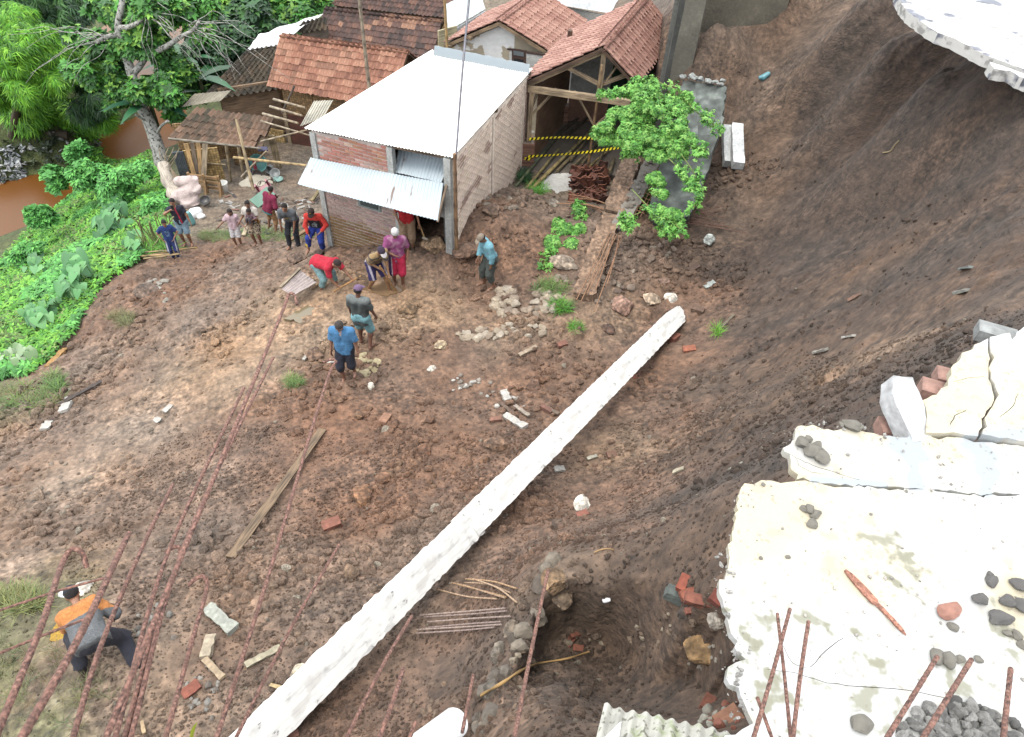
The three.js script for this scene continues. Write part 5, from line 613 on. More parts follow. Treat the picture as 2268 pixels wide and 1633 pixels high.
// poles
function pole(label, a, b, r, c1, c2, name = 'bamboo_pole', cat = 'bamboo pole', o = {}) { return one(name, label, cat, bambooPaint(bamboo(a, b, r, o), a, b, c1, c2), vmat('wood')); }
{
  const wood = [K(216, 204, 184), K(196, 178, 152)];
  { const b = deep(820, 196, 23.5); pole('tall pale bamboo pole rising in front of the orange tiled roof', b.clone().add(V(0, -2.5, 0)), deep(794, -14, 21.6), 0.065, wood[0], K(190, 178, 160)); }
  { const b = deep(993, 112, 22.5); pole('yellow bamboo pole standing before the left eave of the peeling gable house', b.clone().add(V(0, -1, 0)), deep(984, -12, 21.5), 0.05, K(226, 196, 140), K(210, 176, 120)); }
  const f = WH.FR.clone().addScaledVector(WH.out, 0.12).addScaledVector(WH.x, 0.16); pole('grey metal mast on a bamboo pole at the corner of the brick house', sunk(f, -0.1), upTo(f, 340), 0.045, K(186, 150, 114), K(176, 140, 108)); const tp = upTo(f, 345), tt = deep(1040, -14, 14.4); one('mast', 'thin grey mast rising from the corner of the brick house across the white roof', 'mast', tube([tp.clone().add(V(0, -.3, 0)), mixv(tp, tt, 0.5), tt], 0.022, { n: 20 }), mat('metal', K(140, 140, 152)));
  const h = (x1, y1, d1, x2, y2, d2, r, l, c = wood) => pole(l, deep(x1, y1, d1), deep(x2, y2, d2), r, c[0], c[1]);
  h(606, 220, 25.2, 676, 239, 24.2, .045, 'topmost of the three pale bamboo rails beside the door awning'); h(598, 236, 25, 668, 256, 24, .045, 'middle one of the three pale bamboo rails beside the door awning'); h(582, 252, 24.8, 660, 273, 23.8, .045, 'lowest of the three pale bamboo rails beside the door awning'); h(578, 268, 24.6, 686, 300, 22.5, .03, 'thin bamboo stick sloping down to the roof corner of the brick house'); h(578, 313, 23.5, 688, 286, 22.5, .03, 'thin bamboo stick sloping up towards the brown door'); h(518, 349, 23.4, 684, 367, 21, .045, 'long yellow bamboo rail from the hut post to the metal awning', [K(222, 194, 138), K(226, 200, 150)]); h(561, 420, 23.2, 523, 264, 22.4, .055, 'tall leaning bamboo post in front of the hut roof', [K(212, 194, 160), K(226, 206, 168)]); h(535, 392, 24.2, 590, 335, 23.4, .04, 'diagonal wooden strut behind the long bamboo rail'); h(625, 250, 25.8, 652, 190, 25.4, .04, 'dark diagonal pole on the wall under the orange roof', [K(120, 108, 98), K(110, 100, 92)]);
}
// ---------- retaining walls beside the shed ----------
{
  const a = deep(1467, 186, 17.9), b = a.clone().addScaledVector(PV.back.clone().normalize(), 0.25), t = thing('retaining_wall', 'tall grey concrete boundary wall right of the tiled shed, streaked and dark at its edge', 'wall', sunk(a, 0)), top = upTo(a, -40).y;
  part(t, 'wall_panel', wallQuad(sunk(a, 0), sunk(b, 0), top, top, 0.16), mat('conc', K(120, 122, 118)));
  const cc = hit(1494, 58), e = hit(1745, 4); part(t, 'plaster_face', wallQuad(sunk(cc, cc.y - 0.5), sunk(e, e.y - 0.5), cc.y + 2.2, e.y + 2.2, 0.2), mat('conc', K(128, 122, 108)));
  const u0 = hit(1482, 172), u1 = hit(1538, 128); part(t, 'plaster_face', wallQuad(sunk(u0, u0.y - 0.5), sunk(u1, u1.y - 0.5), u0.y + 2.8, u1.y + 2.6, 0.14), mat('conc', K(138, 136, 124)));
  part(t, 'end_column', bar(sunk(a.clone().add(V(0.06, 0, 0.08)), 0), sunk(a.clone().add(V(0.06, 0, 0.08)), top), 0.12, 0.16, V(0, 0, 1), { rough: 0.03 }), mat('conc', K(92, 94, 90)));
}
const SLABW = (() => { // the tilted dark slab and the broken column under the climber
  const P = [[1512, 172, 2.45], [1608, 190, 2.45], [1602, 260, 2.1], [1562, 400, 1.35], [1532, 470, 1.0], [1478, 520, .7], [1436, 470, .85], [1480, 300, 1.7]].map(([x, y, h]) => at(x, y, h)), c = P.reduce((s, p) => s.add(p), V()).multiplyScalar(1 / P.length), n = P[1].clone().sub(P[5]).cross(P[7].clone().sub(P[3])).normalize(); if (n.dot(camera.position.clone().sub(c)) < 0) n.negate();
  const x = P[5].clone().sub(P[1]).normalize(), y = n.clone().cross(x), pts = P.map((p) => [p.clone().sub(c).dot(x), p.clone().sub(c).dot(y)]), jag = []; pts.forEach((p, i) => { const q = pts[(i + 1) % pts.length], k = 12; for (let j = 0; j < k; j++) jag.push(new THREE.Vector2(lerp(p[0], q[0], j / k) + rnd(-.03, .03), lerp(p[1], q[1], j / k) + rnd(-.03, .03))); });
  const tx = dataTex(512, (u, v) => { const f = fbm(u * 5, v * 5, 3, 5), s = fbm(u * 12, v * 12, 6, 4), k = 0.55 + f * 0.4 + s * 0.25; return mixc([k * 0.86, k * 0.93, k * 0.9], [0.85, 0.87, 0.85], smooth(0.1, 0.4, f) * 0.5); }, true, 1 / 2), m = new THREE.MeshStandardMaterial({ map: tx, roughness: 0.8, side: THREE.DoubleSide }); m.color.setScalar(0.27);
  const g = new THREE.ExtrudeGeometry(new THREE.Shape(jag), { depth: 0.22, bevelEnabled: false }); g.translate(0, 0, -0.22); g.applyMatrix4(new THREE.Matrix4().makeBasis(x, y, n).setPosition(c)); const t = thing('tilted_slab', 'large dark grey concrete wall slab tilted over behind the green climber', 'concrete slab', sunk(c, c.y - 1)); part(t, 'slab', boxUV(g), m);
  for (let i = 0; i < 16; i++) { const s = i / 16, p = mixv(P[0], P[1], s).add(V(rnd(-.05, .05), rnd(-0.02, .1), rnd(-.1, .1))), q = rock(rnd(0.05, 0.1), 2, { cut: 9 }); q.translate(p.x, p.y, p.z); part(t, 'broken_edge', q, mat('conc', K(200, 206, 204))); }
  return { P, n, c };
})();
{
  const t = thing('broken_column', 'toppled concrete column with bare mesh on its side and bars out of its foot', 'concrete column', at(1400, 470, 0.4)), cm = mat('conc', K(178, 172, 162)), rb = mat('rust', K(186, 152, 122));
  const a = deep(1448, 352, 17.9), b = deep(1366, 514, 16.6), up = camera.position.clone().sub(a).normalize(); part(t, 'column', bar(a, b, 0.34, 0.3, up, { rough: 0.06, seg: 0.08 }), cm);
  for (let i = 0; i < 26; i++) { const p = mixv(a, b, rnd()).add(V(rnd(-.12, .12), 0.16, rnd(-.05, .1))), q = rock(rnd(0.03, 0.08), 2); q.translate(p.x, p.y, p.z); part(t, 'lump', q, mat('conc', pick([K(190, 184, 174), K(166, 156, 144)]))); }
  const r1 = b.clone().sub(a).normalize(), sd = r1.clone().cross(up).normalize(); if (sd.x < 0) sd.negate(); for (let k = 0; k < 3; k++) part(t, 'mesh_bar', tube([a.clone().addScaledVector(sd, 0.18 + k * 0.09).addScaledVector(up, 0.16), mixv(a, b, 0.72).addScaledVector(sd, 0.18 + k * 0.07).addScaledVector(up, 0.16)], 0.009), rb); for (let i = 0; i < 12; i++) { const p = mixv(a, b, 0.03 + i * 0.058).addScaledVector(up, 0.17); part(t, 'stirrup', tube([p.clone().addScaledVector(sd, 0.12), p.clone().addScaledVector(sd, 0.38).add(V(0, 0.02, 0))], 0.008), rb); }
  [[1350, 532, 1277, 664], [1355, 535, 1287, 668], [1361, 536, 1320, 640], [1366, 537, 1300, 650], [1372, 538, 1345, 630], [1378, 538, 1316, 690]].forEach(([x1, y1, x2, y2]) => { const p = deep(x1, y1 - 16, 16.3), q = deep(x2, y2, depthOf(hit(x2, y2)) - 0.35), m = mixv(p, q, 0.5).add(V(0.02, 0.08, 0)); part(t, 'foot_bar', tube([p, m, q], 0.011), rb); });
  [[1256, 430, 1], [1268, 437, 1], [1262, 441, 0], [1252, 446, 0], [1240, 450, 0], [1232, 451, 1], [1270, 445, 0], [1275, 455, 0]].forEach(([x, y], i) => { const p = deep(1352 + (i % 3) * 8, 455 + i * 4, 17), q = deep(x, y, 17.5), m = mixv(p, q, 0.5).add(V(0, 0.05 + 0.03 * (i % 3), 0)); part(t, 'side_bar', tube([p, m, q], 0.011), rb); });
  // the earthy beam it lies on
  const e1 = deep(1400, 358, 17.9), e2 = hit(1292, 664, 0.05); part(t, 'mud_beam', bar(e1, mixv(e1, e2, 0.42).add(V(0, -.05, 0)), 0.42, 0.4, V(0, 1, 0), { rough: 0.09, seg: 0.08 }), mat('soil', K(140, 118, 102))); part(t, 'mud_beam', bar(mixv(e1, e2, 0.43).add(V(-.02, -.08, 0)), e2, 0.44, 0.36, V(0, 1, 0), { rough: 0.09, seg: 0.08 }), mat('soil', K(146, 122, 104)));
}
// ---------- people ----------
function nets(f, lo, hi, c) {                                         // mesh of f = 0 inside a box, cells of c metres
  const n = [0, 1, 2].map((i) => Math.ceil((hi.getComponent(i) - lo.getComponent(i)) / c) + 2), [nx, ny, nz] = n, v = new Float32Array(nx * ny * nz), id = new Int32Array(nx * ny * nz).fill(-1), P = [], I = [], at3 = (i, j, k) => (k * ny + j) * nx + i;
  for (let k = 0; k < nz; k++) for (let j = 0; j < ny; j++) for (let i = 0; i < nx; i++) v[at3(i, j, k)] = f(lo.x + (i - 0.5) * c, lo.y + (j - 0.5) * c, lo.z + (k - 0.5) * c);
  for (let k = 0; k < nz - 1; k++) for (let j = 0; j < ny - 1; j++) for (let i = 0; i < nx - 1; i++) {
    let x = 0, y = 0, z = 0, m = 0; const g = (a) => v[at3(i + (a & 1), j + ((a >> 1) & 1), k + (a >> 2))];
    for (let a = 0; a < 8; a++) for (const b of [1, 2, 4]) if (!(a & b)) { const p = g(a), q = g(a | b); if (p < 0 !== q < 0) { const t = p / (p - q); x += (a & 1) + (b === 1 ? t : 0); y += ((a >> 1) & 1) + (b === 2 ? t : 0); z += (a >> 2) + (b === 4 ? t : 0); m++; } }
    if (m) { id[at3(i, j, k)] = P.length / 3; P.push(lo.x + (i - 0.5 + x / m) * c, lo.y + (j - 0.5 + y / m) * c, lo.z + (k - 0.5 + z / m) * c); }
  }
  const quad = (a, b, cc, d, s) => { if (a < 0 || b < 0 || cc < 0 || d < 0) return; s ? I.push(a, b, cc, a, cc, d) : I.push(a, cc, b, a, d, cc); };
  for (let k = 1; k < nz - 1; k++) for (let j = 1; j < ny - 1; j++) for (let i = 1; i < nx - 1; i++) {
    const p = v[at3(i, j, k)] < 0;
    if (p !== v[at3(i + 1, j, k)] < 0) quad(id[at3(i, j - 1, k - 1)], id[at3(i, j, k - 1)], id[at3(i, j, k)], id[at3(i, j - 1, k)], p);
    if (p !== v[at3(i, j + 1, k)] < 0) quad(id[at3(i - 1, j, k - 1)], id[at3(i - 1, j, k)], id[at3(i, j, k)], id[at3(i, j, k - 1)], p);
    if (p !== v[at3(i, j, k + 1)] < 0) quad(id[at3(i - 1, j - 1, k)], id[at3(i, j - 1, k)], id[at3(i, j, k)], id[at3(i - 1, j, k)], p);
  }
  const g = new THREE.BufferGeometry(); g.setAttribute('position', new THREE.Float32BufferAttribute(P, 3)); g.setIndex(I); g.computeVertexNormals(); return boxUV(g);
}
const cap = (a, b, ra, rb = ra, cut) => ({ a, b, ra, rb, d: b.clone().sub(a), cut });
function field(caps, k) {
  const C = caps.map(({ a, b, ra, rb, d, cut }) => [a.x, a.y, a.z, d.x, d.y, d.z, d.lengthSq() || 1e-9, ra, rb, cut]);
  return (x, y, z) => { let m = 9; for (const q of C) { const px = x - q[0], py = y - q[1], pz = z - q[2], t = clamp((px * q[3] + py * q[4] + pz * q[5]) / q[6]), ex = px - q[3] * t, ey = py - q[4] * t, ez = pz - q[5] * t; let s = Math.sqrt(ex * ex + ey * ey + ez * ez) - (q[7] + (q[8] - q[7]) * t); if (q[9]) { const c = q[9]; s = Math.max(s, (x - c[0].x) * c[1].x + (y - c[0].y) * c[1].y + (z - c[0].z) * c[1].z); } const h = clamp(0.5 + 0.5 * (m - s) / k); m = m * (1 - h) + s * h - k * h * (1 - h); } return m; };
}
function bounds(caps, pad = 0.05) { const lo = V(9, 9, 9), hi = V(-9, -9, -9); for (const { a, b, ra, rb } of caps) { const r = Math.max(ra, rb) + pad; for (const p of [a, b]) { lo.min(p.clone().addScalar(-r)); hi.max(p.clone().addScalar(r)); } } return [lo, hi]; }
const mesh = (caps, k, c, pad) => nets(field(caps, k), ...bounds(caps, pad), c);
function ik(root, target, l1, l2, hint) { const d = target.clone().sub(root); let L = d.length(); if (L > (l1 + l2) * 0.995) { L = (l1 + l2) * 0.995; } d.normalize(); const end = root.clone().addScaledVector(d, L), a = (l1 * l1 - l2 * l2 + L * L) / (2 * L), h = Math.sqrt(Math.max(0, l1 * l1 - a * a)), o = hint.clone().addScaledVector(d, -hint.dot(d)).normalize(); return [root.clone().addScaledVector(d, a).addScaledVector(o, h), end]; }
const SKIN = K(176, 126, 98, 1.15), skinM = (c) => mat('cloth', c, { roughness: 0.6 });
function hand(w, dir, norm, curl, side, s) {                           // palm and five fingers from the wrist
  const u = dir.clone().normalize(), n = norm.clone().addScaledVector(u, -norm.dot(u)).normalize(), x = u.clone().cross(n).multiplyScalar(side), c = [], P = (a, b, e) => w.clone().addScaledVector(u, a * s).addScaledVector(x, b * s).addScaledVector(n, e * s);
  for (const b of [-0.024, -0.008, 0.008, 0.024]) c.push(cap(P(0.005, b * 0.7, 0), P(0.082, b, 0), 0.014 * s, 0.011 * s));
  [[-0.027, 0.058], [-0.009, 0.07], [0.009, 0.076], [0.027, 0.07]].forEach(([b, l]) => { const k = P(0.085, b, 0), a1 = curl * 0.7, a2 = curl * 1.6, m = k.clone().addScaledVector(u, Math.cos(a1) * l * 0.55 * s).addScaledVector(n, Math.sin(a1) * l * 0.55 * s), e = m.clone().addScaledVector(u, Math.cos(a2) * l * 0.5 * s).addScaledVector(n, Math.sin(a2) * l * 0.5 * s); c.push(cap(k, m, 0.0088 * s, 0.008 * s), cap(m, e, 0.008 * s, 0.0068 * s)); });
  const t0 = P(0.025, 0.03, 0.004), t1 = P(0.058, 0.056, 0.014 + curl * 0.012), t2 = P(0.084, 0.058 - curl * 0.016, 0.022 + curl * 0.02); c.push(cap(t0, t1, 0.0115 * s, 0.009 * s), cap(t1, t2, 0.009 * s, 0.007 * s));
  return mesh(c, 0.006 * s, 0.0075 * s, 0.012);
}
function person(label, pos, o) {
  const s = (o.h || 1.65) * 0.89 / 1.7, g = thing('person', label, 'person', pos), yaw = o.yaw || 0; g.rotation.y = yaw;
  const add = (n, geo, m, par = g) => { const q = new THREE.Mesh(geo, m); q.name = n; q.castShadow = q.receiveShadow = true; par.add(q); return q; };
  const v = (a) => V(a[0] * s, a[1] * s, a[2] * s), pel = v(o.pelvis || [0, 0.92, 0]), Tq = new THREE.Quaternion().setFromEuler(new THREE.Euler((o.bend || 0) * R, (o.twist || 0) * R, (o.lean || 0) * R, 'YXZ')), T = (x, y, z) => V(x, y, z).multiplyScalar(s).applyQuaternion(Tq).add(pel), tUp = V(0, 1, 0).applyQuaternion(Tq), tF = V(0, 0, 1).applyQuaternion(Tq);
  const slim = o.slim || 1, hips = [1, -1].map((d) => pel.clone().add(V(d * 0.085, -0.03, 0).multiplyScalar(s))), sh = [1, -1].map((d) => T(d * 0.178 * slim, 0.45, 0)), nk = T(0, 0.5, 0.005);
  const Hq = Tq.clone().slerp(new THREE.Quaternion(), o.headFree ?? 0.5).multiply(new THREE.Quaternion().setFromEuler(new THREE.Euler((o.look?.[0] ?? 10) * R, (o.look?.[1] || 0) * R, (o.look?.[2] || 0) * R, 'YXZ'))), hd = nk.clone().addScaledVector(tUp, 0.05 * s).add(V(0, 0.125 * s, 0.02 * s).applyQuaternion(Hq)), hs = s * (o.big || 1), Hp = (x, y, z) => V(x, y, z).multiplyScalar(hs).applyQuaternion(Hq).add(hd);
  const feet = (o.feet || [[0.1, 0, 0.02], [-0.1, 0, 0]]).map(v), kneeH = o.knee || [0, 0, 1], legs = feet.map((f, i) => ik(hips[i], f.clone().add(V(0, 0.075 * s, 0)), 0.425 * s, 0.425 * s, V(kneeH[0] + (i ? -0.15 : 0.15), kneeH[1], kneeH[2])));
  const arms = (o.hands || [[0.27, 0.83, 0.06], [-0.27, 0.83, 0.06]]).map((h, i) => ik(sh[i], v(h), 0.285 * s, 0.25 * s, o.elbow ? V(...o.elbow[i]) : V(i ? -0.6 : 0.6, -0.1, -1))), W = (p) => p.clone().applyAxisAngle(V(0, 1, 0), yaw).add(pos);
  const r = (a) => a * s, gr = o.girth || 1;
  const limbArm = (i, e = 0) => [cap(sh[i], arms[i][0], r(0.047 + e), r(0.038 + e)), cap(arms[i][0], arms[i][1], r(0.038 + e), r(0.026 + e))];
  const limbLeg = (i, e = 0) => [cap(hips[i], legs[i][0], r(0.083 + e), r(0.056 + e)), cap(legs[i][0], mixv(legs[i][0], legs[i][1], 0.3), r(0.053 + e), r(0.055 + e)), cap(mixv(legs[i][0], legs[i][1], 0.3), legs[i][1], r(0.055 + e), r(0.034 + e))];
  const torso = (e = 0) => [cap(sh[0], sh[1], r(0.058 + e)), cap(T(0.085, 0.4, 0.005), T(0.075, 0.14, 0.01), r(0.098 * gr + e), r(0.088 * gr + e)), cap(T(-0.085, 0.4, 0.005), T(-0.075, 0.14, 0.01), r(0.098 * gr + e), r(0.088 * gr + e)), cap(T(0.06, 0.14, 0.012), T(0.06, -0.01, 0), r(0.09 * gr + e), r(0.1 * gr + e)), cap(T(-0.06, 0.14, 0.012), T(-0.06, -0.01, 0), r(0.09 * gr + e), r(0.1 * gr + e))];
  // body: trunk, limbs, feet, neck; head and hands at finer cells
  const footC = legs.flatMap(([k, a], i) => { const f = V(Math.sin((o.toe?.[i] ?? (i ? -12 : 12)) * R), 0, Math.cos((o.toe?.[i] ?? (i ? -12 : 12)) * R)); return [cap(a.clone().add(V(0, -0.03 * s, -0.02 * s)), a.clone().addScaledVector(f, 0.14 * s).add(V(0, -0.05 * s, 0)), r(0.036), r(0.026)), cap(a.clone().addScaledVector(f, 0.1 * s).add(V(0.02 * s, -0.05 * s, 0)), a.clone().addScaledVector(f, 0.16 * s).add(V(-0.012 * s, -0.055 * s, 0)), r(0.024), r(0.02))]; });
  const bodyG = mesh([...torso(), ...[0, 1].flatMap((i) => [...limbArm(i), ...limbLeg(i)]), ...footC, cap(nk.clone().addScaledVector(tUp, -0.03 * s), Hp(0, -0.07, -0.015), r(0.05), r(0.047))], 0.035 * s, 0.019 * s);
  const ell = (c, rx, ry, rz) => { const q = Hq.clone().invert(), p = V(), k = hs * Math.min(rx, ry, rz); return (x, y, z) => { p.set(x, y, z).sub(c).applyQuaternion(q); return (Math.hypot(p.x / (rx * hs), p.y / (ry * hs), p.z / (rz * hs)) - 1) * k; }; };
  const skull = ell(Hp(0, 0.025, -0.012), 0.076, 0.09, 0.094), jaw = ell(Hp(0, -0.045, 0.02), 0.056, 0.07, 0.066), ft = field([cap(Hp(0, 0.012, 0.083), Hp(0, -0.024, 0.104), r(0.009), r(0.015)), ...[1, -1].map((d) => cap(Hp(d * 0.076, 0.018, -0.012), Hp(d * 0.074, -0.022, -0.004), r(0.014), r(0.01))), cap(Hp(-0.018, -0.06, 0.078), Hp(0.018, -0.06, 0.078), r(0.009)), cap(Hp(-0.045, 0.03, 0.066), Hp(0.045, 0.03, 0.066), r(0.012))], 0.012);
  const sm = (a, b, k) => { const h = clamp(0.5 + 0.5 * (a - b) / k); return a * (1 - h) + b * h - k * h * (1 - h); }, headF = (x, y, z) => sm(sm(skull(x, y, z), jaw(x, y, z), 0.03), ft(x, y, z), 0.012), hb = [hd.clone().addScalar(-0.15 * hs), hd.clone().addScalar(0.15 * hs)];
  const skin = skinM(o.skin || SKIN), hn = arms.map(([e, w], i) => hand(w, w.clone().sub(e).add(o.handDir?.[i] ? V(...o.handDir[i]) : V()), o.palm?.[i] ? V(...o.palm[i]) : V(i ? 1 : -1, 0, 0.2), o.curl?.[i] ?? 0.45, i ? -1 : 1, s));
  const body = add('body', merge([bodyG, nets(headF, ...hb, 0.0105 * hs), ...hn]), skin);
  for (const d of [1, -1]) { const e = new THREE.SphereGeometry(0.011 * hs, 8, 6); e.scale(1.2, 0.7, 0.6); e.applyQuaternion(Hq).translate(...Hp(d * 0.03, 0.012, 0.078)); add('eye', e, mat('plastic', K(40, 30, 26))); const b = new THREE.BoxGeometry(0.032 * hs, 0.007 * hs, 0.01 * hs); b.applyQuaternion(Hq).translate(...Hp(d * 0.031, 0.036, 0.08)); add('eyebrow', b, mat('plastic', K(34, 26, 24))); }
  { const m = new THREE.SphereGeometry(0.02 * hs, 8, 5); m.scale(1, 0.32, 0.5); m.applyQuaternion(Hq).translate(...Hp(0, -0.06, 0.083)); add('mouth', m, mat('plastic', K(128, 70, 62))); }
  const wr = (f, a = 0.013) => (x, y, z) => f(x, y, z) + a * s * n3(x * 11 / s + pos.x, y * 7 / s, z * 11 / s) + a * 0.5 * s * n3(x * 24, y * 17, z * 24 + pos.z);
  const dress = (n, caps, k, col, pad = 0.05) => { const geo = nets(wr(field(caps, k)), ...bounds(caps, pad), 0.0175 * s); if (typeof col === 'function') { paint(geo, (x, y, z) => { const p = V(x, y, z).sub(pel).applyQuaternion(Tq.clone().invert()).divideScalar(s); return col(p.x, p.y, p.z, V(x, y, z).divideScalar(s)); }); return add(n, geo, vmat('cloth')); } return add(n, geo, mat('cloth', col)); };
  const cutAt = (a, b, t) => { const d = b.clone().sub(a).normalize(); return [mixv(a, b, t), d]; };
  if (o.pants) { const { c, len = 2, loose = 0.012 } = o.pants, caps = [cap(hips[0], hips[1], r(0.1 * gr + loose)), cap(T(-0.05, 0.06, 0), T(0.05, 0.06, 0), r(0.098 * gr + loose))]; caps.forEach((q) => { q.cut = [T(0, 0.12, 0), tUp]; }); [0, 1].forEach((i) => { const [a, b2, b3] = limbLeg(i, loose + 0.012); if (len <= 1) { a.cut = cutAt(hips[i], legs[i][0], len); caps.push(a); } else { caps.push(a); const e = mixv(legs[i][0], legs[i][1], len - 1), q = cap(legs[i][0], e, r(0.066 + loose), r(0.058 + loose)); q.cut = [e, e.clone().sub(legs[i][0]).normalize()]; caps.push(q); } }); dress(o.pants.name || 'trousers', caps, 0.03 * s, c); }
  if (o.shirt) { const { c, sleeve = 0.6, hem = 0.08, loose = 0.012 } = o.shirt, caps = torso(loose), low = [T(0, -hem, 0), tUp.clone().negate()]; caps.push(cap(T(0.065, 0.05, 0.004), T(0.07, -hem - 0.03, 0.004), r(0.104 * gr + loose), r(0.11 * gr + loose)), cap(T(-0.065, 0.05, 0.004), T(-0.07, -hem - 0.03, 0.004), r(0.104 * gr + loose), r(0.11 * gr + loose))); caps.forEach((q) => { q.cut = low; }); [0, 1].forEach((i) => { const [a, b] = limbArm(i, loose + 0.01); if (sleeve <= 1) { a.rb = a.ra; a.cut = cutAt(sh[i], arms[i][0], sleeve); caps.push(a); } else { caps.push(a); b.cut = cutAt(arms[i][0], arms[i][1], sleeve - 1); caps.push(b); } }); dress(o.shirt.name || 'shirt', caps, 0.035 * s, c); }
  if (o.under) { const caps = [cap(T(0.07, 0.0, 0), T(0.07, -o.under.hem, 0), r(0.118 * gr)), cap(T(-0.07, 0.0, 0), T(-0.07, -o.under.hem, 0), r(0.118 * gr))]; caps.forEach((q) => { q.cut = [T(0, -o.under.hem, 0), tUp.clone().negate()]; }); dress('undershirt', caps, 0.03, o.under.c); }
  if (o.hair) { const q = Hq.clone().invert(), p = V(), e1 = ell(Hp(0, 0.03, -0.016), 0.085, 0.098, 0.103), lg = o.longHair ? field([...[1, -1].map((d) => cap(Hp(d * 0.06, 0.02, -0.02), Hp(d * 0.062, -0.1, -0.012), 0.032 * hs, 0.026 * hs)), cap(Hp(0, 0.02, -0.06), Hp(0, -0.11, -0.05), 0.06 * hs, 0.045 * hs)], 0.02) : o.bun ? field([cap(Hp(0, 0.02, -0.11), Hp(0, 0.03, -0.12), 0.042 * hs)], 0.01) : () => 1; const f = (x, y, z) => { p.set(x, y, z).sub(hd).applyQuaternion(q).divideScalar(hs); return Math.min(Math.max(e1(x, y, z), (p.z * 0.9 - (p.y - 0.035) * 1.1 - 0.035) * hs, (-p.y - 0.045 - (p.z < -0.03 ? 0.03 : 0)) * hs), lg(x, y, z)) + 0.004 * n3(x * 60, y * 60, z * 60); }; add('hair', nets(f, hd.clone().addScalar(-0.21 * hs), hd.clone().addScalar(0.19 * hs), 0.011 * hs), mat('cloth', o.hair)); }
  if (o.hat) { const q = Hq.clone().invert(), p = V(), tall = o.hat.tall || 0, e1 = ell(Hp(0, 0.035 + tall * 0.3, -0.012), 0.092, 0.1 + tall, 0.106), f = (x, y, z) => { p.set(x, y, z).sub(hd).applyQuaternion(q).divideScalar(hs); const dome = Math.max(e1(x, y, z), (0.03 - p.y - p.z * 0.12) * hs); return dome; }; const hm = add('hat', nets(f, hd.clone().addScalar(-0.16 * hs), hd.clone().addScalar(0.2 * hs), 0.011 * hs), mat('cloth', o.hat.c)); if (o.hat.brim) { const b = new THREE.SphereGeometry(1, 16, 10); b.scale(0.076 * hs, 0.011 * hs, 0.085 * hs); b.rotateX(0.22); const a = o.hat.turn || 0; b.rotateY(a * R); b.applyQuaternion(Hq); b.translate(...Hp(0.1 * Math.sin(a * R), 0.045, 0.1 * Math.cos(a * R))); add('brim', boxUV(b), mat('cloth', o.hat.brim), hm); } if (o.hat.badge) { const b = new THREE.SphereGeometry(0.026 * hs, 8, 6); b.scale(1, 1, 0.25); b.applyQuaternion(Hq).translate(...Hp(0, 0.09, 0.082)); add('badge', b, mat('cloth', o.hat.badge), hm); } }
  if (o.shoes) legs.forEach(([k, a], i) => { const f = V(Math.sin((o.toe?.[i] ?? (i ? -12 : 12)) * R), 0, Math.cos((o.toe?.[i] ?? (i ? -12 : 12)) * R)); const sole = mesh(o.boots ? [cap(a.clone().add(V(0, 0.06 * s, 0)), a.clone().add(V(0, -0.03 * s, 0)), r(0.05)), cap(a.clone().add(V(0, -0.035 * s, -0.03 * s)), a.clone().addScaledVector(f, 0.17 * s).add(V(0, -0.045 * s, 0)), r(0.042), r(0.034))] : [cap(a.clone().add(V(0, -0.066 * s, -0.04 * s)), a.clone().addScaledVector(f, 0.17 * s).add(V(0, -0.07 * s, 0)), r(0.03), r(0.034)), cap(a.clone().addScaledVector(f, 0.07 * s).add(V(-0.035 * s, -0.045 * s, 0)), a.clone().addScaledVector(f, 0.07 * s).add(V(0.035 * s, -0.045 * s, 0)), r(0.02))], 0.01, 0.012 * s); add(o.boots ? 'boot' : 'sandal', sole, mat('cloth', o.shoes)); });
  return { g, W, add, hands: arms.map(([, w], i) => W(w.clone().addScaledVector(w.clone().sub(arms[i][0]).normalize(), 0.075 * s))), hd, s, pel, T, Hp, pos, yaw, arms, Tq, sh };
}
const HAIR = K(38, 32, 32), foot = (x, y, off = 0) => { const p = hit(x, y); p.y += off; return p; };
const navy = K(44, 46, 66);
const P1 = person('man in dark navy shirt with red stripe filming with a phone at the far left', foot(418, 541), { h: 1.66, yaw: 0.15, lean: 6, look: [4, -6], hands: [[0.3, 0.86, 0.1], [-0.1, 1.47, 0.26]], curl: [0.5, 1.3], elbow: [[0.6, -0.1, -1], [-1, -0.6, 0.2]], hair: HAIR, girth: 1.08, shirt: { c: (x, y, z) => (Math.abs(x - 0.03 - (0.4 - y) * 0.08) < 0.022 && z > 0 ? K(214, 44, 74) : navy), sleeve: 0.65, hem: 0.1 }, pants: { c: K(156, 186, 206), len: 0.95, name: 'shorts', loose: 0.022 }, shoes: K(66, 54, 50) });
one('phone', 'dark phone held up by the man filming at the far left', 'phone', boxUV(new THREE.BoxGeometry(0.075, 0.15, 0.012).translate(...P1.hands[1].clone().add(V(0.03, 0.05, 0.03)).toArray())), mat('plastic', K(40, 40, 46)));
person('boy in blue shirt and blue track trousers with white stripes', foot(391, 572), { h: 1.36, yaw: 0.35, look: [12, 0], slim: 0.92, big: 1.1, hair: HAIR, hands: [[0.17, 0.96, 0.12], [-0.24, 0.95, 0.06]], elbow: [[1, -0.2, -0.4], [-1, -0.2, -0.4]], shirt: { c: (x, y, z) => (z > 0.05 && Math.abs(x) < 0.08 && y > 0.15 && y < 0.38 && n3(x * 40, y * 40, 2) > 0.12 ? K(150, 190, 220) : K(38, 70, 140)), sleeve: 0.8, hem: 0.12, loose: 0.02 }, pants: { c: (x, y, z, p) => (Math.abs(Math.abs(p.x) - 0.15) < 0.022 ? K(214, 218, 230) : K(44, 62, 130)), len: 1.95, loose: 0.018 }, shoes: K(60, 50, 46) });
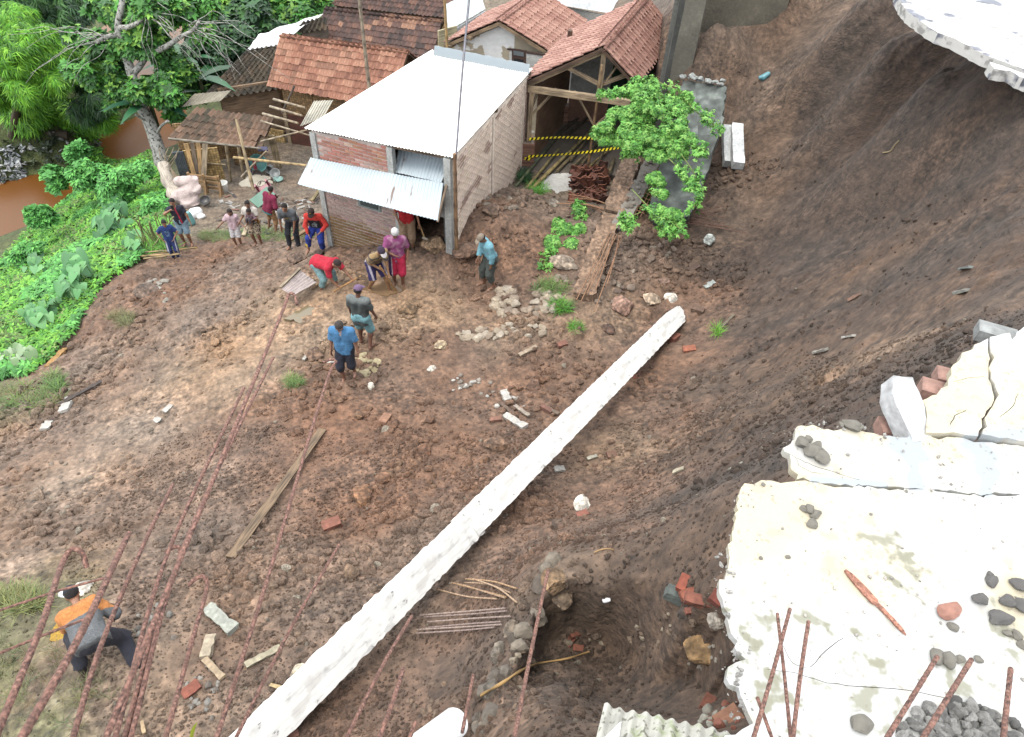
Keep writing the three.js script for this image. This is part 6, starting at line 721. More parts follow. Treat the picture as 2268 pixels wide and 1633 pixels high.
const girl = person('girl with bobbed hair in pale pink shirt and white shorts', foot(530, 545), { h: 1.33, yaw: 0.1, slim: 0.9, big: 1.12, look: [16, 0], hair: K(52, 40, 40), longHair: true, hands: [[0.42, 0.98, 0.12], [-0.52, 1.0, 0.14]], elbow: [[0, -1, -0.3], [0, -1, -0.3]], curl: [0.6, 0.2], skin: K(172, 124, 100), shirt: { c: K(236, 206, 216), sleeve: 0.8, hem: 0.13, loose: 0.02 }, pants: { c: K(240, 236, 240), len: 0.95, name: 'shorts', loose: 0.024 } });
const mum = person('woman in white shirt carrying a baby in a mustard sling', foot(574, 542), { h: 1.54, yaw: -0.05, look: [10, 8], lean: 4, hair: HAIR, bun: true, skin: K(168, 120, 94), girth: 1.1, hands: [[0.02, 1.05, 0.28], [-0.42, 0.92, 0.14]], elbow: [[1, -0.5, -0.1], [-0.3, -1, -0.3]], curl: [0.8, 0.7], shirt: { c: K(236, 228, 220), sleeve: 0.7, hem: 0.1 }, pants: { c: (x, y, z, p) => (n3(p.x * 24, p.y * 24, p.z * 24) > 0.08 ? K(52, 44, 40) : K(206, 186, 160)), len: 0.9, name: 'shorts', loose: 0.03 } });
{ // sling over the woman's shoulder and the baby in it
  const c = [[0.14, 0.47, 0.02], [0.06, 0.36, 0.13], [-0.06, 0.2, 0.17], [-0.17, 0.1, 0.1], [-0.16, 0.16, -0.1], [0.0, 0.34, -0.13], [0.13, 0.46, -0.04]].map((p) => mum.T(...p)), g = tube([...c, c[0].clone()], 0.035 * mum.s, { n: 60 }); const k = mesh([cap(mum.T(-0.12, 0.12, 0.13), mum.T(0.14, 0.2, 0.17), 0.085 * mum.s, 0.075 * mum.s), cap(mum.T(0.17, 0.2, 0.1), mum.T(0.2, 0.02, 0.06), 0.04, 0.03)], 0.04, 0.018);
  const q = merge([boxUV(g), k]); paint(q, (x, y, z) => (n3(x * 34, y * 34, z * 34) > 0.18 ? K(120, 78, 34) : K(190, 134, 50))); mum.add('sling', q, vmat('cloth'));
  person('baby with dark hair held in the mustard sling', mum.W(mum.T(0.06, 0.04, 0.2)), { h: 0.78, yaw: -0.3, big: 1.75, slim: 0.85, pelvis: [0, 0.3, 0], bend: 6, look: [8, 0], hair: HAIR, skin: K(150, 108, 88), feet: [[0.16, 0.05, 0.35], [-0.16, 0.05, 0.35]], hands: [[0.24, 0.5, 0.24], [-0.22, 0.5, 0.24]], shirt: { c: K(150, 120, 130), sleeve: 1.5 }, pants: { c: K(90, 84, 96), len: 1.6 } });
}
person('woman in magenta sweater seen from behind, stepping to the right', foot(606, 512), { h: 1.56, yaw: 2.7, bend: 14, lean: 8, look: [14, 0], hair: HAIR, girth: 1.08, feet: [[-0.2, 0, -0.1], [0.24, 0.02, 0.06]].reverse().map((f) => f), hands: [[0.28, 0.86, 0.2], [-0.29, 0.86, 0.12]], skin: K(166, 116, 88), shirt: { c: K(148, 34, 78), sleeve: 1.85, hem: 0.1, loose: 0.026, name: 'sweater' }, under: { c: K(60, 184, 190), hem: 0.15 }, pants: { c: K(190, 146, 104), len: 1.35, loose: 0.018 }, shoes: K(150, 110, 80) });
person('man in grey printed shirt bending forward with hands on knees', foot(652, 548), { h: 1.64, yaw: -0.05, bend: 34, pelvis: [0.03, 0.9, -0.16], look: [-8, 0], hair: HAIR, feet: [[0.14, 0, 0.02], [-0.12, 0, 0.02]], hands: [[0.14, 0.62, 0.14], [-0.24, 0.6, 0.12]], elbow: [[1, 0, -0.6], [-1, 0, -0.6]], shirt: { c: (x, y, z) => (z > 0.06 && Math.abs(y - 0.24) < 0.035 && Math.abs(x) < 0.1 && n3(x * 50, y * 50, 1) > -0.1 ? K(196, 176, 90) : K(110, 116, 122)), sleeve: 0.8, hem: 0.06, loose: 0.02 }, pants: { c: K(42, 46, 58), len: 1.95 }, shoes: K(120, 100, 84) });
person('man in red and black jersey and dark cap leaning by the house corner', foot(706, 553, 0.0), { h: 1.62, yaw: 0.05, bend: 20, pelvis: [0.02, 0.72, -0.12], look: [18, 0], hat: { c: K(58, 42, 40), brim: K(44, 34, 34), badge: K(200, 160, 80) }, feet: [[0.16, -0.02, 0.1], [-0.22, 0.12, 0.22]], hands: [[0.2, 0.78, 0.24], [-0.12, 0.7, 0.28]], elbow: [[1, 0, -0.5], [-1, 0, -0.5]], shirt: { c: (x, y, z, p) => (Math.abs(x) > 0.15 || y > 0.4 ? K(226, 64, 54) : z > 0.07 && Math.abs(x) < 0.07 && y > 0.1 && y < 0.28 && n3(x * 40, y * 40, 4) > 0.05 ? K(210, 214, 218) : K(36, 36, 44)), sleeve: 1.9, hem: 0.06, name: 'jersey' }, pants: { c: (x, y, z, p) => (p.x < -0.2 && p.z > 0.02 && p.y < 0.42 ? K(236, 200, 60) : K(34, 64, 170)), len: 1.7, loose: 0.02 }, shoes: K(190, 160, 140) });
// diggers
const wood_ = (a, b, r) => boxUV(tube([a, b], r, { n: 8 }));
function hoe(label, h0, h1, tip, blade) { const d = tip.clone().sub(h0).normalize(), e = tip.clone(), t = thing('hoe', label, 'hoe', tip); part(t, 'handle', wood_(h0.clone().addScaledVector(d, -0.16), e, 0.019), mat('wood', K(206, 160, 106))); const b = boxUV(new THREE.BoxGeometry(0.2, 0.012, 0.24)); b.rotateX(blade); b.rotateY(Math.atan2(d.x, d.z)); b.translate(e.x, e.y - 0.03, e.z); part(t, 'blade', b, mat('metal', K(176, 150, 128))); return t; }
const P8 = person('man in red shirt and pale trousers bent low digging with a hoe', foot(727, 634, -0.12), { h: 1.64, yaw: 1.15, pelvis: [0, 0.84, -0.22], bend: 82, look: [-22, 10], headFree: 0.3, hair: K(56, 42, 40), girth: 1.05, feet: [[0.18, 0, 0.12], [-0.16, 0, -0.12]], hands: [[0.16, 0.44, 0.72], [-0.14, 0.42, 0.42]], curl: [1.3, 1.3], elbow: [[0.5, -0.2, -0.6], [-0.5, -0.2, -0.6]], shirt: { c: K(214, 36, 66), sleeve: 0.85, hem: 0.08, loose: 0.02 }, pants: { c: K(150, 190, 196), len: 1.6, loose: 0.02 } });
hoe('hoe in both hands of the bent man in the red shirt', P8.hands[1], P8.hands[0], P8.hands[0].clone().addScaledVector(P8.hands[0].clone().sub(P8.hands[1]).normalize(), 0.2).add(V(0, -0.02, 0)), 0.5);
const P9 = person('man in brown and grey striped shirt and dark cap leaning on a hoe', foot(838, 642, -0.03), { h: 1.66, yaw: 0.75, pelvis: [0, 0.86, -0.1], bend: 38, look: [14, 0], hat: { c: K(66, 52, 78), brim: K(230, 226, 230) }, feet: [[0.18, 0, 0.22], [-0.16, 0, -0.16]], hands: [[0.1, 0.66, 0.4], [-0.04, 0.86, 0.26]], curl: [1.3, 1.3], elbow: [[0.3, -0.6, -1], [-0.3, -0.6, -1]], skin: K(178, 134, 96), shirt: { c: (x, y, z) => (((y + 2) * 13) % 1 < 0.34 ? K(86, 84, 92) : ((y + 2) * 13) % 1 < 0.5 ? K(120, 112, 106) : K(196, 166, 120)), sleeve: 0.75, hem: 0.1, loose: 0.018 }, pants: { c: (x, y, z, p) => (Math.abs(Math.abs(p.x) - 0.17) < 0.02 ? K(214, 208, 226) : K(52, 44, 104)), len: 0.98, name: 'shorts', loose: 0.026 } });
hoe('hoe with yellow handle held down by the man in the striped shirt', P9.hands[1], P9.hands[0], hit(876, 644, 0.02), -0.4);
person('man in purple shirt and red shorts wearing a white beanie', foot(884, 627, -0.04), { h: 1.66, yaw: 0.1, look: [22, 12], hat: { c: K(246, 246, 248), tall: 0.015 }, hands: [[0.26, 0.88, 0.06], [-0.04, 1.08, 0.24]], elbow: [[0.6, -0.1, -1], [-1, -0.3, 0]], curl: [0.5, 0.5], feet: [[0.1, 0, 0.06], [-0.1, 0, -0.02]], skin: K(160, 112, 86), shirt: { c: (x, y, z) => mixc(K(168, 84, 142), K(206, 160, 184), smooth(0.02, 0.2, n3(x * 9, y * 9, z * 9)) * 0.6), sleeve: 0.9, hem: 0.18, loose: 0.022 }, pants: { c: (x, y, z, p) => (p.x < -0.13 ? K(76, 50, 100) : Math.abs(p.x + 0.13) < 0.02 ? K(230, 220, 226) : K(216, 34, 82)), len: 1.15, name: 'shorts', loose: 0.03 } });
const P11 = person('man in red shirt and rolled khaki trousers standing in the doorway', foot(906, 553, 0.0), { h: 1.66, yaw: 0.1, look: [20, 10], hair: HAIR, hands: [[0.32, 0.8, 0.12], [-0.2, 1.0, 0.16]], curl: [1.3, 0.6], shirt: { c: K(218, 36, 50), sleeve: 0.7, hem: 0.06, loose: 0.018 }, pants: { c: K(178, 150, 122), len: 1.45, loose: 0.026 }, shoes: K(92, 74, 60), boots: true });
{ const h = P11.hands[0], t = thing('hammer', 'hammer hanging from the hand of the man in the doorway', 'hammer', h); part(t, 'handle', wood_(h.clone().add(V(-.02, .1, -.03)), h.clone().add(V(.1, -.24, .06)), 0.016), mat('wood', K(206, 170, 120))); const b = new THREE.CylinderGeometry(0.035, 0.035, 0.12, 10); b.rotateZ(1.2); b.translate(h.x + .105, h.y - .25, h.z + .065); part(t, 'head', boxUV(b), mat('metal', K(190, 180, 165))); }
const P12 = person('man in light blue long sleeved shirt and beige cap holding a stick', foot(1086, 632), { h: 1.64, yaw: -1.0, bend: 18, look: [26, 0], headFree: 0.2, hat: { c: K(164, 150, 134), brim: K(176, 162, 144) }, hair: HAIR, feet: [[0.12, 0, -0.02], [-0.12, 0, 0.12]], hands: [[0.22, 0.82, 0.12], [-0.12, 0.86, 0.3]], curl: [0.6, 1.3], skin: K(166, 118, 92), shirt: { c: K(142, 206, 226), sleeve: 1.75, hem: 0.1, loose: 0.026 }, pants: { c: K(88, 96, 92), len: 1.6, loose: 0.034 }, shoes: K(190, 156, 130) });
one('stick', 'thin wooden stick held by the man in the light blue shirt', 'stick', wood_(P12.hands[1].clone().add(V(0.05, 0.16, 0)), hit(1062, 618, 0), 0.015), mat('wood', K(190, 160, 140)));
person('man in dark grey shirt and purple cap seen from behind', foot(808, 768), { h: 1.68, yaw: 2.95, look: [12, -14], hat: { c: K(140, 112, 150), brim: K(140, 112, 150), turn: 0 }, hair: HAIR, pelvis: [0, 0.93, 0], feet: [[-0.16, 0.02, -0.06], [0.12, 0, 0.1]].reverse(), hands: [[0.27, 0.82, 0.1], [-0.29, 0.84, 0.14]], skin: K(136, 92, 74), shirt: { c: (x, y, z) => mixc(K(84, 92, 92), K(136, 144, 144), smooth(0.36, 0.5, y + 0.05 * n3(x * 9, y * 9, z))), sleeve: 0.85, hem: 0.2, loose: 0.02 }, pants: { c: K(150, 208, 220), len: 1.02, name: 'shorts', loose: 0.03 } });
person('man in blue polo shirt and rolled dark trousers looking down', foot(774, 836), { h: 1.67, yaw: -0.02, look: [34, 0], hair: K(76, 70, 68), skin: K(178, 130, 108), hands: [[0.29, 0.83, 0.06], [-0.27, 0.84, 0.05]], feet: [[0.09, 0.02, -0.12], [-0.09, 0, 0.1]], shirt: { c: (x, y, z) => (z > 0.05 && y > 0.4 && Math.abs(x) < 0.02 ? K(220, 190, 180) : K(92, 158, 214)), sleeve: 0.92, hem: 0.13, loose: 0.024, name: 'polo_shirt' }, pants: { c: K(38, 42, 62), len: 1.3, loose: 0.022 } });
person('man in black cap and orange and grey vest crouching below the rusty bars', foot(244, 1468), { h: 1.6, yaw: -2.45, bend: 84, pelvis: [0, 0.66, 0.02], look: [10, 0], headFree: 0.35, hat: { c: K(44, 50, 60), brim: K(44, 50, 60) }, hair: HAIR, feet: [[-0.28, 0, -0.3], [0.3, 0, 0.08]].reverse(), hands: [[0.26, 0.2, 0.6], [-0.28, 0.3, 0.4]], girth: 1.1, shirt: { c: (x, y, z) => (y > 0.3 ? K(226, 150, 84) : K(120, 124, 128)), sleeve: 1.4, hem: 0.1, loose: 0.03, name: 'jacket' }, pants: { c: K(48, 50, 64), len: 1.95, loose: 0.03 }, shoes: K(60, 50, 46), boots: true });
// ---------- rubble, bricks, timber and scrap on the mud ----------
const sizeAt = (p, px) => px * depthOf(p) / FPX;
function rockAt(px, py, w, c, name, label, o = {}, group) { const p = hit(px, py), r = sizeAt(p, w) / 2, g = rock(r, o.d || 3, { cut: 10, ...o }); g.rotateY(rnd(6)); g.rotateX(rnd(-.2, .2)); g.translate(p.x, p.y + r * 0.2, p.z); return one(name, label, o.cat || 'stone', g, mat(o.m || 'conc', c), group); }
const CR = K(214, 196, 172), GB = K(146, 124, 110), WH2 = K(236, 232, 224), RB = K(116, 92, 78), OR = K(184, 118, 98);
// single stones that stand out
[[903, 690, 56, K(150, 124, 98), 'large layered mud covered rock in the middle of the tan mud'], [958, 548, 74, K(168, 142, 116), 'broad tan boulder just before the doorway of the brick house'], [1380, 684, 58, K(164, 132, 118), 'pinkish brown boulder with flat top left of the far end of the white beam'], [1440, 664, 46, K(200, 180, 160), 'hollowed pale stone beside the far end of the white beam'], [1471, 626, 30, K(156, 130, 118), 'brown stone alone between rubble and slide'], [1350, 732, 34, K(94, 74, 64), 'dark brown flat faced clod near the beam'], [1246, 582, 48, K(168, 154, 140), 'squarish grey stone below the leafy bush'], [975, 766, 34, K(206, 186, 158), 'upright split pale stone on the mud flat'], [1180, 858, 44, K(124, 98, 84), 'large round brown clod left of the beam'], [803, 1104, 66, K(142, 106, 80), 'long flat reddish clod in the clod field'], [778, 1270, 44, K(140, 116, 96), 'flat tan clod in front of the beam foot'], [848, 1062, 40, K(134, 100, 78), 'rounded clod low in the reddish clod field'], [938, 1000, 44, K(132, 98, 78), 'clod with pointed top in the reddish field'], [1236, 1166, 42, K(112, 94, 82), 'smooth brown boulder half sunk right of the beam'], [1100, 990, 60, K(130, 104, 86), 'big brown lump pressed against the beam from behind'], [660, 960, 36, K(128, 98, 80), 'flat topped brown clod left of the wooden plank'], [700, 790, 46, K(126, 102, 86), 'dark clod behind the man in the blue polo'], [330, 650, 66, K(112, 96, 86), 'big grey earth lump under the pale cracked stones'], [1040, 562, 66, K(118, 94, 80), 'overhanging earth lump right of the house corner'], [1085, 470, 46, K(122, 100, 86), 'earth lump on the heap along the side wall'], [1150, 452, 40, K(128, 108, 94), 'rough stone on the heap by the bamboo ends'], [1225, 455, 36, K(150, 142, 132), 'light grey stone right of the side wall heap'], [1310, 462, 40, K(104, 96, 88), 'dark stone under the toppled column bars'], [660, 575, 50, K(120, 100, 88), 'wide earth lump before the house corner'], [1225, 1290, 70, K(150, 124, 96), 'big sandy stone on top of the cut soil corner'], [1245, 1330, 52, K(140, 122, 104), 'layered stone under the sandy one at the cut corner'], [1105, 1450, 60, K(132, 124, 114), 'grey masonry stone at the foot of the cut corner'], [1090, 1530, 56, K(120, 114, 106), 'lowest grey masonry stone of the cut corner'], [1135, 1400, 50, K(136, 124, 110), 'grey masonry stone next to the ends of the pale rods'], [1560, 1440, 86, K(176, 144, 104), 'large sandy lump full of gravel hanging under the floor edge'], [1590, 1380, 52, K(186, 180, 172), 'pale concrete lump just under the floor edge'], [1520, 1362, 46, K(92, 82, 76), 'dark flat stone below the brick pieces'], [1570, 535, 34, K(196, 206, 206), 'pale grey concrete block under the thin rods'], [185, 1304, 46, WH2, 'cream foam like chunk above the crouching man'], [1290, 1122, 44, WH2, 'white chunk with red brick behind it right of the beam'], [955, 818, 26, WH2, 'white crumpled piece in the middle of the clod field'], [822, 858, 24, WH2, 'white scrap below the man in the blue polo'], [1488, 664, 34, WH2, 'upright white shard at the far tip of the beam'], [660, 1490, 44, K(226, 216, 196), 'pale chunk tucked against the foot of the beam']].forEach(([x, y, w, c, l]) => rockAt(x, y, w, c, 'rock', l, { cat: 'rock', m: c[0] > 0.3 ? 'conc' : 'soil', sy: 0.62 }));
// heaps: alike stones nothing tells apart
function heap(n, list, c, name, label, group, w0, w1, o = {}) { for (let i = 0; i < n; i++) { const [x, y, rx, ry] = pick(list), a = rnd(6.28), r = Math.sqrt(rnd()), k = rnd(0.85, 1.1); rockAt(x + Math.cos(a) * r * rx, y + Math.sin(a) * r * ry, rnd(w0, w1), pick(c).map((v) => v * k), name, label, { d: 2, ...o }, group); } }
heap(92, [[1160, 715, 62, 34], [1120, 670, 28, 30], [1215, 670, 34, 26], [1060, 745, 50, 14]], [CR, CR, K(190, 170, 150), K(224, 210, 190)], 'rubble_stone', 'cream rubble stone in the heap right of the workers', 'cream rubble stones right of the workers', 12, 30);
heap(50, [[1290, 625, 60, 34], [1400, 600, 60, 50], [1340, 650, 50, 30], [1480, 560, 50, 30]], [GB, K(170, 150, 134), K(186, 170, 152)], 'rubble_stone', 'brown grey rubble stone around the foot of the toppled column', 'rubble stones around the column foot', 9, 24);
heap(30, [[1170, 445, 60, 18], [1250, 470, 60, 20], [1110, 450, 40, 26]], [K(118, 100, 88), K(132, 116, 102), K(150, 140, 130)], 'rubble_stone', 'brown stone on the heap between side wall and column', 'stones on the side wall heap', 10, 26, { m: 'soil' });
heap(28, [[1050, 860, 50, 24], [1030, 850, 30, 20], [1130, 905, 40, 30]], [K(206, 196, 184), K(176, 164, 152), WH2], 'rubble_stone', 'pale debris piece in the scatter left of the beam', 'pale debris left of the beam', 6, 18);
heap(22, [[350, 635, 26, 16], [345, 660, 30, 14]], [K(206, 202, 190), K(190, 184, 172)], 'rubble_stone', 'pale cracked stone on the earth lump at the left', 'pale cracked stones on the left earth lump', 8, 22, { sy: 0.4 });
heap(20, [[805, 810, 36, 22]], [K(226, 210, 168), K(214, 194, 150)], 'rubble_stone', 'yellowish flat stone around the feet of the man in the blue polo', 'yellowish stones by the man in the blue polo', 10, 26, { sy: 0.4 });
heap(70, [[900, 960, 150, 80], [960, 1040, 130, 60], [700, 880, 60, 40], [1180, 880, 60, 50]], [K(132, 100, 78), K(124, 92, 72), K(140, 110, 88)], 'clod', 'reddish brown clod in the clod field before the beam', 'clods of the reddish field', 10, 30, { m: 'soil', cat: 'clod' });
heap(60, [[1330, 1010, 60, 40], [1430, 850, 40, 40], [1250, 1120, 60, 50], [1420, 1080, 80, 40]], [K(116, 92, 78), K(126, 102, 86)], 'clod', 'brown clod on the slope right of the beam', 'clods right of the beam', 8, 22, { m: 'soil', cat: 'clod' });
heap(60, [[700, 1400, 120, 90], [560, 1330, 80, 60], [850, 1330, 60, 60], [960, 1560, 60, 50]], [K(122, 104, 90), K(134, 114, 98)], 'clod', 'brown clod on the slope left of the beam foot', 'clods left of the beam foot', 9, 26, { m: 'soil', cat: 'clod' });
heap(40, [[440, 1520, 60, 60], [340, 1400, 50, 60], [460, 1560, 40, 40]], [K(176, 172, 164), K(150, 140, 130), K(196, 190, 180)], 'rubble_stone', 'grey white stone in the scatter at the lower left', 'grey stones at the lower left', 8, 22);
heap(36, [[160, 1040, 60, 40], [120, 1110, 50, 40], [300, 960, 80, 30]], [K(156, 140, 124), K(176, 160, 142)], 'rubble_stone', 'tan pebble in the gully at the left', 'pebbles in the left gully', 7, 18);
heap(40, [[1420, 1400, 70, 40], [1290, 1420, 50, 30], [1500, 1390, 40, 40], [1160, 1480, 30, 60]], [K(110, 94, 82), K(128, 112, 98), K(150, 140, 126)], 'clod', 'brown clod inside the cut corner below the floor', 'clods in the cut corner', 10, 26, { m: 'soil', cat: 'clod' });
heap(30, [[1560, 1480, 36, 40], [1570, 1450, 30, 30]], [K(176, 166, 152), K(196, 186, 172)], 'pebble', 'light pebble in the gravelly lump under the floor edge', 'pebbles of the gravelly lump', 8, 16, { cat: 'pebble' });
heap(24, [[1600, 1590, 40, 30], [1580, 1610, 40, 20]], [K(206, 204, 190), K(190, 184, 170), OR], 'rubble_stone', 'broken piece in the hole between floor edge and corrugated sheet', 'broken pieces by the corrugated sheet', 10, 30);
// bricks and brick pieces
function brickAt(px, py, w, h, ang, c, label, name = 'brick', y0 = null) { const p = y0 === null ? hit(px, py) : at(px, py, y0), L = sizeAt(p, w), g = boxUV(new THREE.BoxGeometry(L, L * 0.42, L * h, 3, 2, 2)), q = g.attributes.position; for (let i = 0; i < q.count; i++) q.setXYZ(i, q.getX(i) + 0.05 * L * n3(q.getX(i) * 30 + px, q.getY(i) * 30, q.getZ(i) * 30), q.getY(i), q.getZ(i) + 0.06 * L * n3(q.getX(i) * 20, q.getY(i) * 20 + py, 3)); g.computeVertexNormals(); g.rotateX(rnd(-.15, .15)); g.rotateZ(rnd(-.2, .2)); g.rotateY(ang); g.translate(p.x, p.y + L * 0.14, p.z); one(name, label, 'brick', g, mat('conc', c)); }
[[1493, 752, 30, .5, .9, OR, 'red brick lying upright beside the tip of the beam'], [1526, 777, 28, .55, 0.1, K(200, 124, 94), 'bright orange brick right of the beam tip'], [1410, 838, 20, .6, .3, OR, 'orange brick piece under the right side of the beam'], [1404, 822, 18, .6, 1, OR, 'smaller orange brick piece above another beside the beam'], [853, 932, 30, .6, 1.3, K(196, 148, 120), 'pale brick in the reddish clod field'], [1245, 765, 22, .6, .4, K(164, 112, 94), 'dull brick above the middle of the beam'], [1098, 932, 26, .4, .1, K(176, 128, 108), 'flat brick in the debris left of the beam'], [1210, 910, 30, .35, -.6, K(156, 112, 96), 'thin brick slice in the debris left of the beam'], [735, 1165, 40, .6, .5, K(172, 112, 92), 'brick coloured slab near the lower end of the thin bar'], [1290, 1142, 26, .6, .4, OR, 'red brick piece under the white chunk'], [1512, 1295, 40, .5, 1.1, K(190, 104, 80), 'upright bright red brick piece under the floor edge'], [1530, 1318, 52, .4, .35, K(184, 110, 86), 'flat red brick piece crossing the upright one'], [1545, 1335, 60, .4, -.25, K(176, 110, 90), 'long red brick under the crossed red pieces'], [1590, 1322, 46, .6, .9, K(156, 84, 70), 'dark red brick at the very edge of the floor'], [1500, 1325, 56, .5, -.35, K(126, 136, 132), 'grey green mortar block beside the red bricks'], [1528, 1355, 24, .6, .2, OR, 'small red brick piece below the grey block'], [1275, 1405, 30, .6, .4, K(156, 96, 76), 'red brick lump in the cut corner'], [1262, 1422, 26, .6, .9, K(146, 88, 72), 'second red brick lump lower in the cut corner'], [1280, 1438, 24, .6, 0, K(176, 110, 88), 'flat red brick chip in the cut corner'], [1612, 1598, 60, .7, .5, K(206, 150, 120), 'large triangular tile piece by the lichened sheet'], [1566, 1560, 40, .6, 1, K(170, 108, 86), 'orange brick corner in the hole by the floor'], [1640, 1545, 40, .4, 1.2, K(150, 92, 76), 'red brick standing on edge under the floor'], [1355, 1010, 22, .8, .2, K(150, 112, 92), 'square brown brick right of the beam'], [1535, 600, 30, .5, .7, K(120, 96, 82), 'muddy brick under the concrete block'], [1545, 690, 28, .5, -.5, K(140, 112, 94), 'muddy brick right of the white shard'], [425, 1530, 40, .6, .8, K(176, 104, 84), 'broken orange brick among grey stones at the lower left'], [650, 1630, 24, .6, .5, K(176, 124, 108), 'brick chip at the bottom left of the beam']].forEach((a) => brickAt(...a));
// long pieces: boards, slivers, foam strips
function sliver(x1, y1, x2, y2, w, c, label, name = 'board_piece', m = 'conc', lift = 0.04) { const a = hit(x1, y1), b = hit(x2, y2), W = sizeAt(a, w); a.y += lift; b.y += lift; one(name, label, 'board', bar(a, b, W, W * 0.4, V(0, 1, 0), { rough: W * 0.25, seg: 0.06 }), mat(m, c)); }
[[1150, 790, 1188, 770, 9, K(206, 184, 160), 'pale wood splinter above the beam middle'], [1118, 922, 1164, 950, 16, WH2, 'thick white splinter pointing at the beam'], [1140, 902, 1172, 924, 8, K(200, 186, 170), 'thin pale splinter above the thick white one'], [1115, 870, 1126, 890, 16, WH2, 'white upright chip left of the beam'], [1204, 902, 1238, 920, 8, K(150, 130, 112), 'brown stick touching the beam'], [1108, 896, 1138, 920, 8, K(136, 114, 98), 'brown stick beside the pale splinters'], [462, 1348, 520, 1400, 26, K(204, 208, 196), 'pale pointed board fragment at the lower left'], [470, 1412, 455, 1460, 22, K(220, 204, 178), 'cream broken plank standing among red tile bits'], [455, 1462, 495, 1505, 14, K(214, 190, 158), 'cream plank piece angled below the standing one'], [545, 1478, 622, 1436, 14, K(214, 204, 176), 'long cream edged plank left of the beam foot'], [322, 1628, 316, 1600, 8, K(220, 190, 150), 'thin yellow stick at the bottom left'], [600, 1520, 640, 1532, 8, K(226, 200, 150), 'curled yellow bark strip by the beam foot'], [142, 915, 155, 885, 18, WH2, 'larger white smear of plaster at the left'], [98, 955, 112, 938, 18, WH2, 'smaller white smear of plaster at the left'], [344, 938, 356, 930, 14, WH2, 'white chip in the gully at the left'], [364, 916, 380, 900, 12, WH2, 'white edge of a buried slab in the gully'], [105, 815, 145, 775, 12, K(206, 160, 96), 'yellow plank end by the taro bank'], [240, 840, 130, 900, 9, K(96, 84, 78), 'dark timber in the left bank edge'], [1612, 1045, 1640, 1030, 8, K(206, 206, 190), 'white leaf like chip on the dark slope'], [1490, 1050, 1512, 1040, 9, K(226, 216, 190), 'pale chip on the slope right of the beam'], [1228, 1044, 1250, 1040, 14, WH2, 'white flat chip right of the beam'], [1300, 1020, 1322, 1012, 8, K(220, 214, 196), 'small white chip high right of the beam'], [1866, 752, 1890, 748, 10, WH2, 'white flat block on the slide slope'], [1800, 785, 1830, 778, 10, K(190, 186, 176), 'grey flat piece on the slide slope'], [1875, 670, 1905, 655, 8, K(150, 116, 96), 'brown tile piece high on the slide slope'], [2112, 655, 2140, 648, 16, K(176, 176, 168), 'grey crumpled bag on the slide face'], [2125, 602, 2148, 596, 14, K(170, 178, 176), 'grey stone plate on the slide face'], [1560, 640, 1582, 628, 12, K(206, 214, 210), 'pale blue plate below the concrete block'], [725, 805, 748, 802, 9, WH2, 'white piece of plaster beside the bar hook'], [672, 800, 690, 780, 7, WH2, 'white strip left of the man in the blue polo'], [1590, 735, 1625, 700, 5, K(150, 140, 120), 'thin twig on the slope right of the beam tip']].forEach((a) => sliver(...a));
{ const a = hit(140, 1318); one('plastic_bag', 'white round plastic bag above the crouching man', 'bag', mesh([cap(a, a.clone().add(V(.05, .04, -.04)), .06, .05), cap(a.clone().add(V(.04, 0, .03)), a.clone().add(V(.08, .03, .02)), .03, .03)], 0.02, 0.012), mat('plastic', [0.5, 0.51, 0.52])); const b = hit(1690, 172, 0.05); one('plastic_bag', 'turquoise plastic bag stuck in the upper slide', 'bag', mesh([cap(b, b.clone().add(V(.1, .1, 0)), .08, .06), cap(b, b.clone().add(V(-.08, .02, .05)), .06, .05)], 0.03, 0.02), mat('plastic', K(130, 196, 210))); const c = hit(1340, 1330); one('plastic_scrap', 'twisted white plastic scrap in the cut corner', 'scrap', mesh([cap(c, c.clone().add(V(.03, .03, .01)), .026, .02), cap(c, c.clone().add(V(-.02, .04, -.07)), .014, .006)], 0.012, 0.007), mat('plastic', [0.5, 0.51, 0.54])); const d = hit(143, 1402, 0.02); one('sheet_scrap', 'yellow black scrap under the arm of the crouching man', 'scrap', slab([V(-.12, 0, -.12), V(.12, 0, -.1), V(.14, 0, .1), V(-.1, 0, .13)].map((v) => v.add(d)), d.y + 0.06, 0.02, { jag: 0.02 }), mat('cloth', K(206, 166, 70))); }
// pale rods below the beam, thin rods in the slope
function rods(list, label, name, c, r) { list.forEach((pts, i) => { const P = pts.map(([x, y, h]) => hit(x, y, 0).add(V(0, h, 0))); one(name, label[i] || label[0], 'rebar', tube(P, r, { n: 24 }), mat('rust', Array.isArray(c[0]) ? c[i % c.length] : c), label.length > 1 ? undefined : name + 's: ' + label[0]); }); }
const rodL = (a) => ['topmost', 'second', 'third', 'fourth', 'fifth', 'lowest'].map((k) => `${k} ${a}`);
rods([[[1032, 1292, .1], [1090, 1302, .14], [1142, 1310, .06]], [[1030, 1300, .1], [1080, 1308, .14], [1130, 1320, .06]], [[1048, 1292, .1], [1100, 1316, .14], [1144, 1340, .05]], [[1000, 1298, .08], [1060, 1318, .12], [1120, 1328, .05]], [[1026, 1305, .1], [1080, 1325, .12], [1118, 1330, .05]], [[965, 1310, .06], [1030, 1330, .1], [1100, 1332, .05]]], rodL('pale bent rod of the upper fan beside the beam'), 'bent_rod', [K(216, 190, 150), K(206, 186, 158), K(226, 206, 176)], 0.009);
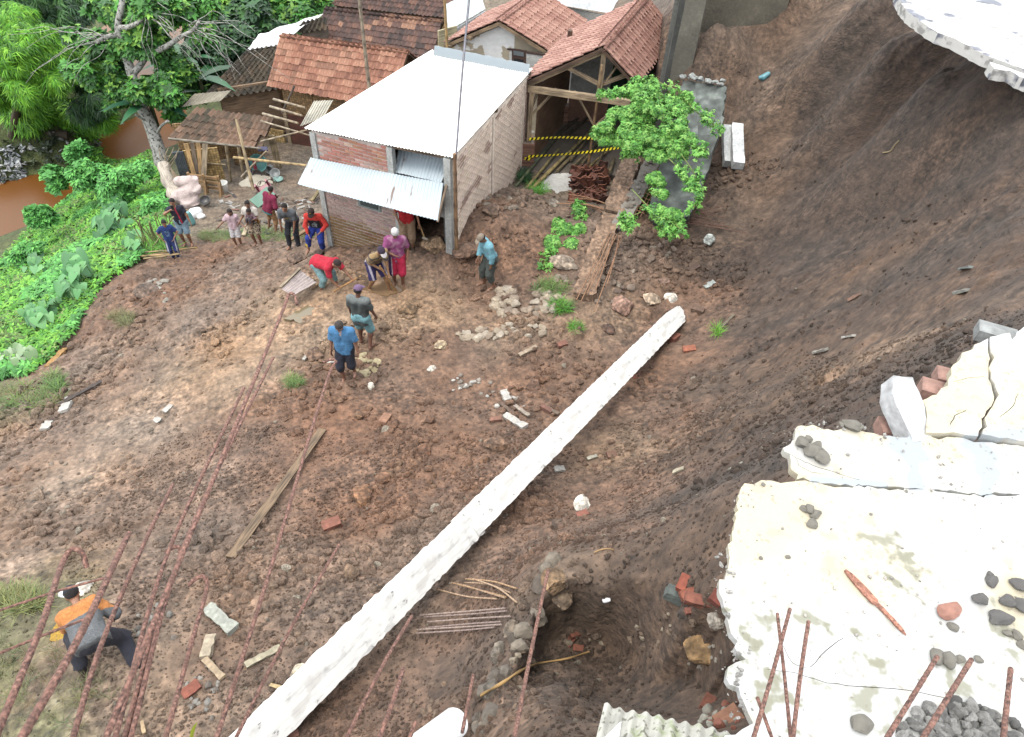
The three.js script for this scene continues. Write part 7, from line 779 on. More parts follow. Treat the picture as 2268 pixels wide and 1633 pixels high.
rods([[[930, 1370, .08], [1030, 1368, .14], [1118, 1354, .06]], [[940, 1374, .08], [1040, 1374, .14], [1122, 1360, .06]], [[948, 1385, .08], [1040, 1384, .14], [1130, 1372, .06]], [[944, 1398, .08], [1030, 1396, .14], [1108, 1384, .06]], [[924, 1402, .08], [1030, 1402, .14], [1110, 1390, .06]], [[922, 1410, .08], [1020, 1410, .14], [1095, 1396, .06]]], rodL('grey white rod of the lower fan beside the beam'), 'bent_rod', [K(206, 196, 190), K(190, 180, 176)], 0.009);
rods([[[1516, 492, .2], [1610, 462, .1]], [[1540, 490, .2], [1604, 474, .1]], [[1512, 484, .2], [1606, 490, .1]], [[1514, 488, .2], [1604, 504, .1]], [[1516, 496, .2], [1622, 514, .1]], [[1520, 500, .2], [1610, 518, .1]], [[1524, 506, .2], [1615, 512, .1]], [[1520, 510, .2], [1650, 524, .1]]], ['thin rusty rod sticking out of the soil below the tilted slab'], 'thin_rod', [K(140, 112, 100)], 0.009);
// roots
{ const P = [[1062, 1552], [1110, 1525], [1150, 1498], [1200, 1478], [1250, 1470], [1302, 1454]].map(([x, y]) => hit(x, y).add(V(0, 0.1, 0))); one('root', 'long pale root crossing the single straight bar in the cut corner', 'root', tube(P, (t) => 0.013 * (1 - 0.4 * t) * (1 + 0.2 * Math.sin(t * 40)), { n: 60 }), mat('wood', K(206, 170, 112))); const Q = [[1316, 1228], [1330, 1222], [1345, 1220], [1358, 1222]].map(([x, y]) => hit(x, y).add(V(0, 0.03, 0))); one('root', 'short curved root above the cut corner', 'root', tube(Q, 0.008, { n: 20 }), mat('wood', K(200, 166, 120))); const S = [[1955, 342], [1972, 338], [1980, 326], [1990, 315]].map(([x, y]) => hit(x, y).add(V(0, 0.03, 0))); one('root', 'thin pale root hanging on the dark slide face', 'root', tube(S, 0.016, { n: 16 }), mat('wood', K(170, 156, 124))); }
// the two white blocks on the upper slope
[[1605, 300, 1607, 380, .2, 'narrower left one of two white concrete blocks on the upper slope'], [1627, 297, 1630, 384, .27, 'wider right one of two white concrete blocks on the upper slope']].forEach(([x1, y1, x2, y2, w, l], i) => { const a = hit(x1, y1).add(V(0, .2, 0)), b = hit(x2, y2).add(V(0, .2, 0)); one('concrete_block', l, 'concrete block', bar(a, b, w, 0.22, V(0, 1, 0), { rough: 0.02, seg: 0.15 }), mat('conc', i ? [0.4, 0.42, 0.43] : [0.35, 0.37, 0.37])); });
// corrugated panel with a batten on the mud
{ const q = [[622, 640], [665, 598], [701, 626], [648, 656]].map(([x, y]) => at(x, y, 0.12)), t = thing('mud_board', 'small rusty white corrugated panel with a wooden batten lying on the mud', 'panel', sunk(mixv(q[0], q[2], 0.5), -0.1)); part(t, 'sheet', corrugated(q[1], q[2], q[3], q[0], 0.09, 0.011, 6), mat('metal', K(222, 206, 202))); part(t, 'batten', bar(q[0].clone().add(V(0, .04, 0)), q[1].clone().add(V(0, .04, 0)), 0.05, 0.04), mat('wood', K(200, 186, 164))); }
// wet smooth mud and standing water
[[[[636, 712], [660, 690], [722, 652], [700, 690], [668, 716]], K(150, 136, 108), 0.12, 0.0], [[[800, 640], [850, 628], [900, 640], [860, 660]], K(160, 130, 98), 0.3, 0]].forEach(([pts, c, ro], i) => { const P = pts.map(([x, y]) => hit(x, y)), m = P.reduce((s, p) => s + p.y, 0) / P.length + 0.015; ground_('puddle', slab(P, m, 0.06, { jag: 0.09, step: 0.08 }), mat('water', c, { roughness: ro })); });
// ---------- the yard ----------
const yardM = (x, y, h = 0) => hit(x, y).add(V(0, h, 0));
{
  const lime = slab([[530, 410], [560, 392], [600, 398], [606, 408], [575, 418], [545, 422]].map(([x, y]) => hit(x, y)), hit(565, 408).y + 0.05, 0.1, { jag: 0.08, step: 0.1 }); ground_('lime_patch', lime, mat('conc', K(226, 218, 200)));
  const wsheet = slab([[1197, 400], [1222, 388], [1272, 392], [1276, 425], [1240, 430], [1205, 428]].map(([x, y]) => hit(x, y)), hit(1236, 410).y + 0.06, 0.07, { jag: 0.05, step: 0.08 }); one('white_sheet', 'crumpled white sheet on the ground before the shed', 'sheet', wsheet, mat('conc', K(236, 236, 232)));
  const pot = (x, y, r, h, c, name, label, cat, o = {}) => { const p = yardM(x, y), k = sizeAt(p, 1), g = new THREE.LatheGeometry([[0, 0.01], [r * .8 - .01, 0.01], [r - 0.012, h], [r + 0.012, h], [r + .004, h - 0.02], [r * 0.8, 0], [0, 0]].map(([a, b]) => new THREE.Vector2(a, b)), 24); if (o.tilt) { g.translate(0, -h / 2, 0); g.rotateX(o.tilt); g.translate(0, r, 0); } g.translate(p.x, p.y + (o.up || 0.02), p.z); return one(name, label, cat, boxUV(g), mat(o.m || 'plastic', c)); };
  pot(497, 425, .16, .33, [0.5, 0.51, 0.49], 'bucket', 'white bucket standing in the yard before the hut', 'bucket'); pot(580, 388, .3, .26, K(140, 212, 208), 'basin', 'large turquoise basin propped on its side under the eave', 'basin', { tilt: 1.2, up: 0.2 }); pot(600, 386, .13, .26, K(200, 208, 206), 'bucket', 'small grey bucket leaning behind the turquoise basin', 'bucket', { tilt: 1.4, up: .1 }); pot(612, 396, .17, .14, K(206, 212, 212), 'pot', 'silver cooking pot by the house wall', 'pot', { tilt: .6, m: 'metal' }); pot(617, 402, .16, .09, K(180, 226, 216), 'bowl', 'pale green bowl beside the silver pot', 'bowl'); pot(572, 396, .16, .08, K(70, 60, 62), 'pan', 'dark pan lying under the turquoise basin', 'pan', { tilt: 1.1 }); pot(458, 456, .16, .12, K(86, 84, 84), 'tub', 'dark rubber tub on the ground by the pink sack', 'tub', { tilt: .5 }); pot(572, 455, .18, .06, K(150, 120, 104), 'wok', 'rust brown wok in the scrap heap', 'wok');
  const cloth = (x, y, c, l, w, h) => { const p = yardM(x, y), g = mesh([cap(p.clone().add(V(0, .2, 0)), p.clone().add(V(0, h, 0)), w, w * 0.7)], 0.02, 0.03); one('cloth', l, 'cloth', g, mat('cloth', c)); }; cloth(556, 392, K(60, 84, 170), 'blue cloth hanging by the hut door', .07, .7); cloth(570, 392, K(176, 60, 84), 'red cloth hanging beside the turquoise basin', .07, .6);
  { const p = yardM(415, 452, 0), g = mesh([cap(p.clone().add(V(-.15, .35, .1)), p.clone().add(V(.35, .5, -.1)), .2, .2), cap(p.clone().add(V(-.1, .75, -.1)), p.clone().add(V(.3, .72, -.2)), .16, .15), cap(p.clone().add(V(.1, .15, .2)), p.clone().add(V(.3, .2, .1)), .2, .18)], 0.1, 0.035); const q = g.attributes.position; for (let i = 0; i < q.count; i++) { const e = 0.09 * n3(q.getX(i) * 5, q.getY(i) * 5, q.getZ(i) * 5); q.setXYZ(i, q.getX(i) + e, q.getY(i) + e, q.getZ(i)); } g.computeVertexNormals(); one('sack', 'big pale pink stuffed sack at the left of the yard', 'sack', g, mat('cloth', K(244, 224, 220))); }
  { const p = yardM(433, 482); one('plastic_bag', 'white knotted plastic bag behind the man with the phone', 'bag', mesh([cap(p.clone().add(V(0, .15, 0)), p.clone().add(V(.12, .22, 0)), .17, .14), cap(p.clone().add(V(.2, .1, .1)), p.clone().add(V(.3, .14, .1)), .09, .07)], 0.06, 0.025), mat('plastic', [0.5, 0.51, 0.52])); const q = yardM(425, 498); one('plastic_bag', 'turquoise plastic bag hanging low behind the man with the phone', 'bag', mesh([cap(q.clone().add(V(0, .1, 0)), q.clone().add(V(0, .4, 0)), .13, .07)], 0.05, 0.03), mat('plastic', K(136, 200, 200))); }
  { // upturned maroon chair
    const p = yardM(607, 452), t = thing('plastic_chair', 'upturned maroon plastic chair behind the woman in the magenta sweater', 'chair', p), m = mat('plastic', K(160, 62, 92)), bx = (w, h, d, x, y, z, n, rx = 0) => { const g = new THREE.BoxGeometry(w, h, d); g.rotateX(rx); g.translate(x, y, z); g.rotateZ(0.3); g.rotateY(0.5); const q = new THREE.Mesh(boxUV(g), m); q.name = n; q.castShadow = true; t.add(q); }; bx(.46, .05, .44, 0, .52, 0, 'seat', 0.5); bx(.44, .5, .04, 0, .42, .24, 'backrest', .6); for (const [a, b] of [[-.18, -.16], [.18, -.16], [-.18, .16], [.18, .16]]) bx(.05, .42, .05, a, .76 + b * 0.5, b, 'leg', .5);
  }
  { // wooden bench
    const a = yardM(430, 425), t = thing('slatted_bench', 'low wooden slatted bench behind the leaning planks', 'bench', a), w = mat('wood', K(200, 164, 120)), b = a.clone().add(V(1.0, 0, .1)); for (let i = 0; i < 3; i++) part(t, 'slat', bar(a.clone().add(V(0, .25 + i * .2, .02 * i)), b.clone().add(V(0, .25 + i * .2, .02 * i)), 0.04, 0.1, V(0, 1, 0)), w); for (const p of [a, mixv(a, b, .5), b]) { part(t, 'leg', bar(p.clone().add(V(0, -.05, .04)), p.clone().add(V(0, .75, .04)), .07, .07, V(0, 0, 1)), w); part(t, 'leg', bar(p.clone().add(V(.05, -.05, .4)), p.clone().add(V(.02, .55, .1)), .07, .07, V(0, 0, 1)), w); }
  }
  { // pale dead trunk with sticks
    const b = yardM(395, 455), pts = [b, deep(384, 425, 24), deep(366, 385, 24.2), deep(362, 365, 24.3)]; one('dead_trunk', 'pale leaning dead trunk wrapped in whitish bark left of the hut', 'tree trunk', tube(pts, (t) => 0.24 - 0.06 * t + 0.03 * Math.sin(t * 21), { n: 30, m: 12 }), mat('wood', K(214, 206, 196))); for (let i = 0; i < 7; i++) { const p = yardM(396 + i * 3, 440 - i * 2), q = deep(378 + i * 3, 372 + i * 4, 24); one('dry_stick', 'dry stick leaning against the pale dead trunk', 'stick', tube([p, mixv(p, q, .5).add(V(.03, .03, 0)), q], 0.022, { n: 6 }), mat('wood', K(176, 158, 134)), 'dry sticks by the pale trunk'); } for (let i = 0; i < 8; i++) { const p = deep(366 + rnd(-4, 12), 368, 24.2), q = deep(355 + i * 6, 330 + rnd(-6, 16), 24.2); one('dry_stick', 'thin dry twig fanning out from the pale dead trunk', 'twig', tube([p, mixv(p, q, .6).add(V(rnd(-.1, .1), .05, 0)), q], 0.012, { n: 6 }), mat('wood', K(170, 156, 132)), 'twigs of the pale trunk'); } }
  { // scrap heap: glass pane, boards, bicycle like wires
    const p = yardM(583, 445, 0.25); const g = bar(deep(562, 452, 22.4), deep(600, 422, 22.9), .34, 0.03, V(0, .5, .8)); one('glass_crate', 'tilted green glazed panel in the scrap heap', 'panel', g, mat('plastic', K(132, 178, 156), { roughness: 0.2 })); const L = []; const bx2 = boxUV(new THREE.BoxGeometry(1, .12, .3)); for (let i = 0; i < 150; i++) { const k = i % 3, q = k ? yardM(rnd(620, 705), rnd(440, 520), 0.03) : yardM(rnd(480, 640), rnd(425, 520), 0.03); L.push([q, [rnd(-.3, .3), rnd(6.3), rnd(-.3, .3)], V(rnd(.06, .3), rnd(.1, .25), rnd(.08, .3)), pick([K(206, 204, 200), K(160, 146, 130), K(120, 104, 92), K(226, 224, 220), K(170, 120, 100), K(90, 84, 84)])]); } instanced('yard_litter', bx2, mat('conc', WHITE), L);
    for (let i = 0; i < 5; i++) one('wire_loop', 'thin bent wire loop in the scrap heap', 'wire', new THREE.TorusGeometry(rnd(.16, .26), 0.012, 6, 22, rnd(3.5, 6)).rotateX(rnd(.2, 1)).rotateY(rnd(3)).translate(...yardM(568 + i * 9, 440 - i * 4, .3)), mat('metal', K(120, 106, 100)), 'wire loops in the scrap heap');
    [[720, 426, 690, 448, 'bamboo stub leaning under the awning corner'], [560, 500, 540, 525, 'short pale board leaning before the woman with the baby'], [700, 520, 640, 538, 'wooden pole lying behind the two men at the house corner'], [700, 600, 715, 560, 'dark board leaning against the house corner']].forEach(([x1, y1, x2, y2, l], i) => { const a = yardM(x1, y1, .3), b = yardM(x2, y2, .05); one('board', l, 'board', bar(a, b, .1, .05, V(0, 1, 0)), mat('wood', [K(170, 156, 116), K(220, 204, 176), K(190, 160, 120), K(86, 72, 62)][i])); });
  }
  // bamboo lying by the boy and the stick fence
  [[246, 571, 438, 557, .024, K(226, 196, 96), 'long thin yellow bamboo lying at the mud edge before the boy'], [312, 576, 398, 572, .03, K(220, 190, 140), 'short yellow bamboo piece at the feet of the boy'], [300, 580, 436, 560, .02, K(206, 180, 136), 'split bamboo strip curving up to the right by the boy'], [322, 584, 404, 577, .022, K(210, 186, 146), 'lowest split bamboo strip by the boy'], [310, 572, 402, 569, .02, K(214, 196, 150), 'upper split bamboo strip by the boy']].forEach(([x1, y1, x2, y2, r, c, l], i) => { const a = yardM(x1, y1, .1 + .02 * i), b = yardM(x2, y2, .12 + .03 * i); one('bamboo_strip', l, 'bamboo', bambooPaint(bamboo(a, b, r), a, b, c, c.map((v) => v * .85)), vmat('wood')); });
  for (let i = 0; i < 13; i++) { const x = 318 + i * 5.5, p = yardM(x + rnd(-6, 6), 555 - i * 1.5), q = p.clone().add(V(rnd(-.25, .25), rnd(.7, 1.2), rnd(-.1, .2))); one('fence_stick', 'thin upright bamboo stick of the fence behind the boy', 'stick', tube([p.add(V(0, -.1, 0)), q], 0.014, { n: 4, m: 6 }), mat('wood', K(170, 176, 120)), 'upright sticks of the fence behind the boy'); }
  [[330, 560, 384, 480, 'long slanting fence stick behind the boy'], [350, 545, 330, 490, 'short slanting fence stick left of the boy']].forEach(([x1, y1, x2, y2, l]) => { const a = yardM(x1, y1, 0), b = deep(x2, y2, depthOf(a) * .97); one('fence_stick', l, 'stick', tube([a, b], .02, { n: 6, m: 6 }), mat('wood', K(186, 190, 140))); });
}
{ // heap of clay tiles by the shed
  const t = thing('tile_heap', 'heap of stacked dark clay roof tiles before the open shed', 'tile heap', hit(1305, 410)); const ms = [K(142, 92, 78), K(164, 108, 88), K(184, 120, 96), K(126, 84, 72)].map((c) => mat('conc', c)); for (let i = 0; i < 64; i++) { const lower = i > 44, p = lower ? hit(rnd(1258, 1335), rnd(428, 452)) : hit(rnd(1268, 1338), rnd(392, 428)); p.y += rnd(.02, lower ? .1 : .32); piece(t, 'roof_tile', tileGeos[i % 3], ms[i % 4], p, new THREE.Quaternion().setFromEuler(new THREE.Euler(i % 4 ? rnd(-1.5, -.9) : rnd(-.4, .4), (lower ? .5 : -.3) + rnd(-.5, .5), rnd(-.4, .4))), V(1.15, 1, 1.1)); }
}

heap(26, [[1222, 1262, 16, 14], [1212, 1300, 14, 20], [1180, 1370, 20, 24], [1150, 1420, 18, 24], [1110, 1490, 16, 28], [1080, 1560, 16, 28], [1066, 1610, 14, 24]], [K(140, 130, 118), K(156, 144, 128), K(120, 108, 96)], 'masonry_stone', 'grey masonry stone in the broken edge of the cut corner', 'masonry stones of the cut corner', 26, 52, { sy: .7 });
// ---------- plants ----------
function leafGeo(w, l, fold = 0.25, droop = 0.3) {                    // one blade, tip to +z
  const pos = [], idx = [], n = 4, W = [0.12, 0.85, 1, 0.62, 0.0]; for (let i = 0; i <= n; i++) { const t = i / n, y = -droop * t * t * l; pos.push(-w / 2 * W[i], y + fold * w / 2 * W[i], t * l, 0, y, t * l, w / 2 * W[i], y + fold * w / 2 * W[i], t * l); } for (let i = 0; i < n; i++) { const a = i * 3; idx.push(a, a + 3, a + 1, a + 1, a + 3, a + 4, a + 1, a + 4, a + 2, a + 2, a + 4, a + 5); }
  const g = new THREE.BufferGeometry(); g.setAttribute('position', new THREE.Float32BufferAttribute(pos, 3)); g.setIndex(idx); g.computeVertexNormals(); return boxUV(g);
}
function spray(n, w, l, o = {}) { const a = []; for (let i = 0; i < n; i++) { const g = leafGeo(w * rnd(.8, 1.2), l * rnd(.8, 1.2), .25, o.droop ?? .3); g.rotateX(-(o.up ?? .5) + rnd(-.3, .3)); g.rotateY(i / n * 6.283 + rnd(-.4, .4)); if (o.tall) g.translate(0, rnd(o.tall), 0); a.push(g); } return mergeGeometries(a); }
const leafM = (() => { const m = new THREE.MeshStandardMaterial({ roughness: 0.7, side: THREE.DoubleSide }); return m; })();
const G_ = { bam: [K(124, 205, 30, 1.15), K(104, 186, 26, 1.1), K(146, 216, 50, 1.15), K(80, 150, 30)], jack: [K(70, 150, 44), K(90, 175, 54), K(54, 120, 40), K(140, 200, 70), K(46, 104, 40)], deep: [K(36, 90, 46), K(48, 108, 50), K(30, 76, 40), K(70, 130, 50)], cover: [K(120, 205, 50), K(146, 222, 70), K(96, 180, 44), K(76, 150, 44)], mint: [K(90, 182, 74, 1.15), K(118, 206, 92, 1.15), K(72, 156, 58)], climb: [K(110, 190, 70, 1.1), K(132, 205, 84, 1.15), K(84, 160, 56), K(150, 210, 100, 1.2)], grass: [K(120, 160, 70), K(146, 180, 90), K(100, 136, 66)], dry: [K(150, 140, 90), K(130, 130, 80)] };
const L5 = { oval: spray(7, .1, .2, { up: .3 }), lance: spray(9, .035, .26, { up: -.1, droop: .9 }), small: spray(6, .055, .1, { up: .4, tall: .06 }), pinn: spray(5, .06, .13, { up: .2, droop: .5 }), blade: spray(9, .012, .3, { up: 1.0, droop: .6 }), wide: spray(5, .16, .22, { up: .35 }), vine: spray(9, .055, .105, { up: .35, tall: .12, droop: .6 }) };
function cloud(list, n, cols, s0, s1, o = {}) {                        // leaf clumps near the skins of many small lumps: [centre, radius]
  const out = []; for (let i = 0; i < n; i++) { const [c, r] = list[Math.floor(rnd(list.length))], d = V(rnd(-1, 1), rnd(-1, 1), rnd(-1, 1)).normalize(); if (o.top && d.y < -.2) d.y *= -1; const p = c.clone().addScaledVector(d, r * (0.55 + 0.5 * rnd() ** .6)); if (n3(p.x * 1.7, p.y * 1.7, p.z * 1.7) < -.32) continue; const q = pick(cols), k = rnd(.75, 1.2); out.push([p, [d.z * .7 + rnd(-.4, .4), rnd(6.3), -d.x * .7 + rnd(-.4, .4)], rnd(s0, s1), q.map((v) => v * k)]); } return out;
}
function lumps(px, d, n, r0, r1, spread) { const o = []; for (const [x, y, rp, dd] of px) { const c = deep(x, y, dd || d), R0 = sizeAt(c, rp); for (let i = 0; i < n; i++) { const a = V(rnd(-1, 1), rnd(-1, 1), rnd(-1, 1)).multiplyScalar(R0 * .8); o.push([c.clone().add(a.multiply(V(1, .8, spread || .8))), R0 * rnd(r0, r1)]); } } return o; }
function plant(name, label, cat, base, stems, leaves, group) {         // stems: [points, radius, colour]; leaves: [geometry, instances]
  const t = thing(name, label, cat, base, group); if (stems.length) part(t, cat === 'tree' ? 'trunk' : 'stem', merge(stems.map(([p, r]) => tube(p, r, { n: Math.max(6, p.length * 3), m: 7 }))), stems[0][2] || mat('wood', K(150, 140, 120)));
  for (const [g, l] of leaves) { l.forEach((e) => e[0].sub(base)); instanced(cat === 'tree' ? 'crown' : 'foliage', g, leafM, l, t); } return t;
}
{ // the pale barked tree at the river
  const D = (x, y, d) => deep(x, y, d), bark = (() => { const m = new THREE.MeshStandardMaterial({ map: dataTex(256, (u, v) => { const f = fbm(u * 6, v * 6, 3, 4), k = 0.78 + f * .3; return mixc([k, k, k * .97], [.36, .36, .33], smooth(.08, .2, fbm(u * 9, v * 9, 8, 3))); }, true, 1 / .9), roughness: .95, side: THREE.DoubleSide }); m.color.setScalar(.36); return m; })();
  const b = D(360, 372, 27.5), F1 = D(292, 165, 26.4), st = [[[b, D(352, 335, 27.3), D(331, 272, 27), D(302, 210, 26.6), F1], (t) => .27 - .09 * t, bark], [[F1, D(277, 115, 26), D(262, 65, 25.6), D(268, 20, 25.2), D(276, -30, 25)], (t) => .17 - .09 * t], [[F1, D(310, 145, 26.2), D(325, 120, 26), D(330, 95, 25.6)], (t) => .13 - .05 * t], [[D(262, 62, 25.6), D(290, 58, 25), D(318, 40, 24.6), D(332, 12, 24.4)], (t) => .1 - .05 * t], [[D(258, 78, 25.7), D(236, 82, 25.4), D(214, 92, 25)], (t) => .1 - .04 * t], [[D(326, 120, 26), D(365, 105, 25.4), D(400, 82, 25), D(428, 66, 24.6), D(440, 48, 24.4)], (t) => .12 - .07 * t], [[D(330, 270, 27), D(312, 262, 26.6), D(300, 254, 26.4)], .04], [[D(345, 300, 27.2), D(358, 278, 26.6), D(372, 268, 26.3)], .05]];
  // bare twigs reaching right and left
  for (let i = 0; i < 40; i++) { const k = i % 3, s = k === 0 ? [430, 62, 24.5] : k === 1 ? [330, 30, 24.4] : [225, 86, 25.1]; let p = D(s[0] + rnd(-14, 14), s[1] + rnd(-14, 14), s[2]); const dx = k === 2 ? rnd(-1.6, -.3) : k === 1 ? rnd(-.8, 1.2) : rnd(.2, 1.6), dy = rnd(-.9, .5), pts = [p]; for (let j = 0; j < 5; j++) { p = p.clone().add(V(dx * .45 + rnd(-.15, .15), dy * .3 + rnd(-.12, .12) - j * .06, rnd(-.2, .25))); pts.push(p); } st.push([pts, (t) => .013 * (1 - .6 * t)]); }
  const l = lumps([[232, 160, 40, 26.5], [250, 215, 32, 26.8], [352, 215, 48, 26.2], [332, 110, 46, 26], [300, 60, 60, 25.5], [225, 60, 60, 26], [400, 150, 36, 26.6], [190, 120, 50, 27], [300, 190, 26, 26], [430, 30, 50, 26], [355, 30, 40, 25]], 26, 7, .28, .5);
  plant('tree', 'tall tree with pale spotted bark and glossy oval leaves by the brown river', 'tree', b, st, [[L5.oval, cloud(l, 5200, G_.jack, .8, 1.35)]]);
}
const tree = (label, base, list, d, n, cols, geo, s0, s1, o = {}) => { const b = at(...base), l = lumps(list, d, o.k || 8, .3, .52, o.deep || 1), top = l[0][0]; plant(o.name || 'tree', label, o.cat || 'tree', b, [[[b, mixv(b, top, .5).add(V(.2, 0, 0)), top], (t) => (o.r || .2) * (1 - .5 * t), mat('wood', K(96, 84, 70))]], [[geo, cloud(l, n, cols, s0, s1)]]); };
tree('bright yellow green bamboo clump leaning over the river at the left edge', [20, 330, -6.5], [[60, 130, 70, 28], [20, 70, 60, 29], [90, 190, 45, 28], [20, 180, 60, 28], [110, 120, 50, 28.5]], 28, 12000, G_.bam, L5.lance, .6, 1.15, { name: 'bamboo_clump', k: 9 });
tree('darker green bamboo clump behind the bright one at the top left', [140, 240, -6.5], [[120, 40, 80, 33], [60, 10, 70, 33], [180, 150, 60, 31], [200, 200, 50, 30], [30, 20, 50, 31]], 33, 8000, [...G_.deep, K(80, 140, 50)], L5.lance, .8, 1.4, { name: 'bamboo_clump' });
tree('shaded hanging bamboo thicket over the far river bank', [150, 300, -6.2], [[60, 260, 60, 31], [150, 250, 50, 32], [210, 250, 40, 31]], 31, 2800, G_.bam, L5.lance, 1.1, 1.8, { name: 'bamboo_clump' });
tree('dense dark leaved tree at the top between river and white sheet', [520, 190, -6.8], [[500, 60, 60, 30], [560, 40, 56, 31], [470, 100, 46, 29], [540, 100, 36, 29.5], [460, 150, 34, 29]], 30, 5200, G_.deep, L5.oval, .9, 1.5);
tree('bright green leafy tree at the top edge above the white sheet', [640, 90, -6.8], [[600, 10, 56, 33], [660, 20, 44, 33], [540, -5, 60, 34], [690, -5, 40, 34]], 33, 4600, [...G_.jack], L5.oval, 1, 1.7);
tree('mid green tree behind the pale barked tree at the top', [400, 110, -7], [[420, 10, 70, 36], [340, -10, 60, 36], [480, -10, 60, 36], [250, -5, 60, 36]], 36, 4200, G_.jack, L5.oval, 1.2, 2);
tree('low bushy tree on the bank left of the mossy roof', [400, 240, -6], [[385, 225, 34, 27.5], [420, 190, 30, 28], [375, 165, 26, 28]], 28, 1900, G_.jack, L5.oval, .8, 1.3, { r: .1 });
// banana leaves by the river
[[430, 165, 29.5, 'dark banana leaves before the river under the bare twigs'], [350, 258, 27.6, 'banana leaves behind the pale barked trunk'], [455, 200, 28.2, 'banana leaves left of the mossy roof']].forEach(([x, y, d, l]) => { const b = deep(x, y + 26, d), t = thing('banana_plant', l, 'plant', b); part(t, 'stem', tube([b, b.clone().add(V(0, .9, 0))], .08), mat('wood', K(96, 110, 70))); for (let i = 0; i < 7; i++) { const g = leafGeo(.42, 1.7, .35, .5); g.rotateX(-.6 + rnd(-.3, .3)); g.rotateY(i * .95 + rnd(-.2, .2)); g.translate(b.x, b.y + .85, b.z); part(t, 'leaf', g, mat('leaf', pick([K(40, 104, 70), K(54, 124, 76), K(46, 112, 60)]), { roughness: .5 })); } });
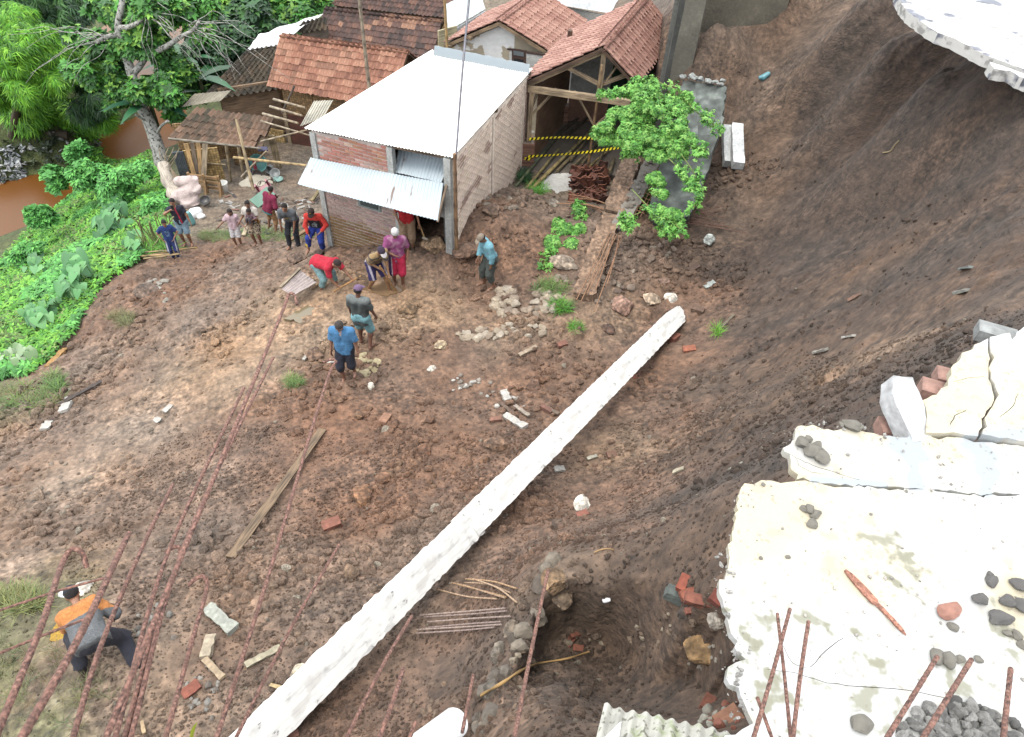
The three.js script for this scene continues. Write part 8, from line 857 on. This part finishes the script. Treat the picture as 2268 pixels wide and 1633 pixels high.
// ground cover on the bank
{
  const C = [[], []], BANK = [[-40, 620], [60, 520], [120, 440], [210, 330], [300, 300], [345, 350], [372, 450], [385, 540], [300, 585], [245, 620], [190, 690], [150, 760], [70, 830], [-40, 850]].map(([x, y]) => hit(Math.max(x, -40), y)), far = [[-40, 330], [100, 300], [200, 280], [230, 330], [150, 360], [60, 400], [-40, 420]].map(([x, y]) => hit(x, y));
  for (let i = 0; i < 60000; i++) { const x = rnd(-24, -7.5), z = rnd(-30, -9); if (!inside(BANK, x, z)) continue; const f = fbm(x * .5, z * .5, 2, 3), y = baseY(x, z) + .02 + .12 * rnd() + .35 * Math.max(0, f), cols = f > .12 ? G_.mint : f < -.16 ? [...G_.cover, ...G_.grass] : G_.cover, c = pick(cols), k = rnd(.75, 1.2); C[f > 0 ? 1 : 0].push([V(x, y, z), [rnd(-.5, .5), rnd(6.3), rnd(-.5, .5)], rnd(.6, 1.3), c.map((v) => v * k)]); }
  instanced('ground_cover', L5.small, leafM, C[0]); instanced('ground_cover', L5.pinn, leafM, C[1]);
  const D = []; for (let i = 0; i < 5000; i++) { const x = rnd(-34, -13), z = rnd(-40, -22); if (!inside(far, x, z)) continue; D.push([V(x, baseY(x, z) + .1, z), [rnd(-.6, .6), rnd(6.3), rnd(-.6, .6)], rnd(1.2, 2.4), pick([K(60, 80, 50), K(80, 96, 60), K(50, 66, 44)])]); } instanced('ground_cover', L5.small, leafM, D);
  const W = []; const chip = boxUV(new THREE.IcosahedronGeometry(1, 1)); for (let i = 0; i < 140; i++) { const p = hit(rnd(-5, 60) ** 1, rnd(330, 420)); W.push([p.add(V(0, .15, 0)), [rnd(6), rnd(6), rnd(6)], V(rnd(.03, .16), rnd(.01, .04), rnd(.03, .14)), pick([K(206, 214, 220), K(170, 176, 184), K(226, 228, 230)])]); } for (let i = 0; i < 60; i++) W.push([hit(rnd(60, 330), rnd(270, 340)).add(V(0, .1, 0)), [rnd(6), rnd(6), rnd(6)], V(rnd(.03, .14), .03, rnd(.03, .14)), K(176, 180, 180)]); instanced('bank_litter', chip, mat('plastic', WHITE), W);
  // grass: lower left, yard edge, tufts
  const T = []; const tuft = (x, y, rx, ry, n, cols, s0, s1) => { for (let i = 0; i < n; i++) { const a = rnd(6.28), r = Math.sqrt(rnd()), p = hit(x + Math.cos(a) * r * rx, y + Math.sin(a) * r * ry); T.push([p, [rnd(-.5, .5), rnd(6.3), rnd(-.5, .5)], rnd(s0, s1), pick(cols).map((v) => v * rnd(.8, 1.2))]); } };
  tuft(60, 1440, 110, 80, 24, [...G_.dry, K(116, 128, 80)], .25, .6); tuft(150, 1560, 150, 70, 40, [...G_.dry, K(116, 132, 80)], .25, .6); tuft(40, 1335, 60, 22, 170, [K(160, 166, 96), K(140, 150, 84)], .4, .9); tuft(20, 1500, 60, 90, 24, [...G_.dry, K(116, 132, 80)], .3, .7); tuft(60, 880, 80, 30, 100, [...G_.grass, ...G_.dry], .5, 1); tuft(125, 850, 24, 20, 40, G_.grass, .6, 1); tuft(478, 525, 40, 12, 150, [...G_.grass, ...G_.dry], .3, .6); tuft(620, 520, 90, 16, 90, G_.grass, .4, .8); tuft(1245, 680, 20, 14, 70, [...G_.cover, ...G_.grass], .4, .8); tuft(1275, 728, 16, 12, 40, [...G_.cover, ...G_.grass], .3, .6); tuft(1220, 640, 40, 18, 50, G_.grass, .4, .8); tuft(270, 710, 30, 14, 40, G_.dry, .5, .9); tuft(650, 850, 30, 12, 30, G_.grass, .4, .7); tuft(1190, 420, 22, 12, 60, G_.cover, .5, .8); tuft(1160, 395, 12, 14, 50, G_.deep, .5, .9); tuft(340, 545, 50, 24, 160, [...G_.grass, ...G_.cover], .8, 1.4); tuft(1590, 735, 10, 10, 10, G_.cover, .5, .8); tuft(1420, 430, 26, 40, 160, [...G_.grass, ...G_.cover], .7, 1.2);
  instanced('grass', L5.blade, leafM, T);
}
// shrubs on the bank
[[170, 335, 24, 27, 'pale green cassava shrub beside the river mouth'], [118, 395, 26, 25.5, 'pale green shrub at the river bend'], [90, 480, 22, 24, 'small shrub at the brown water at the left'], [300, 400, 36, 24.5, 'dense mint green bush below the pale barked tree'], [250, 420, 34, 24.5, 'mint green bush in the middle of the bank'], [330, 470, 30, 23, 'leafy bush left of the man with the phone'], [200, 400, 36, 25.5, 'green bush between the cassava shrub and the mint bush'], [60, 570, 30, 23.5, 'low green bush at the left edge by the water']].forEach(([x, y, r, d, l], i) => { const c = deep(x, y, d), b = hit(x, y + r * .6); plant('shrub', l, 'shrub', b, [[[b, mixv(b, c, .6), c], .03, mat('wood', K(110, 120, 80))]], [[i < 3 ? L5.wide : L5.pinn, cloud(lumps([[x, y, r, d]], d, 9, .3, .5), i < 3 ? 500 : 900, G_.mint, i < 3 ? .7 : .9, i < 3 ? 1.1 : 1.5, { top: true })]]); });
// taro: every big leaf a part
function heart(w, l) { const s = new THREE.Shape(); s.moveTo(0, .12 * l); s.bezierCurveTo(-.1 * w, -.12 * l, -.5 * w, -.2 * l, -.5 * w, .18 * l); s.bezierCurveTo(-.48 * w, .55 * l, -.15 * w, .8 * l, 0, l); s.bezierCurveTo(.15 * w, .8 * l, .48 * w, .55 * l, .5 * w, .18 * l); s.bezierCurveTo(.5 * w, -.2 * l, .1 * w, -.12 * l, 0, .12 * l); const g = new THREE.ShapeGeometry(s, 5); g.rotateX(-Math.PI / 2); g.rotateY(Math.PI); const p = g.attributes.position; for (let i = 0; i < p.count; i++) { const x = p.getX(i) / w, z = p.getZ(i) / l; p.setY(i, Math.abs(x) * .2 * w - z * z * .25 * l + .015 * Math.sin(z * 16)); } g.computeVertexNormals(); return boxUV(g); }
const hearts = [heart(.42, .52), heart(.36, .48), heart(.46, .54)];
[[265, 490, 26, 34, 20, .95, 'large clump of dark green taro in the middle of the bank'], [235, 515, 22, 20, 12, .9, 'taro clump just below the large one'], [190, 625, 28, 26, 12, 1.1, 'tall taro with broad leaves at the mud edge'], [165, 660, 22, 20, 8, .95, 'taro with hanging leaves below the tall one'], [105, 715, 26, 22, 10, .9, 'taro clump low on the bank at the left'], [135, 690, 16, 14, 6, .8, 'small taro between its two larger neighbours'], [45, 795, 30, 20, 9, .7, 'ragged pale taro at the bottom of the bank'], [300, 560, 26, 12, 8, .8, 'taro beside the lying bamboo'], [90, 600, 24, 22, 9, .8, 'taro in the bright ground cover at the left']].forEach(([x, y, rx, ry, n, s, l], q) => { const b = hit(x, y + ry), t = thing('taro_plant', l, 'taro', b); const st = []; for (let i = 0; i < n * 1.5; i++) { const a = rnd(6.28), r = Math.sqrt(rnd()), g = hit(x + Math.cos(a) * r * rx, y + Math.sin(a) * r * ry), h = g.clone().add(V(rnd(-.15, .15), rnd(.35, .7) * s, rnd(-.1, .25))); st.push(tube([g, mixv(g, h, .6).add(V(0, .06, 0)), h], .014, { n: 5, m: 5 })); piece(t, 'leaf', hearts[i % 3], mat('leaf', pick(q === 6 ? [K(176, 206, 160), K(150, 190, 130)] : [K(78, 158, 84), K(98, 178, 98), K(66, 142, 72), K(118, 192, 108)]), { roughness: .55 }), h, new THREE.Quaternion().setFromEuler(new THREE.Euler(rnd(.2, .8), rnd(-1.4, 1.4), rnd(-.3, .3), 'YXZ')), V(.78, .78, .78).multiplyScalar(s * rnd(.7, 1.15))); } part(t, 'stems', merge(st), mat('leaf', K(110, 160, 96))); });
// climber on the tilted slab, bush below the column
{
  const vine = mat('wood', K(150, 176, 96)), mk = (label, base, list, n, trails, cat = 'climbing plant') => { const st = []; for (const tr of trails) st.push([tr.map(([x, y, d]) => deep(x, y, d)), .012, vine]); const inst = cloud(lumps(list, 16, 8, .3, .55, .7), n * 3.6, G_.climb, .36, .66, { top: true }); for (const tr of trails) { const c = new THREE.CatmullRomCurve3(tr.map(([x, y, d]) => deep(x, y, d))); for (let i = 0; i < 70; i++) { const p = c.getPoint(rnd(.2, 1)).add(V(rnd(-.14, .14), rnd(-.1, .1), rnd(-.1, .14))); inst.push([p, [rnd(-.8, .8), rnd(6.3), rnd(-.8, .8)], rnd(.4, .7), pick(G_.climb)]); } } plant(cat === 'bush' ? 'bush' : 'climber', label, cat, base, st, [[L5.vine, inst.filter((e, i) => i % 2)], [L5.pinn, inst.filter((e, i) => !(i % 2))]]); };
  const D = 16.2; mk('bright green climber spilling over the shed corner and the tilted slab', deep(1440, 350, 16.8), [[1430, 215, 44, 16.6], [1400, 265, 46, 16.3], [1460, 270, 50, 16.1], [1400, 320, 44, 16.1], [1460, 330, 34, 15.9], [1500, 320, 34, 15.9], [1360, 300, 26, 16.3], [1500, 230, 30, 16.4], [1430, 300, 50, 16.1], [1480, 300, 36, 15.9]], 5200, [[[1500, 200, 16.4], [1545, 250, 16.1], [1570, 265, 15.9], [1590, 290, 15.7]], [[1510, 300, 15.9], [1550, 330, 15.7], [1548, 350, 15.6]], [[1500, 330, 15.8], [1540, 390, 15.5], [1545, 430, 15.3], [1535, 465, 15.1]], [[1480, 350, 15.8], [1520, 390, 15.5], [1530, 420, 15.4]], [[1400, 200, 16.6], [1360, 205, 16.6], [1330, 212, 16.6]], [[1380, 190, 16.7], [1440, 178, 16.6], [1520, 210, 16.3]], [[1360, 270, 16.4], [1330, 290, 16.3], [1318, 300, 16.3]]]);
  mk('yellow green climber hanging at the foot of the tilted slab', hit(1440, 490), [[1455, 440, 24, 15.8], [1482, 475, 24, 15.5], [1450, 405, 16, 16]], 900, [[[1400, 420, 16], [1450, 470, 15.5], [1500, 500, 15.2], [1512, 520, 15.1]], [[1420, 470, 15.7], [1380, 490, 15.7], [1400, 505, 15.6]], [[1450, 480, 15.5], [1490, 520, 15.2]]]);
  mk('leafy green bush with drooping shoots beside the toppled column', hit(1255, 555), [[1255, 525, 34, 16.9], [1235, 550, 26, 16.6], [1285, 520, 22, 16.9], [1270, 550, 24, 16.6]], 1500, [[[1260, 495, 17], [1235, 520, 16.7], [1215, 560, 16.3], [1204, 590, 16]], [[1285, 500, 17], [1282, 470, 17.2], [1280, 450, 17.3]]], 'bush');
}
{ const b = deep(423, 1660, 1.55), t = deep(430, 1600, 1.6), g = leafGeo(.034, b.distanceTo(t), .3, .1); g.applyQuaternion(new THREE.Quaternion().setFromUnitVectors(V(0, 0, 1), t.clone().sub(b).normalize())); g.translate(b.x, b.y, b.z); one('leaf', 'yellow green leaf tip poking up at the bottom edge', 'leaf', g, mat('leaf', K(190, 205, 50))); }
renderer.render(scene, camera);
